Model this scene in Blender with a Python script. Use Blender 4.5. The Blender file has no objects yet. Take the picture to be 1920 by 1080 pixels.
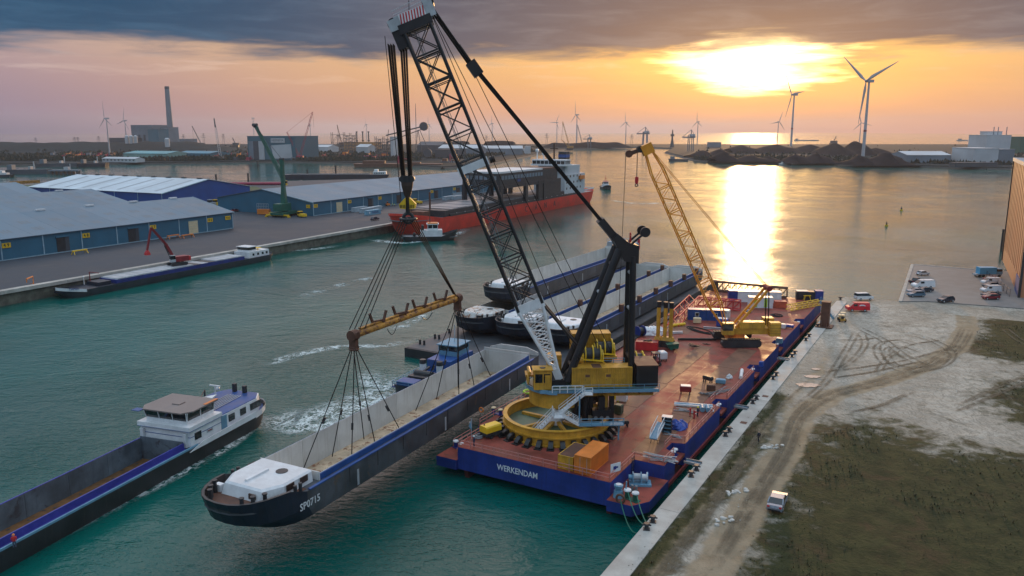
import bpy, math, random
import numpy as np
from mathutils import Vector, noise as mnoise
random.seed(7)
S = bpy.context.scene
C = S.collection
R = math.radians
# ------------------------------------------------------------------ camera
F, HC = 1493.0, 51.0
PIT = math.atan(294 / F)
cam = bpy.data.cameras.new('camera'); cam_o = bpy.data.objects.new('camera', cam); C.objects.link(cam_o)
cam.sensor_width = 36; cam.lens = 36 * F / 1920; cam.clip_end = 60000; cam.clip_start = .5
cam_o.location = (0, 0, HC); cam_o.rotation_euler = (R(90) - PIT, 0, 0)
S.camera = cam_o
# ------------------------------------------------------------------ sun + sky
SUN_AZ, SUN_EL = R(16.6), R(4.6)
SD = Vector((math.sin(SUN_AZ) * math.cos(SUN_EL), math.cos(SUN_AZ) * math.cos(SUN_EL), math.sin(SUN_EL)))
sl = bpy.data.lights.new('sun', 'SUN'); sl.energy = 2.0; sl.angle = R(3.0); sl.color = (1, .58, .26)
so = bpy.data.objects.new('sun', sl); C.objects.link(so); so.rotation_euler = SD.to_track_quat('Z', 'Y').to_euler()
W = bpy.data.worlds.new('World'); S.world = W; W.use_nodes = True
nt = W.node_tree; nt.nodes.clear(); N = nt.nodes; LK = nt.links


class NT:
    """tiny node helper"""
    def __init__(s, tree): s.t = tree
    def n(s, typ, **kw):
        o = s.t.nodes.new(typ)
        for k, v in kw.items(): setattr(o, k, v)
        return o
    def put(s, sock, v):
        if isinstance(v, bpy.types.NodeSocket): s.t.links.new(v, sock)
        elif v is not None: sock.default_value = v
    def math(s, op, a, b=None, c=None, clamp=False):
        o = s.n('ShaderNodeMath', operation=op, use_clamp=clamp)
        for i, v in enumerate((a, b, c)): s.put(o.inputs[i], v)
        return o.outputs[0]
    def vm(s, op, a, b=None, out=0):
        o = s.n('ShaderNodeVectorMath', operation=op)
        s.put(o.inputs[0], a)
        if b is not None: s.put(o.inputs[3 if op == 'SCALE' else 1], b)
        return o.outputs[out]
    def mr(s, v, a, b, c=0., d=1., smooth=True):
        o = s.n('ShaderNodeMapRange', interpolation_type='SMOOTHSTEP' if smooth else 'LINEAR')
        s.put(o.inputs[0], v)
        for i, q in enumerate((a, b, c, d)): s.put(o.inputs[i + 1], q)
        return o.outputs[0]
    def mix(s, f, a, b, blend='MIX'):
        o = s.n('ShaderNodeMix', data_type='RGBA', blend_type=blend)
        s.put(o.inputs[0], f)
        for i, v in ((6, a), (7, b)):
            if isinstance(v, tuple): v = (*v[:3], 1)
            s.put(o.inputs[i], v)
        return o.outputs[2]
    def ramp(s, v, stops, interp='LINEAR'):
        o = s.n('ShaderNodeValToRGB'); e = o.color_ramp.elements; o.color_ramp.interpolation = interp
        while len(e) < len(stops): e.new(.5)
        for k, (p, c) in zip(e, stops): k.position = p; k.color = (*c, 1)
        s.put(o.inputs[0], v); return o.outputs[0]
    def noise(s, vec, scale, detail=4., rough=.55, dist=0., out=0):
        o = s.n('ShaderNodeTexNoise'); s.put(o.inputs['Vector'], vec)
        o.inputs['Scale'].default_value = scale; o.inputs['Detail'].default_value = detail
        o.inputs['Roughness'].default_value = rough; o.inputs['Distortion'].default_value = dist
        return o.outputs[out]
    def comb(s, x, y, z):
        o = s.n('ShaderNodeCombineXYZ')
        for i, v in enumerate((x, y, z)): s.put(o.inputs[i], v)
        return o.outputs[0]
    def sep(s, v):
        o = s.n('ShaderNodeSeparateXYZ'); s.put(o.inputs[0], v); return o.outputs


h = NT(nt)
tc = h.n('ShaderNodeTexCoord')
D = h.vm('NORMALIZE', tc.outputs['Generated'])
dx, dy, dz = h.sep(D)
sunh = (math.sin(SUN_AZ), math.cos(SUN_AZ), 0)
c_az = h.vm('DOT_PRODUCT', D, sunh, out=1)
w_az = h.math('POWER', h.mr(c_az, .62, 1.0, smooth=False), 1.4)
el = h.math('MAXIMUM', dz, 0.)
e5 = h.math('MULTIPLY', el, 5., clamp=True)
warm = h.ramp(e5, [(0, (.72, .34, .22)), (.12, (.84, .39, .17)), (.3, (.92, .47, .15)), (.5, (.96, .54, .17)), (.75, (.50, .34, .25)), (1, (.36, .36, .38))])
cool = h.ramp(e5, [(0, (.16, .14, .22)), (.12, (.26, .19, .27)), (.3, (.36, .25, .29)), (.5, (.46, .33, .31)), (.62, (.26, .26, .34)), (.8, (.22, .30, .42)), (1, (.20, .31, .45))])
base = h.mix(w_az, cool, warm)
# stratus: long flat streaks
st = h.comb(h.math('MULTIPLY', dx, 3.2), h.math('MULTIPLY', dy, 3.2), h.math('MULTIPLY', dz, 30.))
n1 = h.noise(st, 1.0, 6., .55, .35)
st2 = h.comb(h.math('MULTIPLY', dx, 9.), h.math('MULTIPLY', dy, 9.), h.math('MULTIPLY', dz, 70.))
n2 = h.noise(st2, 1.0, 5., .6, .5)
edge = h.math('ADD', el, h.math('ADD', h.math('MULTIPLY', h.math('SUBTRACT', n1, .5), .075), h.math('MULTIPLY', h.math('SUBTRACT', n2, .5), .035)))
edge = h.math('ADD', edge, h.math('MULTIPLY', w_az, .006))
cl = h.mr(edge, .082, .108)
w2 = h.math('POWER', w_az, 2.6)
ccol = h.mix(w2, (.006, .060, .135), (.23, .145, .12))
ccol = h.mix(h.mr(n2, .4, .8), ccol, h.mix(w2, (.028, .10, .19), (.34, .235, .19)))
# the overcast thins upwards
ccol = h.mix(h.mr(el, .15, h.mr(c_az, .6, 1., .52, .28)), ccol, h.mix(h.mr(c_az, .3, 1.), h.mix(h.mr(n1, .3, .7), (.48, .68, .90), (.80, .98, 1.16)), (1.6, 1.2, 1.08)))
fine = h.mr(n2, .52, .70)
base = h.mix(h.math('MULTIPLY', h.math('MULTIPLY', fine, h.mr(el, .035, .08)), .5), base, h.mix(w_az, (.62, .48, .45), (1.0, .62, .32)))
sky = h.mix(cl, base, ccol)
# sun behind thin cloud
df = h.vm('SUBTRACT', D, tuple(SD))
fx, fy, fz = h.sep(df)
q = h.math('SQRT', h.math('ADD', h.math('ADD', h.math('MULTIPLY', fx, fx), h.math('MULTIPLY', fy, fy)), h.math('MULTIPLY', h.math('MULTIPLY', fz, fz), 9.)))
q = h.math('ADD', q, h.math('ADD', h.math('MULTIPLY', h.math('SUBTRACT', n2, .5), .12), h.math('MULTIPLY', h.math('SUBTRACT', n1, .5), .12)))
core = h.math('MULTIPLY', h.mr(q, .115, .02), h.math('SUBTRACT', 1., h.math('MULTIPLY', cl, .8)))
halo = h.math('MULTIPLY', h.math('POWER', h.mr(q, .42, .03), 2.), h.math('SUBTRACT', 1., h.math('MULTIPLY', cl, .75)))
sky = h.mix(1., sky, h.mix(halo, (0, 0, 0), (.50, .22, .01)), 'ADD')
sky = h.mix(1., sky, h.mix(core, (0, 0, 0), (7.5, 5.0, 2.1)), 'ADD')
ns = h.n('ShaderNodeTexSky', sky_type='NISHITA', sun_disc=False)
ns.sun_elevation = SUN_EL; ns.sun_rotation = SUN_AZ; ns.air_density = 1.2; ns.dust_density = 2.
b1 = h.n('ShaderNodeBackground'); b1.inputs[1].default_value = .05; LK.new(h.mix(.03, (0, 0, 0), ns.outputs[0]), b1.inputs[0])
b2 = h.n('ShaderNodeBackground'); b2.inputs[1].default_value = 1.0; LK.new(sky, b2.inputs[0])
ad = h.n('ShaderNodeAddShader'); LK.new(b1.outputs[0], ad.inputs[0]); LK.new(b2.outputs[0], ad.inputs[1])
wo = h.n('ShaderNodeOutputWorld'); LK.new(ad.outputs[0], wo.inputs[0])
# ------------------------------------------------------------------ exposure / renderer
S.view_settings.view_transform = 'Standard'; S.view_settings.look = 'None'
S.view_settings.exposure = 0.10; S.view_settings.gamma = 1.0; S.view_settings.use_curve_mapping = False
S.render.engine = 'CYCLES'; S.cycles.use_denoising = True
S.cycles.max_bounces = 6; S.cycles.transparent_max_bounces = 12; S.cycles.sample_clamp_indirect = 4; S.cycles.sample_clamp_direct = 12
S.cycles.volume_bounces = 0; S.cycles.caustics_reflective = False; S.cycles.caustics_refractive = False


# ------------------------------------------------------------------ where a point of the ground stands
def G(px, py, z=0.):
    a, b = px - 960, 540 - py
    yy = b * math.sin(PIT) + F * math.cos(PIT); zz = b * math.cos(PIT) - F * math.sin(PIT)
    t = (z - HC) / zz
    return Vector((a * t, yy * t, z))
def A(px, py, Y):
    a, b = px - 960, 540 - py
    yy = b * math.sin(PIT) + F * math.cos(PIT); zz = b * math.cos(PIT) - F * math.sin(PIT)
    t = Y / yy
    return Vector((a * t, Y, HC + zz * t))


# ------------------------------------------------------------------ mesh helpers
class MB:
    def __init__(s): s.v = []; s.f = []
    def add(s, vs, fs):
        o = len(s.v); s.v += [tuple(p) for p in vs]; s.f += [tuple(i + o for i in f) for f in fs]
    def b(s, x0, x1, y0, y1, z0, z1):
        s.add([(x0, y0, z0), (x1, y0, z0), (x1, y1, z0), (x0, y1, z0), (x0, y0, z1), (x1, y0, z1), (x1, y1, z1), (x0, y1, z1)],
              [(3, 2, 1, 0), (4, 5, 6, 7), (0, 1, 5, 4), (1, 2, 6, 5), (2, 3, 7, 6), (3, 0, 4, 7)])
    def bar(s, p0, p1, w, t=None, up=(0, 0, 1)):
        p0, p1 = Vector(p0), Vector(p1); d = (p1 - p0).normalized(); u = Vector(up)
        if abs(d.dot(u)) > .98: u = Vector((1, 0, 0))
        x = d.cross(u).normalized() * w / 2; y = x.cross(d).normalized() * (t or w) / 2
        s.add([p0 - x - y, p0 + x - y, p0 + x + y, p0 - x + y, p1 - x - y, p1 + x - y, p1 + x + y, p1 - x + y],
              [(0, 1, 2, 3), (7, 6, 5, 4), (0, 4, 5, 1), (1, 5, 6, 2), (2, 6, 7, 3), (3, 7, 4, 0)])
    def c(s, p0, p1, r, r1=None, n=12):
        p0, p1 = Vector(p0), Vector(p1); r1 = r if r1 is None else r1
        d = (p1 - p0).normalized(); u = Vector((0, 0, 1)) if abs(d.z) < .9 else Vector((1, 0, 0))
        x = d.cross(u).normalized(); y = d.cross(x)
        vs = []
        for p, q in ((p0, r), (p1, r1)):
            vs += [p + (x * math.cos(k * 2 * math.pi / n) + y * math.sin(k * 2 * math.pi / n)) * q for k in range(n)]
        s.add(vs, [(k, (k + 1) % n, n + (k + 1) % n, n + k) for k in range(n)] + [tuple(range(n))[::-1], tuple(range(n, 2 * n))])
    def pr(s, pts, z0, z1):
        n = len(pts)
        s.add([(x, y, z0) for x, y in pts] + [(x, y, z1) for x, y in pts],
              [(k, (k + 1) % n, n + (k + 1) % n, n + k) for k in range(n)] + [tuple(range(n))[::-1], tuple(range(n, 2 * n))])
    def px(s, pts, x0, x1):
        n = len(pts)
        s.add([(x0, a, b) for a, b in pts] + [(x1, a, b) for a, b in pts],
              [(k, (k + 1) % n, n + (k + 1) % n, n + k) for k in range(n)] + [tuple(range(n))[::-1], tuple(range(n, 2 * n))])
    def py(s, pts, y0, y1):
        n = len(pts)
        s.add([(a, y0, b) for a, b in pts] + [(a, y1, b) for a, b in pts],
              [(k, (k + 1) % n, n + (k + 1) % n, n + k) for k in range(n)] + [tuple(range(n))[::-1], tuple(range(n, 2 * n))])
    def l(s, rings, c0=True, c1=True):
        n = len(rings[0]); vs = [p for r in rings for p in r]; fs = []
        for i in range(len(rings) - 1):
            fs += [(i * n + k, i * n + (k + 1) % n, (i + 1) * n + (k + 1) % n, (i + 1) * n + k) for k in range(n)]
        if c0: fs.append(tuple(range(n))[::-1])
        if c1: fs.append(tuple(range((len(rings) - 1) * n, len(rings) * n)))
        s.add(vs, fs)
    def t(s, pts, r, n=6):
        for a, b in zip(pts[:-1], pts[1:]): s.c(a, b, r, n=n)
    def s(s, c, r, n=8, sq=1.):
        c = Vector(c); m = n // 2 + 1
        rings = [[c + Vector((r * math.sin(math.pi * i / m) * math.cos(2 * math.pi * k / n), r * math.sin(math.pi * i / m) * math.sin(2 * math.pi * k / n), -r * sq * math.cos(math.pi * i / m))) for k in range(n)] for i in range(1, m)]
        s.l(rings)
    def q(s, pts): s.add(pts, [tuple(range(len(pts)))])
    def ring(s, c, ro, ri, z0, z1, n=48):
        ang = [2 * math.pi * k / n for k in range(n)]
        mk = lambda r, z: [(c[0] + r * math.cos(a), c[1] + r * math.sin(a), z) for a in ang]
        s.l([mk(ro, z0), mk(ro, z1), mk(ri, z1), mk(ri, z0), mk(ro, z0)], False, False)
    def tor(s, c, Rr, r, ax='z', n=20, m=6):
        rings = []
        for k in range(n + 1):
            a = 2 * math.pi * k / n; rr = []
            for j in range(m):
                b = 2 * math.pi * j / m; e = Rr + r * math.cos(b); f = r * math.sin(b)
                p = (e * math.cos(a), e * math.sin(a), f)
                p = {'z': p, 'x': (p[2], p[0], p[1]), 'y': (p[0], p[2], p[1])}[ax]
                rr.append((c[0] + p[0], c[1] + p[1], c[2] + p[2]))
            rings.append(rr)
        s.l(rings, False, False)
    def mesh(s, name):
        m = bpy.data.meshes.new(name); m.from_pydata(s.v, [], s.f); m.validate(); m.update(); return m


def ops(*o):
    mb = MB()
    for x in o: getattr(mb, x[0])(*x[1:])
    return mb
def link(name, me, mat, parent=None, smooth=False):
    o = bpy.data.objects.new(name, me); C.objects.link(o)
    if mat is not None: me.materials.append(mat)
    if parent is not None: o.parent = parent
    if smooth:
        me.shade_smooth()
        try: me.set_sharp_from_angle(angle=R(40))
        except Exception: pass
    return o
def P(par, name, mat, *o, smooth=False, loc=None, rz=None, label=None):
    ob = link(name, (o[0] if isinstance(o[0], MB) else ops(*o)).mesh(name), mat, par, smooth)
    if loc is not None: ob.location = loc
    if rz is not None: ob.rotation_euler.z = rz
    if label: ob['label'] = label
    return ob
def tag(o, label, cat, group=None):
    o['label'] = label; o['category'] = cat
    if group: o['group'] = group
    return o
def thing(name, label, cat, loc=(0, 0, 0), rz=0., group=None):
    o = bpy.data.objects.new(name, None); C.objects.link(o); o.empty_display_size = .3
    o.location = loc; o.rotation_euler.z = rz
    return tag(o, label, cat, group)
def solo(name, label, cat, mat, o, loc=(0, 0, 0), rz=0., group=None, smooth=False):
    ob = P(None, name, mat, *o, smooth=smooth, loc=loc, rz=rz)
    return tag(ob, label, cat, group)
def struct(name, mb, mat, kind='structure', parent=None):
    o = link(name, mb if isinstance(mb, bpy.types.Mesh) else mb.mesh(name), mat, parent); o['kind'] = kind; return o
def copy_tree(o, par=None):
    c = o.copy(); C.objects.link(c); c.parent = par
    for ch in o.children: copy_tree(ch, c)
    return c
def dup(o, loc, rz=None, label=None, scale=None):
    c = copy_tree(o); c.location = loc
    if rz is not None: c.rotation_euler.z = rz
    if label: c['label'] = label
    if scale: c.scale = scale if isinstance(scale, tuple) else (scale,) * 3
    return c
def again(ch, loc, rz=0., par=None):
    c = ch.copy(); C.objects.link(c); c.parent = par or ch.parent; c.location = loc; c.rotation_euler.z = rz; return c
def text_mesh(txt, size, depth=.02, bold=0.):
    cu = bpy.data.curves.new('t', 'FONT'); cu.body = txt; cu.size = size; cu.extrude = depth; cu.offset = bold
    cu.align_x = 'CENTER'; cu.align_y = 'CENTER'; cu.resolution_u = 2
    o = bpy.data.objects.new('t', cu); C.objects.link(o)
    dg = bpy.context.evaluated_depsgraph_get(); dg.update()
    m = bpy.data.meshes.new_from_object(o.evaluated_get(dg)); bpy.data.objects.remove(o)
    m.materials.clear(); return m
def lettering(par, txt, size, mat, loc, rot, name='lettering', bold=0., sx=1.):
    o = link(name, text_mesh(txt, size, .015, bold), mat, par); o.location = loc; o.rotation_euler = rot; o.scale = (sx, 1, 1); return o


# ------------------------------------------------------------------ materials
def mat(name, col, rough=.5, metal=0., var=.25, scale=.6, rust=0., rcol=(.16, .06, .025), bump=.0, streak=0., spec=.5, rough_var=.15):
    m = bpy.data.materials.new(name); m.use_nodes = True; t = m.node_tree; hh = NT(t); b = t.nodes['Principled BSDF']
    co = hh.n('ShaderNodeTexCoord').outputs['Object']
    n = hh.noise(co, scale, 5., .6); nf = hh.noise(co, scale * 9, 3., .6)
    c = hh.mix(hh.mr(n, .3, .72), tuple(x * (1 - var) for x in col), tuple(min(1, x * (1 + var * .6)) for x in col))
    c = hh.mix(hh.math('MULTIPLY', hh.mr(nf, .5, .8), var * .8), c, tuple(x * .55 for x in col))
    if streak:
        x, y, z = hh.sep(co)
        sv = hh.comb(hh.math('MULTIPLY', x, 1.7), hh.math('MULTIPLY', y, 1.7), hh.math('MULTIPLY', z, .12))
        c = hh.mix(hh.math('MULTIPLY', hh.mr(hh.noise(sv, 1.3, 4., .65), .5, .75), streak), c, tuple(.35 * x + .35 * r for x, r in zip(col, rcol)))
    if rust:
        nr = hh.noise(co, scale * 2.3, 7., .7, .4)
        c = hh.mix(hh.mr(nr, .66 - rust * .35, .74 - rust * .3), c, rcol)
    oi = hh.n('ShaderNodeObjectInfo').outputs['Random']
    c = hh.mix(1., c, hh.ramp(oi, [(0, (.88,) * 3), (1, (1.06,) * 3)]), 'MULTIPLY')
    t.links.new(c, b.inputs['Base Color'])
    b.inputs['Metallic'].default_value = metal; b.inputs['Specular IOR Level'].default_value = spec
    t.links.new(hh.mr(n, .25, .75, max(.03, rough - rough_var), min(1, rough + rough_var), False), b.inputs['Roughness'])
    if bump:
        bp = hh.n('ShaderNodeBump'); bp.inputs['Strength'].default_value = bump; bp.inputs['Distance'].default_value = .05
        t.links.new(nf, bp.inputs['Height']); t.links.new(bp.outputs[0], b.inputs['Normal'])
    return m
class _M: pass
M = _M()
M.black = mat('black_paint', (.013, .013, .015), .42, var=.3, streak=.25, rcol=(.05, .03, .02))
M.white = mat('white_paint', (.72, .73, .74), .45, var=.12, streak=.12)
M.whiter = mat('white_paint_rusty', (.70, .68, .64), .5, var=.15, scale=.5, rust=.45, rcol=(.34, .13, .04), streak=.2)
M.yellow = mat('yellow_paint', (.60, .31, .03), .5, var=.3, streak=.55, rust=.04, rcol=(.2, .09, .03))
M.yellow2 = mat('bright_yellow_paint', (.80, .50, .02), .45, var=.12)
M.orange = mat('orange_paint', (.70, .20, .03), .45, var=.15, streak=.15)
M.red = mat('red_paint', (.55, .025, .03), .45, var=.2, streak=.15)
M.hullred = mat('ship_red_paint', (.88, .065, .04), .5, var=.22, scale=.12, streak=.25, rcol=(.1, .02, .02))
M.darkred = mat('dark_red_paint', (.23, .02, .025), .45, var=.2)
M.blue = mat('blue_paint', (.018, .040, .22), .45, var=.3, scale=.3, streak=.45, rust=.03, rcol=(.05, .035, .05))
M.rail_blue = mat('coaming_blue_paint', (.015, .075, .26), .45, var=.2, scale=.4, streak=.3)
M.ltblue = mat('light_blue_paint', (.14, .30, .42), .5, var=.15)
M.deck = mat('red_oxide_deck', (.28, .062, .044), .6, var=.5, scale=.22, rough_var=.24, spec=.25, bump=.15, rust=.26, rcol=(.15, .055, .035))
M.mats = mat('brown_deck_mat', (.185, .085, .052), .62, spec=.3, var=.4, scale=.5, bump=.3)
M.navy = mat('navy_hull', (.013, .02, .036), .5, var=.5, scale=.3, streak=.6, rust=.05, rcol=(.06, .05, .05))
M.greyhull = mat('grey_hull', (.075, .08, .088), .55, var=.5, scale=.25, streak=.8, rcol=(.13, .085, .055), rust=.16)
M.hold = mat('pale_hold_wall', (.55, .56, .55), .6, var=.15, scale=.25, streak=.3, rcol=(.3, .2, .1))
M.holdf = mat('hold_floor', (.56, .43, .29), .7, var=.35, scale=.35, rust=.38, rcol=(.24, .10, .05))
M.holdd = mat('dark_hold_wall', (.11, .14, .17), .6, var=.5, scale=.2, streak=.5, rust=.3, rcol=(.05, .05, .06))
M.ore = mat('brown_ore_floor', (.16, .075, .025), .8, var=.4, scale=.9, bump=.3)
M.dark = mat('dark_steel', (.03, .032, .036), .5, var=.3)
M.grey = mat('grey_steel', (.20, .21, .22), .5, var=.3)
M.ltgrey = mat('light_grey_steel', (.42, .44, .46), .5, var=.2)
M.rope = mat('wire_rope', (.022, .02, .02), .8, var=.3, spec=.1)
M.rustbeam = mat('rusty_yellow_steel', (.55, .26, .04), .6, var=.4, scale=.5, rust=.5, rcol=(.12, .045, .02))
M.rust = mat('rusty_steel', (.12, .05, .03), .7, var=.4, scale=.8, bump=.2)
M.glass = mat('dark_glass', (.012, .016, .02), .08, var=.1, spec=.8, rough_var=.03)
M.rubber = mat('black_rubber', (.015, .015, .016), .75, var=.3)
M.green = mat('green_paint', (.012, .11, .075), .5, var=.25)
M.rgreen = mat('green_rope', (.02, .17, .11), .7, var=.2)
M.tub = mat('green_tub_floor', (.075, .12, .075), .5, var=.5, scale=.3)
M.conc = mat('quay_concrete', (.42, .40, .36), .8, var=.25, scale=.3, bump=.2, rcol=(.2, .17, .13), rust=.05)
M.concd = mat('old_concrete_wall', (.14, .135, .105), .85, var=.5, scale=.35, streak=.6, rcol=(.05, .06, .03))
M.wall = mat('teal_cladding', (.026, .135, .215), .5, var=.12, scale=.15, streak=.12, rcol=(.05, .06, .08))
M.roof = mat('blue_grey_roof', (.115, .185, .245), .6, var=.12, scale=.12, streak=.0)
M.roofw = mat('white_roof', (.55, .63, .68), .55, var=.12, scale=.1)
M.wall2 = mat('deep_blue_cladding', (.018, .07, .26), .5, var=.15, scale=.15)
M.trim = mat('pale_trim', (.30, .44, .52), .5, var=.15)
M.cream = mat('cream_door', (.68, .56, .34), .5, var=.1)
M.coal = mat('coal_heap', (.014, .012, .015), .95, spec=.05, var=.4, scale=.08)
M.pink = mat('magenta_steel', (.35, .03, .07), .6, var=.3)
M.terra = mat('terracotta_cladding', (.52, .22, .11), .6, var=.15, scale=.1, streak=.2)
M.hivis = mat('hivis_yellow', (.75, .72, .02), .6, var=.1)
M.limegreen = mat('lime_paint', (.40, .65, .03), .5, var=.1)
M.bluepl = mat('blue_plastic_sheet', (.02, .07, .35), .45, var=.35, scale=2.)
M.wood = mat('worn_wood', (.25, .17, .10), .75, var=.3, scale=1.)
M.farbld = mat('far_grey_building', (.16, .20, .24), .7, var=.2, scale=.03)
M.farteal = mat('far_teal_cladding', (.032, .13, .18), .6, var=.15, scale=.03)
M.farwhite = mat('far_white_building', (.48, .50, .52), .7, var=.15, scale=.03)
M.fardark = mat('far_dark_building', (.06, .07, .085), .7, var=.25, scale=.03)
M.turb = mat('turbine_white', (.42, .42, .44), .5, var=.05)
M.skin = mat('skin', (.5, .3, .22), .6, var=.05)
M.debris = mat('pale_rubble', (.55, .52, .47), .85, var=.2, scale=2.)
M.pud = mat('puddle', (.30, .24, .19), .18, var=.2, scale=.5, rough_var=.05)
# ================================================================== THE SETTING
BA = R(30.1)
UB = Vector((math.sin(BA), math.cos(BA), 0)); VB = Vector((UB.y, -UB.x, 0))
OB = Vector((3.51, 104.76, 0))
def WB(x, y, z=0.): return OB + VB * x + UB * y + Vector((0, 0, z))
def LB(p): d = p - OB; return d.dot(VB), d.dot(UB)
def DK(px, py, z=5.0): return G(px, py, z)
QZ = 4.5


def water_mat():
    m = bpy.data.materials.new('harbour_water'); m.use_nodes = True; t = m.node_tree; hh = NT(t); b = t.nodes['Principled BSDF']
    co = hh.n('ShaderNodeNewGeometry').outputs['Position']
    big = hh.noise(co, .012, 3., .5)
    t.links.new(hh.mix(hh.mr(big, .35, .7), (.0, .064, .053), (.0, .112, .096)), b.inputs['Base Color'])
    b.inputs['IOR'].default_value = 1.33; b.inputs['Specular IOR Level'].default_value = .42
    t.links.new(hh.mr(hh.noise(co, .03, 3., .55, 1.), .35, .65, .06, .13), b.inputs['Roughness'])
    x, y, z = hh.sep(co)
    sv = hh.comb(hh.math('ADD', hh.math('MULTIPLY', x, .8), hh.math('MULTIPLY', y, .25)), hh.math('MULTIPLY', y, 1.25), 0.)
    w1 = hh.noise(sv, .16, 3., .55, .6); w2 = hh.noise(sv, .75, 3., .6, .4); w3 = hh.noise(sv, 2.6, 2., .6)
    calm = hh.mr(hh.noise(co, .018, 3., .6, 1.5), .3, .7, .35, 1.1)
    hgt = hh.math('ADD', hh.math('MULTIPLY', w1, .55), hh.math('ADD', hh.math('MULTIPLY', w2, .34), hh.math('MULTIPLY', w3, .12)))
    bp = hh.n('ShaderNodeBump'); t.links.new(hgt, bp.inputs['Height']); bp.inputs['Distance'].default_value = .9
    t.links.new(hh.math('MULTIPLY', hh.math('MULTIPLY', calm, .95), hh.mr(y, 70., 330., 1., .34)), bp.inputs['Strength']); t.links.new(bp.outputs[0], b.inputs['Normal'])
    return m
def foam_mat(name, th, seed):
    m = bpy.data.materials.new(name); m.use_nodes = True; t = m.node_tree; hh = NT(t); b = t.nodes['Principled BSDF']
    uv = hh.n('ShaderNodeUVMap').outputs[0]; ux, uy, _ = hh.sep(uv)
    co = hh.vm('ADD', hh.n('ShaderNodeNewGeometry').outputs['Position'], (seed * 13., seed * 7., 0))
    wp = hh.vm('ADD', co, hh.vm('SCALE', hh.noise(co, .35, 4., .6, 0., 1), 3.2))
    r1 = hh.math('ABSOLUTE', hh.math('SUBTRACT', hh.noise(wp, .30, 4., .6), .5))
    r2 = hh.math('ABSOLUTE', hh.math('SUBTRACT', hh.noise(wp, .85, 3., .6), .5))
    lines = hh.math('MAXIMUM', hh.mr(r1, .055, .0), hh.math('MULTIPLY', hh.mr(r2, .05, .0), .8))
    edge = hh.math('MULTIPLY', hh.mr(hh.math('ABSOLUTE', hh.math('SUBTRACT', uy, .5)), .5, .1), hh.math('MULTIPLY', hh.mr(ux, 0., .15), hh.mr(ux, 1., .55)))
    patch = hh.mr(hh.noise(co, .16, 3., .6), .58 - th * .3, .72 - th * .3)
    a = hh.math('MULTIPLY', hh.math('MULTIPLY', lines, edge), patch, clamp=True)
    soft = hh.math('MULTIPLY', hh.math('MULTIPLY', edge, hh.mr(hh.noise(wp, .5, 4., .6), .48, .75)), .28 * th)
    b.inputs['Base Color'].default_value = (.62, .72, .72, 1); b.inputs['Roughness'].default_value = .7
    t.links.new(hh.math('MAXIMUM', a, soft), b.inputs['Alpha'])
    return m
def spline(pts, step=2.):
    pts = [Vector(p) for p in pts]; out = []
    for i in range(len(pts) - 1):
        a, b, c, d = pts[max(i - 1, 0)], pts[i], pts[i + 1], pts[min(i + 2, len(pts) - 1)]
        k = max(1, int((c - b).length / step))
        for j in range(k):
            t = j / k
            out.append(.5 * ((2 * b) + (c - a) * t + (2 * a - 5 * b + 4 * c - d) * t * t + (3 * b - a - 3 * c + d) * t ** 3))
    out.append(pts[-1]); return out
def ribbon(name, pts, w0, w1, z, m, kind='structure', step=2., lab=None):
    sp = spline(pts, step); n = len(sp); vs = []; uv = []
    for i, p in enumerate(sp):
        d = sp[min(i + 1, n - 1)] - sp[max(i - 1, 0)]; d.z = 0; d.normalize(); s = Vector((d.y, -d.x, 0)); w = w0 + (w1 - w0) * i / (n - 1)
        vs += [(p.x - s.x * w / 2, p.y - s.y * w / 2, z), (p.x + s.x * w / 2, p.y + s.y * w / 2, z)]; uv += [(i / (n - 1), 0), (i / (n - 1), 1)]
    fs = [(2 * i, 2 * i + 1, 2 * i + 3, 2 * i + 2) for i in range(n - 1)]
    me = bpy.data.meshes.new(name); me.from_pydata(vs, [], fs); ul = me.uv_layers.new(name='UVMap')
    for l in me.loops: ul.data[l.index].uv = uv[l.vertex_index]
    o = link(name, me, m); o['kind'] = kind
    if lab: o['label'] = lab
    return o


mb = MB(); X = [-9000, -3000, -1200, -400, 0, 400, 1200, 3000, 9000]; Y = [-400, 0, 200, 500, 1000, 2000, 5000, 12000, 24000]
mb.add([(x, y, 0) for y in Y for x in X], [(j * 9 + i, j * 9 + i + 1, j * 9 + i + 10, j * 9 + i + 9) for j in range(8) for i in range(8)])
struct('water', mb, water_mat())

# right-hand quay: solid land, then the ground sheet with sand, grass and track
edge_near, edge_far = WB(19.3, -75), WB(19.3, 141)
land = [edge_near, edge_far, G(1585, 556, QZ), G(1690, 566, QZ), G(1713, 497, QZ), G(1850, 508, QZ), G(1905, 512, QZ) + Vector((60, 6, 0)),
        Vector((420, 300, QZ)), Vector((420, -60, QZ)), Vector((60, -60, QZ))]


def inpoly(x, y, poly):
    r = np.zeros(x.shape, bool); n = len(poly)
    for i in range(n):
        x0, y0 = poly[i][0], poly[i][1]; x1, y1 = poly[(i + 1) % n][0], poly[(i + 1) % n][1]
        c = ((y0 > y) != (y1 > y)) & (x < (x1 - x0) * (y - y0) / (y1 - y0 + 1e-9) + x0); r ^= c
    return r
def polydist(x, y, pts):
    d = np.full(x.shape, 1e9)
    for a, b in zip(pts[:-1], pts[1:]):
        vx, vy = b[0] - a[0], b[1] - a[1]; t = np.clip(((x - a[0]) * vx + (y - a[1]) * vy) / (vx * vx + vy * vy + 1e-9), 0, 1)
        d = np.minimum(d, np.hypot(x - a[0] - t * vx, y - a[1] - t * vy))
    return d


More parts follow.
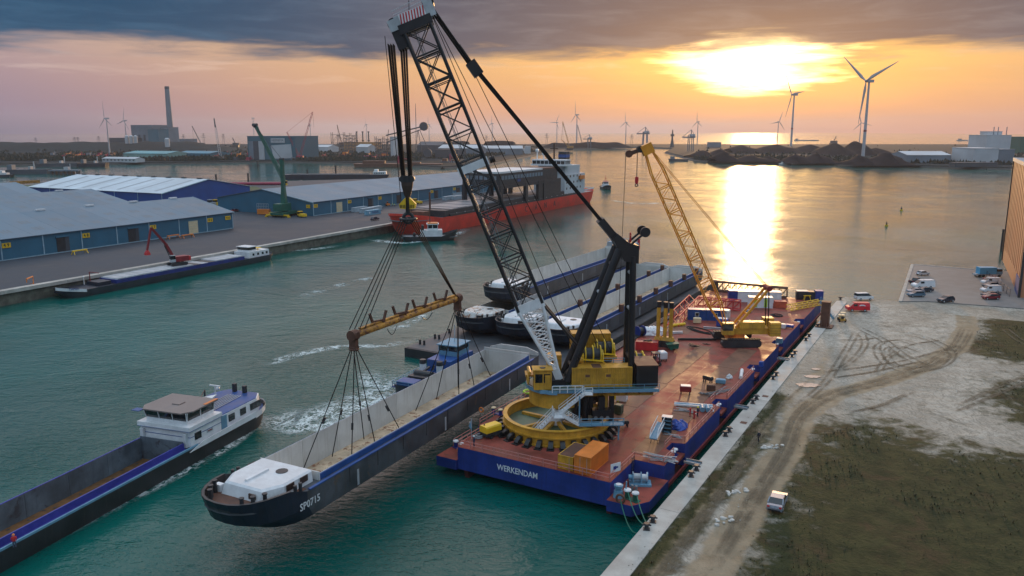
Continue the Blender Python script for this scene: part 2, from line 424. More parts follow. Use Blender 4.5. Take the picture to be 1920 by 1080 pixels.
def ground_mat():
    m = bpy.data.materials.new('sandy_ground'); m.use_nodes = True; t = m.node_tree; hh = NT(t); b = t.nodes['Principled BSDF']
    co = hh.n('ShaderNodeNewGeometry').outputs['Position']
    at = lambda nm: hh.n('ShaderNodeAttribute', attribute_name=nm).outputs['Fac']
    n0 = hh.noise(co, .05, 5., .6); n1 = hh.noise(co, .4, 6., .65, .3); n2 = hh.noise(co, 2.5, 4., .65); n3 = hh.noise(co, .13, 6., .7, .6)
    sand = hh.mix(hh.mr(n1, .3, .7), (.33, .295, .24), (.52, .47, .395))
    sand = hh.mix(hh.math('MULTIPLY', hh.mr(n2, .5, .75), .5), sand, (.19, .175, .145))
    sand = hh.mix(hh.math('MULTIPLY', hh.mr(n3, .50, .68), .55), sand, (.15, .14, .105))
    ln = hh.math('ABSOLUTE', hh.math('SUBTRACT', hh.noise(hh.vm('MULTIPLY', co, (1., .45, 1.)), .55, 5., .65, 1.6), .5))
    sand = hh.mix(hh.math('MULTIPLY', hh.mr(ln, .05, .0), .6), sand, (.14, .13, .105))
    sand = hh.mix(hh.math('MULTIPLY', hh.mr(hh.noise(co, 1.1, 6., .75, .8), .55, .72), .6), sand, (.50, .48, .44))
    wet = hh.mix(hh.mr(n0, .4, .65), sand, hh.mix(.5, sand, (.20, .17, .13)))
    grass = hh.mix(hh.mr(n1, .32, .68), (.017, .023, .007), (.042, .044, .015))
    grass = hh.mix(hh.math('MULTIPLY', hh.mr(n3, .52, .7), .8), grass, (.052, .033, .016))
    grass = hh.mix(hh.math('MULTIPLY', hh.mr(hh.noise(co, .9, 4., .7), .6, .8), .5), grass, (.08, .07, .043))
    gm = hh.math('ADD', at('grass'), hh.math('MULTIPLY', hh.math('SUBTRACT', n3, .5), 1.3))
    gm = hh.math('ADD', gm, hh.math('MULTIPLY', hh.math('SUBTRACT', n1, .5), 1.2))
    c = hh.mix(hh.mr(gm, .10, .60), wet, grass)
    tr = hh.math('ADD', at('track'), hh.math('ADD', hh.math('MULTIPLY', hh.math('SUBTRACT', n1, .5), .9), hh.math('MULTIPLY', hh.math('SUBTRACT', n3, .5), .9)))
    trc = hh.mix(hh.mr(n1, .3, .7), (.22, .165, .10), (.33, .26, .175))
    trc = hh.mix(hh.math('MULTIPLY', hh.mr(hh.noise(co, 1.4, 4., .7), .5, .75), .5), trc, (.15, .115, .075))
    c = hh.mix(hh.math('MULTIPLY', hh.mr(tr, .25, .75), .85), c, trc)
    t.links.new(c, b.inputs['Base Color']); b.inputs['Roughness'].default_value = .92; b.inputs['Specular IOR Level'].default_value = .2
    bp = hh.n('ShaderNodeBump'); bp.inputs['Strength'].default_value = .8; bp.inputs['Distance'].default_value = .25
    t.links.new(hh.math('ADD', n1, hh.math('MULTIPLY', n2, .5)), bp.inputs['Height']); t.links.new(bp.outputs[0], b.inputs['Normal'])
    return m


M.ground = ground_mat()
mb = ops(('pr', [(p.x, p.y) for p in land], -3., QZ - .02))
struct('quay_land', mb, M.ground)
st_ = .7
gx = np.arange(21.5, 150, st_); gy = np.arange(-75, 138, st_)
lx, ly = np.meshgrid(gx, gy)
wx = OB.x + VB.x * lx + UB.x * ly; wy = OB.y + VB.y * lx + UB.y * ly
g2 = lambda pts: [tuple(G(x, y, QZ))[:2] for x, y in pts]
ga = g2([(1360, 1300), (1405, 1080), (1450, 965), (1490, 880), (1540, 820), (1640, 800), (1740, 845), (1830, 850), (1960, 870), (2500, 930), (2500, 1300)])
gb = g2([(1150, 1120), (1190, 1060), (1275, 965), (1350, 880), (1420, 790), (1455, 735), (1475, 745), (1430, 830), (1390, 890), (1330, 960), (1290, 1020), (1230, 1080)])
gc = g2([(1832, 650), (1850, 610), (1900, 590), (2000, 600), (2000, 690), (1860, 672)])
gd = g2([(1880, 725), (1920, 715), (2050, 780), (2050, 820), (1900, 790)])
grass = np.zeros(lx.shape)
for poly, soft in ((ga, 11.), (gb, 2.), (gc, 8.), (gd, 9.)):
    dd = polydist(wx, wy, poly + poly[:1]); sg = np.where(inpoly(wx, wy, poly), 1, -1); grass = np.maximum(grass, np.clip(.5 + sg * dd / soft * .5, 0, 1))
trk = g2([(1290, 1300), (1330, 1080), (1400, 960), (1470, 850), (1500, 780), (1560, 742), (1650, 718), (1730, 690), (1790, 655), (1815, 615), (1805, 575), (1760, 560)])
ht = 2.4
track = np.clip(.5 + (ht - polydist(wx, wy, trk)) / 1.6, 0, 1)
trk2 = g2([(1180, 1160), (1280, 1010), (1375, 890), (1460, 770), (1530, 705), (1560, 650)])
track = np.maximum(track, np.clip(.42 + (.7 - polydist(wx, wy, trk2)) / 3., 0, .5))
inl = inpoly(wx, wy, [(p.x, p.y) for p in land])
ny, nx = lx.shape
rut = -.10 * np.exp(-(np.abs(polydist(wx, wy, trk) - .9) / .35) ** 2)
zz = np.array([[.07 * (mnoise.noise((wx[j, i] * .12, wy[j, i] * .12, 0)) + .5 * mnoise.noise((wx[j, i] * .4, wy[j, i] * .4, 3))) for i in range(nx)] for j in range(ny)]) * np.clip((lx - 21.5) / 3, 0, 1)
co = np.stack([wx, wy, QZ + .14 + zz + rut - .13 * np.clip(1 - (lx - 21.5) / 1.5, 0, 1)], -1).reshape(-1, 3)
idx = np.arange(nx * ny).reshape(ny, nx)
ok = inl[:-1, :-1] & inl[1:, :-1] & inl[:-1, 1:] & inl[1:, 1:]
fa = np.stack([idx[:-1, :-1], idx[:-1, 1:], idx[1:, 1:], idx[1:, :-1]], -1)[ok]
me = bpy.data.meshes.new('ground'); me.from_pydata(co, [], fa.tolist())
for nm, arr in (('grass', grass), ('track', track)):
    a_ = me.attributes.new(nm, 'FLOAT', 'POINT'); a_.data.foreach_set('value', arr.reshape(-1).astype(np.float32))
me.shade_smooth(); struct('ground', me, M.ground)

# loose grass tufts, one mesh
tb_v = []; tb_f = []; rng = np.random.default_rng(3)
cand = np.argwhere((grass > .45) & inl & (track < .3) & (wy > 40) & (wy < 190))
for j, i in cand[rng.integers(0, len(cand), 13000)]:
    x = wx[j, i] + rng.normal() * .5; y = wy[j, i] + rng.normal() * .5; s = rng.uniform(.05, .17) * (1.6 if rng.random() < .06 else 1)
    if mnoise.noise((x * .13, y * .13, 9.)) < -.15: continue
    for k in range(3):
        a = rng.uniform(0, 6.28); o = len(tb_v); ca, sa = math.cos(a) * s, math.sin(a) * s
        tb_v += [(x - sa * .35, y + ca * .35, QZ + .1), (x + sa * .35, y - ca * .35, QZ + .1), (x + ca * .8, y + sa * .8, QZ + .12 + s * rng.uniform(.5, 1.1))]; tb_f.append((o, o + 1, o + 2))
sv, sf = [], []
for k in range(5000):
    j, i = rng.integers(0, ny), rng.integers(0, nx)
    if not inl[j, i] or grass[j, i] > .35 or wy[j, i] < 45 or wy[j, i] > 260 or mnoise.noise((wx[j, i] * .06, wy[j, i] * .06, 5.)) < -.05: continue
    x, y, z, s = wx[j, i] + rng.normal() * .4, wy[j, i] + rng.normal() * .4, QZ + .14 + zz[j, i], rng.uniform(.04, .14) * (2 if rng.random() < .04 else 1); o = len(sv)
    sv += [(x + s * math.cos(a) * rng.uniform(.7, 1.3), y + s * math.sin(a) * rng.uniform(.7, 1.3), z - .02) for a in (0, 1.57, 3.14, 4.71)] + [(x, y, z + s * .8)]; sf += [(o, o + 1, o + 4), (o + 1, o + 2, o + 4), (o + 2, o + 3, o + 4), (o + 3, o, o + 4)]
ml = bpy.data.meshes.new('stones'); ml.from_pydata(sv, [], sf); o = struct('loose_stones', ml, M.debris, 'stuff'); o['label'] = 'loose pale stones scattered over the sandy ground'
sv, sf = [], []
for j, i in cand[rng.integers(0, len(cand), 2600)]:
    x, y, s = wx[j, i] + rng.normal() * .6, wy[j, i] + rng.normal() * .6, rng.uniform(.15, .45)
    if mnoise.noise((x * .09, y * .09, 21.)) < .05: continue
    for k in range(4):
        a = rng.uniform(0, 6.28); o = len(sv); ca, sa = math.cos(a) * s, math.sin(a) * s
        sv += [(x - sa * .2, y + ca * .2, QZ + .1), (x + sa * .2, y - ca * .2, QZ + .1), (x + ca * .7, y + sa * .7, QZ + .15 + s * rng.uniform(.6, 1.3))]; sf.append((o, o + 1, o + 2))
ml = bpy.data.meshes.new('dry'); ml.from_pydata(sv, [], sf); o = struct('dry_weeds', ml, mat('straw_weed', (.13, .10, .045), .85, var=.4, scale=.3), 'stuff'); o['label'] = 'clumps of dry brown weeds in the grass'
me = bpy.data.meshes.new('grass_tufts'); me.from_pydata(tb_v, [], tb_f)
M.grass = mat('dry_grass', (.046, .043, .017), .8, var=.45, scale=.25)
o = struct('grass_tufts', me, M.grass, 'stuff'); o['label'] = 'rough dark olive grass on the sandy ground'

# tyre marks in the sand
def tyre_mat():
    m = bpy.data.materials.new('tyre_mark'); m.use_nodes = True; t = m.node_tree; hh = NT(t); b = t.nodes['Principled BSDF']
    ux, uy, _ = hh.sep(hh.n('ShaderNodeUVMap').outputs[0]); co = hh.n('ShaderNodeNewGeometry').outputs['Position']
    e = hh.math('MULTIPLY', hh.mr(hh.math('ABSOLUTE', hh.math('SUBTRACT', uy, .5)), .5, .15), hh.math('MULTIPLY', hh.mr(ux, 0., .1), hh.mr(ux, 1., .9)))
    a = hh.math('MULTIPLY', hh.math('MULTIPLY', e, hh.mr(hh.noise(co, .35, 4., .65), .3, .6)), .6)
    b.inputs['Base Color'].default_value = (.105, .09, .06, 1); b.inputs['Roughness'].default_value = .9; t.links.new(a, b.inputs['Alpha']); return m
M.tyre = tyre_mat()
for k, pts in enumerate([
        [(1730, 655), (1680, 640), (1640, 650), (1650, 680), (1700, 700), (1760, 690), (1780, 665), (1740, 640), (1690, 628)],
        [(1720, 668), (1675, 652), (1655, 662), (1672, 688), (1720, 692), (1755, 676)],
        [(1600, 615), (1650, 640), (1690, 670), (1730, 690)], [(1540, 700), (1620, 690), (1700, 676), (1790, 650)],
        [(1545, 712), (1620, 702), (1720, 680)], [(1640, 700), (1660, 672), (1700, 650), (1760, 640)], [(1560, 640), (1600, 640), (1640, 636)],
        [(1800, 760), (1850, 735), (1920, 705)], [(1790, 775), (1850, 748), (1925, 716)], [(1880, 620), (1905, 640), (1935, 655)],
        [(1555, 700), (1590, 680), (1615, 650), (1610, 628)], [(1480, 770), (1540, 720), (1580, 660), (1600, 625)], [(1590, 775), (1640, 765), (1700, 740)]]):
    base = [G(x, y, QZ) for x, y in pts]
    for off in (0, 1.7):
        ribbon('tyre_mark', [p + Vector((off, off * .4, 0)) for p in base], .75, .75, QZ + .265 + .004 * k + off * .002, M.tyre, step=1.2)
for k, off in enumerate((-1.2, -.5, .6, 1.3)):
    ribbon('tyre_mark', [G(x + off * 9, y + off * 2, QZ) for x, y in [(1330, 1080), (1400, 960), (1470, 850), (1500, 780), (1560, 742), (1650, 718), (1730, 690), (1790, 655), (1815, 615)]], .8, .8, QZ + .33 + .004 * k, M.tyre, step=1.5)
for k, pts in enumerate([[(1210, 1110), (1290, 1000), (1375, 885), (1450, 780), (1520, 712)], [(1235, 1100), (1310, 985), (1390, 875), (1440, 800)], [(1260, 1080), (1330, 970), (1400, 870)]]):
    ribbon('tyre_mark', [G(x, y, QZ) for x, y in pts], 1.0, .8, QZ + .35 + .004 * k, M.tyre, step=1.5)
# pavement of the pier with the parked cars
pv = [G(*p, QZ) for p in ((1690, 566), (1713, 497), (1850, 508), (1905, 512), (1925, 580), (1820, 572), (1740, 566))]
M.asph = mat('grey_paving', (.205, .195, .185), .8, var=.2, scale=.25, bump=.1)
struct('pier_pavement', ops(('pr', [(p.x, p.y) for p in pv], QZ - .4, QZ + .22)), M.asph)
a, b_, c_ = (G(*p, QZ) for p in ((1690, 566), (1713, 497), (1850, 508)))
struct('pier_kerb', ops(('bar', a + Vector((-.3, 0, .0)), b_ + Vector((-.3, .3, .0)), .9, .62), ('bar', b_ + Vector((.35, .3, 0)), c_ + Vector((0, .3, 0)), .9, .62)), M.conc)
# quay cap with expansion joints
cap = thing('quay_wall', 'long pale concrete quay edge beside the blue crane barge', 'quay wall', WB(19.3, 0, 0), -BA)
for k in range(9):
    P(cap, 'slab', M.conc, ('b', -.35, 2.35, -75 + k * 24, -75 + k * 24 + 23.95, QZ - 1.3, QZ + .16 + .008 * (k % 2)))
P(cap, 'wall', M.concd, ('b', -.1, 1., -75, 141, -3, QZ - 1.25))
for k in range(13):
    P(cap, 'fender', M.rubber, ('b', -.75, -.1, -22 + k * 12.6, -20.6 + k * 12.6, .3, QZ - .5))

# left-hand quay
lqa, lqb = G(0, 545, QZ), G(735, 418, QZ)
LD = (lqb - lqa); LD.z = 0; LD.normalize(); LN = Vector((-LD.y, LD.x, 0))      # LN points inland
LQ = math.atan2(LD.x, LD.y)
def WL(s, t, z=0.): return lqa * 1.0 + LD * s + LN * t + Vector((0, 0, z - QZ))
lql = (lqb - lqa).length
bk = G(120, 340, QZ); 
lp = [WL(-160, 0), WL(lql + 190, 0), WL(lql + 230, 60), G(905, 335, 3), G(700, 338, 3), G(420, 345, 3), G(100, 350, 3), G(-200, 350, 3), WL(-160, 160)]
M.yard = mat('wet_asphalt_yard', (.042, .052, .066), .7, spec=.3, var=.3, scale=.05, bump=.05, rough_var=.2)
struct('terminal_yard', ops(('pr', [(p.x, p.y) for p in lp], -3, QZ)), M.yard)
M.lawn = mat('dark_lawn', (.035, .07, .02), .9, var=.3, scale=.1)
lw = [G(*p, QZ) for p in ((-60, 352), (120, 344), (480, 350), (520, 366), (300, 380), (-60, 380))]
struct('lawn', ops(('pr', [(p.x, p.y) for p in lw], QZ - .3, QZ + .05)), M.lawn)
lc = thing('quay_wall', 'weathered concrete quay wall below the blue warehouses', 'quay wall', WL(0, 0, 0), -LQ)
P(lc, 'wall', M.concd, ('b', .1, 1.2, -160, lql + 190, -3, QZ - .9))
M.concl = mat('stained_quay_panel', (.30, .275, .19), .85, var=.35, scale=.4, streak=.6, rcol=(.06, .06, .03))
pn0 = P(lc, 'wall_panel', M.concl, ('b', -.35, .1, -3.1, 3.1, -.2, QZ - .92), loc=(0, -.5, 0))
for k in range(1, 46): again(pn0, (0, -44.5 + k * 9., 0))
for k in range(28): P(lc, 'slab', M.conc, ('b', -.5, 2., -160 + k * 20, -160 + k * 20 + 19.9, QZ - .9, QZ + .14))
f0 = P(lc, 'fender', M.rubber, ('b', -.45, .0, -.7, .7, -.5, QZ - 1.0), ('c', (-.35, 0, -.6), (-.35, 0, QZ - 1.), .5), loc=(-.25, 4, 0))
for k in range(1, 46): again(f0, (-.25, -40 + k * 9., 0))

# far banks
M.far = mat('far_bank', (.026, .034, .036), .95, spec=.05, var=.4, scale=.012)
shore = [(-400, 312), (0, 311), (300, 308), (540, 305), (700, 309), (830, 317), (905, 312), (960, 300), (1010, 290), (1060, 281), (1190, 277), (1262, 280), (1248, 287), (1300, 301), (1330, 304),
         (1470, 306), (1600, 310), (1750, 315), (1850, 318), (2100, 322), (2600, 330)]
fp = [G(x, y, 0) for x, y in shore]
poly = [(p.x, p.y) for p in fp] + [(4200, 2300), (3000, 3000), (-3200, 3100), (-4200, 2400)]
mb = MB(); mb.pr(poly, -3, 3.5)
ld = struct('far_bank', mb, M.far)
mb = MB(); sh = [Vector((p.x, p.y)) for p in fp]
for a, b_ in zip(sh[:-1], sh[1:]):
    d = (b_ - a).normalized(); nn = Vector((-d.y, d.x)) * -6
    mb.q([(a.x + nn.x, a.y + nn.y, -1), (b_.x + nn.x, b_.y + nn.y, -1), (b_.x - nn.x * .3, b_.y - nn.y * .3, 3.7), (a.x - nn.x * .3, a.y - nn.y * .3, 3.7)])
M.revet = mat('dark_revetment', (.045, .045, .04), .9, var=.5, scale=.1)
struct('shore', mb, M.revet)
def hill(name, px0, px1, py, ptop, m, lab=None, cat=None, group=None, depth=90, z0=3.4, seed=0, peaks=None, n=40, flat=.0):
    """ridge of loose material standing on the ground at pixel row py"""
    a, b_ = G(px0, py, z0), G(px1, py, z0); Yc = (a.y + b_.y) / 2; hgt = (A(px0, ptop, Yc).z - z0) * .88
    mbh = MB(); rows = 9; vs = []
    for j in range(rows):
        fy = j / (rows - 1)
        for i in range(n + 1):
            fx = i / n; p = a.lerp(b_, fx)
            prof = min(1., fx / .16, (1 - fx) / .16) if peaks is None else max(max(0, 1 - abs(fx - c) / w) * hh_ for c, w, hh_ in peaks)
            prof *= math.sin(math.pi * fy) ** (1 - flat) if flat < 1 else 1
            k = 1 + .25 * mnoise.noise((p.x * .02 + seed, fy * 3, seed))
            vs.append((p.x + 6 * mnoise.noise((fx * 9, fy * 4, seed)), p.y + (fy) * depth, z0 - .3 + hgt * max(0, prof * k)))
    mbh.add(vs, [(j * (n + 1) + i, j * (n + 1) + i + 1, (j + 1) * (n + 1) + i + 1, (j + 1) * (n + 1) + i) for j in range(rows - 1) for i in range(n)])
    o = link(name, mbh.mesh(name), m); o.data.shade_smooth()
    if lab: tag(o, lab, cat, group)
    else: o['kind'] = 'structure'
    return o
hill('hills', -300, 420, 284, 266, M.far, depth=300, seed=4)
sv, sf = [], []; rg = random.Random(31)
for k in range(9000):
    x = rg.uniform(-60, 1010) if rg.random() < .8 else rg.uniform(1300, 1930); yl = 303 - 18 * max(0, (x - 820) / 190) if x < 1100 else 300 + (x - 1300) * .018
    p = G(x, yl - rg.expovariate(.16) - 1, 3.4)
    if p.y > 2900 or mnoise.noise((p.x * .006, p.y * .006, 2.)) < -.12: continue
    r = rg.uniform(1.5, 4.5)
    for j in range(3):
        a = rg.uniform(0, 6.28); o = len(sv); q = (p.x + rg.uniform(-r, r), p.y + rg.uniform(-r, r), 3.4 + rg.uniform(0, r))
        sv += [(q[0] - r * math.cos(a), q[1] - r * math.sin(a), q[2] - r * .5), (q[0] + r * math.cos(a), q[1] + r * math.sin(a), q[2] - r * .4), (q[0] + rg.uniform(-r, r) * .4, q[1], q[2] + r * rg.uniform(.5, 1.1))]; sf.append((o, o + 1, o + 2))
me = bpy.data.meshes.new('far_scrub'); me.from_pydata(sv, [], sf); M.scrub = mat('dark_scrub', (.025, .035, .02), .9, var=.5, scale=.05)
o = struct('far_scrub', me, M.scrub, 'stuff'); o['label'] = 'dark scrub and low growth along the far banks'
# wakes
FM = [foam_mat('foam_a', 1.0, 1), foam_mat('foam_b', .7, 2), foam_mat('foam_c', .5, 3)]
z_ = .03
for pts, w0, w1, k, lab in [
        ([(500, 775), (560, 790), (640, 770), (720, 735), (790, 690)], 15, 15, 0, 'white churned foam between the motor barge and the lifted hull'),
        ([(515, 800), (600, 800), (700, 790), (800, 760)], 9, 7, 0, 'broken foam close to the lifted hull'),
        ([(505, 770), (430, 835), (300, 905), (180, 965), (20, 1050)], 3.2, 4.5, 1, 'thin foam line along the hull of the motor barge'),
        ([(480, 690), (560, 665), (640, 650), (720, 648), (810, 632)], 5, 5, 1, 'streak of foam on the open basin'),
        ([(500, 468), (540, 470), (590, 467), (640, 460)], 8, 5, 0, 'white wash behind the moored barge'),
        ([(690, 448), (740, 455), (790, 452), (850, 440), (880, 425)], 8, 10, 1, 'wash around the small tug'),
        ([(700, 520), (600, 545), (560, 560)], 5, 8, 2, 'faint foam streak'), ([(1140, 375), (1200, 382), (1260, 380), (1330, 384)], 8, 14, 2, 'faint wake behind the distant tug'),
        ([(740, 620), (790, 590), (830, 560)], 6, 6, 2, 'faint foam'), ([(790, 730), (750, 735), (700, 720), (690, 690)], 6, 8, 0, 'foam at the stern of the blue pusher')]:
    z_ += .006
    ribbon('wake_foam', [G(x, y, 0) for x, y in pts], w0, w1, z_, FM[k], 'stuff', lab=lab)
# ================================================================== CRANE BARGE
ZD = 5.0
M.railpink = mat('salmon_rail_paint', (.52, .20, .17), .5, var=.1)
M.antifoul = mat('dark_red_antifouling', (.12, .03, .028), .6, var=.3, scale=.3, streak=.3)
cb = thing('crane_barge', 'long blue crane barge with red oxide deck moored along the concrete quay', 'barge', OB, -BA)
notch = [15.5, 38.7, 62.8, 84.8, 109.0]
pl = [(-13.4, 0), (11.1, 0), (11.1, 8.8), (15.5, 8.8)]
for y in notch: pl += [(15.5, y - 2), (13.6, y - .6), (13.6, y + 2.0), (15.5, y + 2.6)]
pl += [(15.5, 137), (-15.5, 137), (-15.5, 9), (-13.4, 9)]
P(cb, 'hull', M.blue, ('pr', pl, 1.55, ZD - .02))
P(cb, 'underwater_hull', M.antifoul, ('px', [(.4, 1.55), (11, -2.2), (136, -2.2), (136, 1.55)], -13.2, 14.8))
for x in (-12.4, 10.6): P(cb, 'skeg', M.antifoul, ('px', [(.6, 1.55), (1.2, -1.2), (6, -1.2), (6, 1.55)], x - .35, x + .35))
dk = P(cb, 'deck', M.deck, ('pr', [(x * .9985, y + (.03 if y == 0 else 0)) for x, y in pl], ZD - .02, ZD + .02))
lowr = [(11.12, -1.2), (14.6, -1.2), (16.2, 1.2), (16.2, 8.78), (11.12, 8.78)]
lowl = [(-17., -.4), (-13.42, -.4), (-13.42, 8.98), (-17., 8.98)]
for q_, nm in ((lowr, 'mooring_platform'), (lowl, 'mooring_platform')):
    o = P(cb, nm, M.blue, ('pr', q_, 1.5, 3.0)); P(o, 'deck_plating', M.deck, ('pr', [(x * .998, y * .99 + .02) for x, y in q_], 3.0, 3.03))
for y in notch: P(cb, 'mooring_recess', M.deck, ('b', 13.62, 15.6, y - 1.2, y + 2.3, 3.2, 3.6))
# name
wl = lettering(cb, 'WERKENDAM', 1.25, M.white, (-3.2, -.03, 3.35), (R(90), 0, 0), bold=.012, sx=.85)
# red-painted rubbing strake under the right side
P(cb, 'rubbing_strake', M.darkred, ('b', 15.5, 15.75, 9, 136.5, 1.2, 1.8))
# deck plates and mats, butted one after the other
k = 0
for (x0, x1, y0, y1, n_) in [(.6, 3.6, 22, 74, 7), (9.6, 13.2, 11, 36, 4), (8.6, 12.6, 36.2, 76, 5), (-11, -5, 82, 90, 2), (6, 12, 98, 106, 2), (-2.6, .4, 27, 33, 2)]:
    for i in range(n_):
        a = y0 + (y1 - y0) * i / n_; b2_ = y0 + (y1 - y0) * (i + 1) / n_ - .06; j = random.uniform(-.25, .25)
        P(cb, 'deck_mat', M.mats, ('b', x0 + j, x1 + j, a, b2_, ZD + .02, ZD + .05 + .012 * (i % 2)))
for k in range(21): P(cb, 'deck_seam', M.darkred, ('b', -15.2, 13.2, 9.6 + 6.1 * k, 9.66 + 6.1 * k, ZD + .02, ZD + .026))
for x in (-10.2, -5.1, 6.4): P(cb, 'deck_seam', M.darkred, ('b', x, x + .06, 9.7, 136, ZD + .02, ZD + .03))
# railings
def railing(par, pts, z=0., hgt=1.1, m=None, gap=2.0, rails=(1.0, .55), name='railing', r=.05):
    m = m or M.railpink; pts = [Vector((*p, 0)) if len(p) == 2 else Vector(p) for p in pts]; mb = MB()
    for a, b in zip(pts[:-1], pts[1:]):
        for f in rails: mb.c(a + Vector((0, 0, z + hgt * f)), b + Vector((0, 0, z + hgt * f)), r, n=5)
    o = P(par, name, m, mb); post = None
    if par.parent is None:
        for a, b in zip(pts[:-1], pts[1:]):
            n = max(1, round((b - a).length / gap))
            for i in range(n + 1):
                p = a.lerp(b, i / n)
                if post is None: post = P(o, 'post', m, ('c', (0, 0, z), (0, 0, z + hgt), r * 1.25, None, 5), loc=(p.x, p.y, p.z))
                else: again(post, (p.x, p.y, p.z), par=o)
    return o
railing(cb, [(-13.2, 7), (-13.2, .15), (10.95, .15), (10.95, 8.95), (15.3, 8.95), (15.3, 13.3)], ZD)
for a, b in zip(notch[:-1], notch[1:]):
    if a < 60: railing(cb, [(13.4, a - .6), (13.4, a + 2.2), (15.35, a + 2.8), (15.35, b - 2.2)], ZD)
railing(cb, [(-15.3, 9.2), (-15.3, 30)], ZD)
railing(cb, [(-16.9, 8.8), (-16.9, 4)], 3.0)
# tubes lying along the left gunwale
for k in range(4): P(cb, 'deck_pipe', M.dark, ('c', (-14.9 + .45 * k, 42 + k * 3, ZD + .25), (-14.9 + .45 * k, 118 - 4 * k, ZD + .25), .2, None, 8))


def bollard_pair(name, label, loc, rz, group, capm=None, body=None, gap=1.0, s=1.):
    t = thing(name, label, 'bollard', loc, rz, group); body = body or M.blue; capm = capm or M.white
    P(t, 'base', body, ('b', -.4 * s, .4 * s, -gap * .5 - .45 * s, gap * .5 + .45 * s, 0, .08))
    for y in (-gap / 2, gap / 2):
        p = P(t, 'post', body, ('c', (0, y, .08), (0, y, .85 * s), .28 * s)); P(p, 'cap', capm, ('c', (0, y, .85 * s), (0, y, 1.0 * s), .42 * s, .38 * s, 14))
    return t
ords = ['nearest', 'second nearest', 'middle', 'second farthest', 'farthest']
for i, y in enumerate(notch):
    p = WB(14.5, y + .5, 3.6); bollard_pair('mooring_bollard', f'white capped bollard pair in the {ords[i]} recess along the right edge of the barge', p, -BA, 'bollards in the barge side recesses')
bollard_pair('mooring_bollard', 'green bollard pair with white caps holding the green mooring ropes', WB(13.9, .6, 3.03), -BA + R(75), 'bollards on the mooring platforms', body=M.green, s=1.25, gap=1.3)
bollard_pair('mooring_bollard', 'white capped bollard pair on the low platform at the left front of the barge', WB(-15.6, 3.5, 3.03), -BA + R(70), 'bollards on the mooring platforms', s=1.1, gap=1.4)
# winch and capstan on the right mooring platform
t = thing('mooring_winch', 'pale blue mooring winch with rope drums on the right mooring platform', 'winch', WB(13.2, 5.6, 3.03), -BA + R(25))
P(t, 'base_frame', M.ltblue, ('b', -1.5, 1.5, -.9, .9, 0, .3))
for x in (-1.0, .1, 1.0): P(t, 'side_plate', M.ltblue, ('px', [(-.7, .3), (.7, .3), (.35, 1.7), (-.35, 1.7)], x - .06, x + .06))
P(t, 'drum', M.ltgrey, ('c', (-.95, 0, 1.1), (.05, 0, 1.1), .45)); P(t, 'drum', M.white, ('c', (.12, 0, 1.1), (.95, 0, 1.1), .38), ('c', (.85, 0, 1.1), (.95, 0, 1.1), .65))
P(t, 'motor', M.ltblue, ('c', (-1.6, 0, 1.0), (-1.05, 0, 1.0), .35))
t = thing('capstan', 'light blue capstan at the front of the right mooring platform', 'capstan', WB(12.1, .5, 3.03), -BA)
P(t, 'base', M.ltblue, ('c', (0, 0, 0), (0, 0, .9), .75, .6, 16)); P(t, 'drum', M.ltblue, ('c', (0, 0, .9), (0, 0, 1.3), .35, .35), ('c', (0, 0, 1.3), (0, 0, 1.7), .55, .62, 16)); P(t, 'cap', M.white, ('c', (0, 0, 1.7), (0, 0, 1.82), .4))
P(t, 'lever', M.ltblue, ('bar', (.9, .2, 0), (1.0, .3, 2.3), .14))
t = thing('rope_fairlead', 'small dark roller fairlead between capstan and winch', 'fairlead', WB(13.4, 2.9, 3.03), -BA)
P(t, 'base', M.dark, ('b', -.5, .5, -.3, .3, 0, .25)); [P(t, 'roller', M.grey, ('c', (x, 0, .25), (x, 0, .95), .2)) for x in (-.28, .28)]
solo('rope_ring', 'rusty ring chock on the edge of the right mooring platform', 'chock', M.rust, (('tor', (0, 0, .55), .55, .16, 'y', 18, 8),), WB(13.0, -1.0, 3.03), -BA)
# mooring ropes
qb = G(1211, 990, QZ + .2)
def catenary(a, b, sag, n=16): return [a.lerp(b, i / n) - Vector((0, 0, sag * 4 * (i / n) * (1 - i / n))) for i in range(n + 1)]
for k, (a, s_, lab) in enumerate([(WB(13.0, -1.0, 3.5), 2.6, 'slack green mooring rope from the ring chock to the quay bollard'), (WB(13.5, .4, 4.0), 1.2, 'green mooring rope from the left green bollard to the quay'), (WB(14.5, .8, 4.0), .5, 'tighter green mooring rope from the right green bollard to the quay')]):
    solo('mooring_rope', lab, 'rope', M.rgreen, (('t', catenary(a, qb + Vector((.1 * k, .1 * k, .35)), s_), .07, 6),), group='green mooring ropes')
# ladder in the platform corner
t = thing('ladder', 'dark ladder against the blue step beside the mooring winch', 'ladder', WB(11.3, 7.6, 3.03), -BA)
for y in (-.35, .35): P(t, 'stile', M.dark, ('bar', (0, y, 0), (0, y, 2.9), .08))
for k in range(7): P(t, 'rung', M.dark, ('c', (0, -.35, .3 + .4 * k), (0, .35, .3 + .4 * k), .035, None, 5))

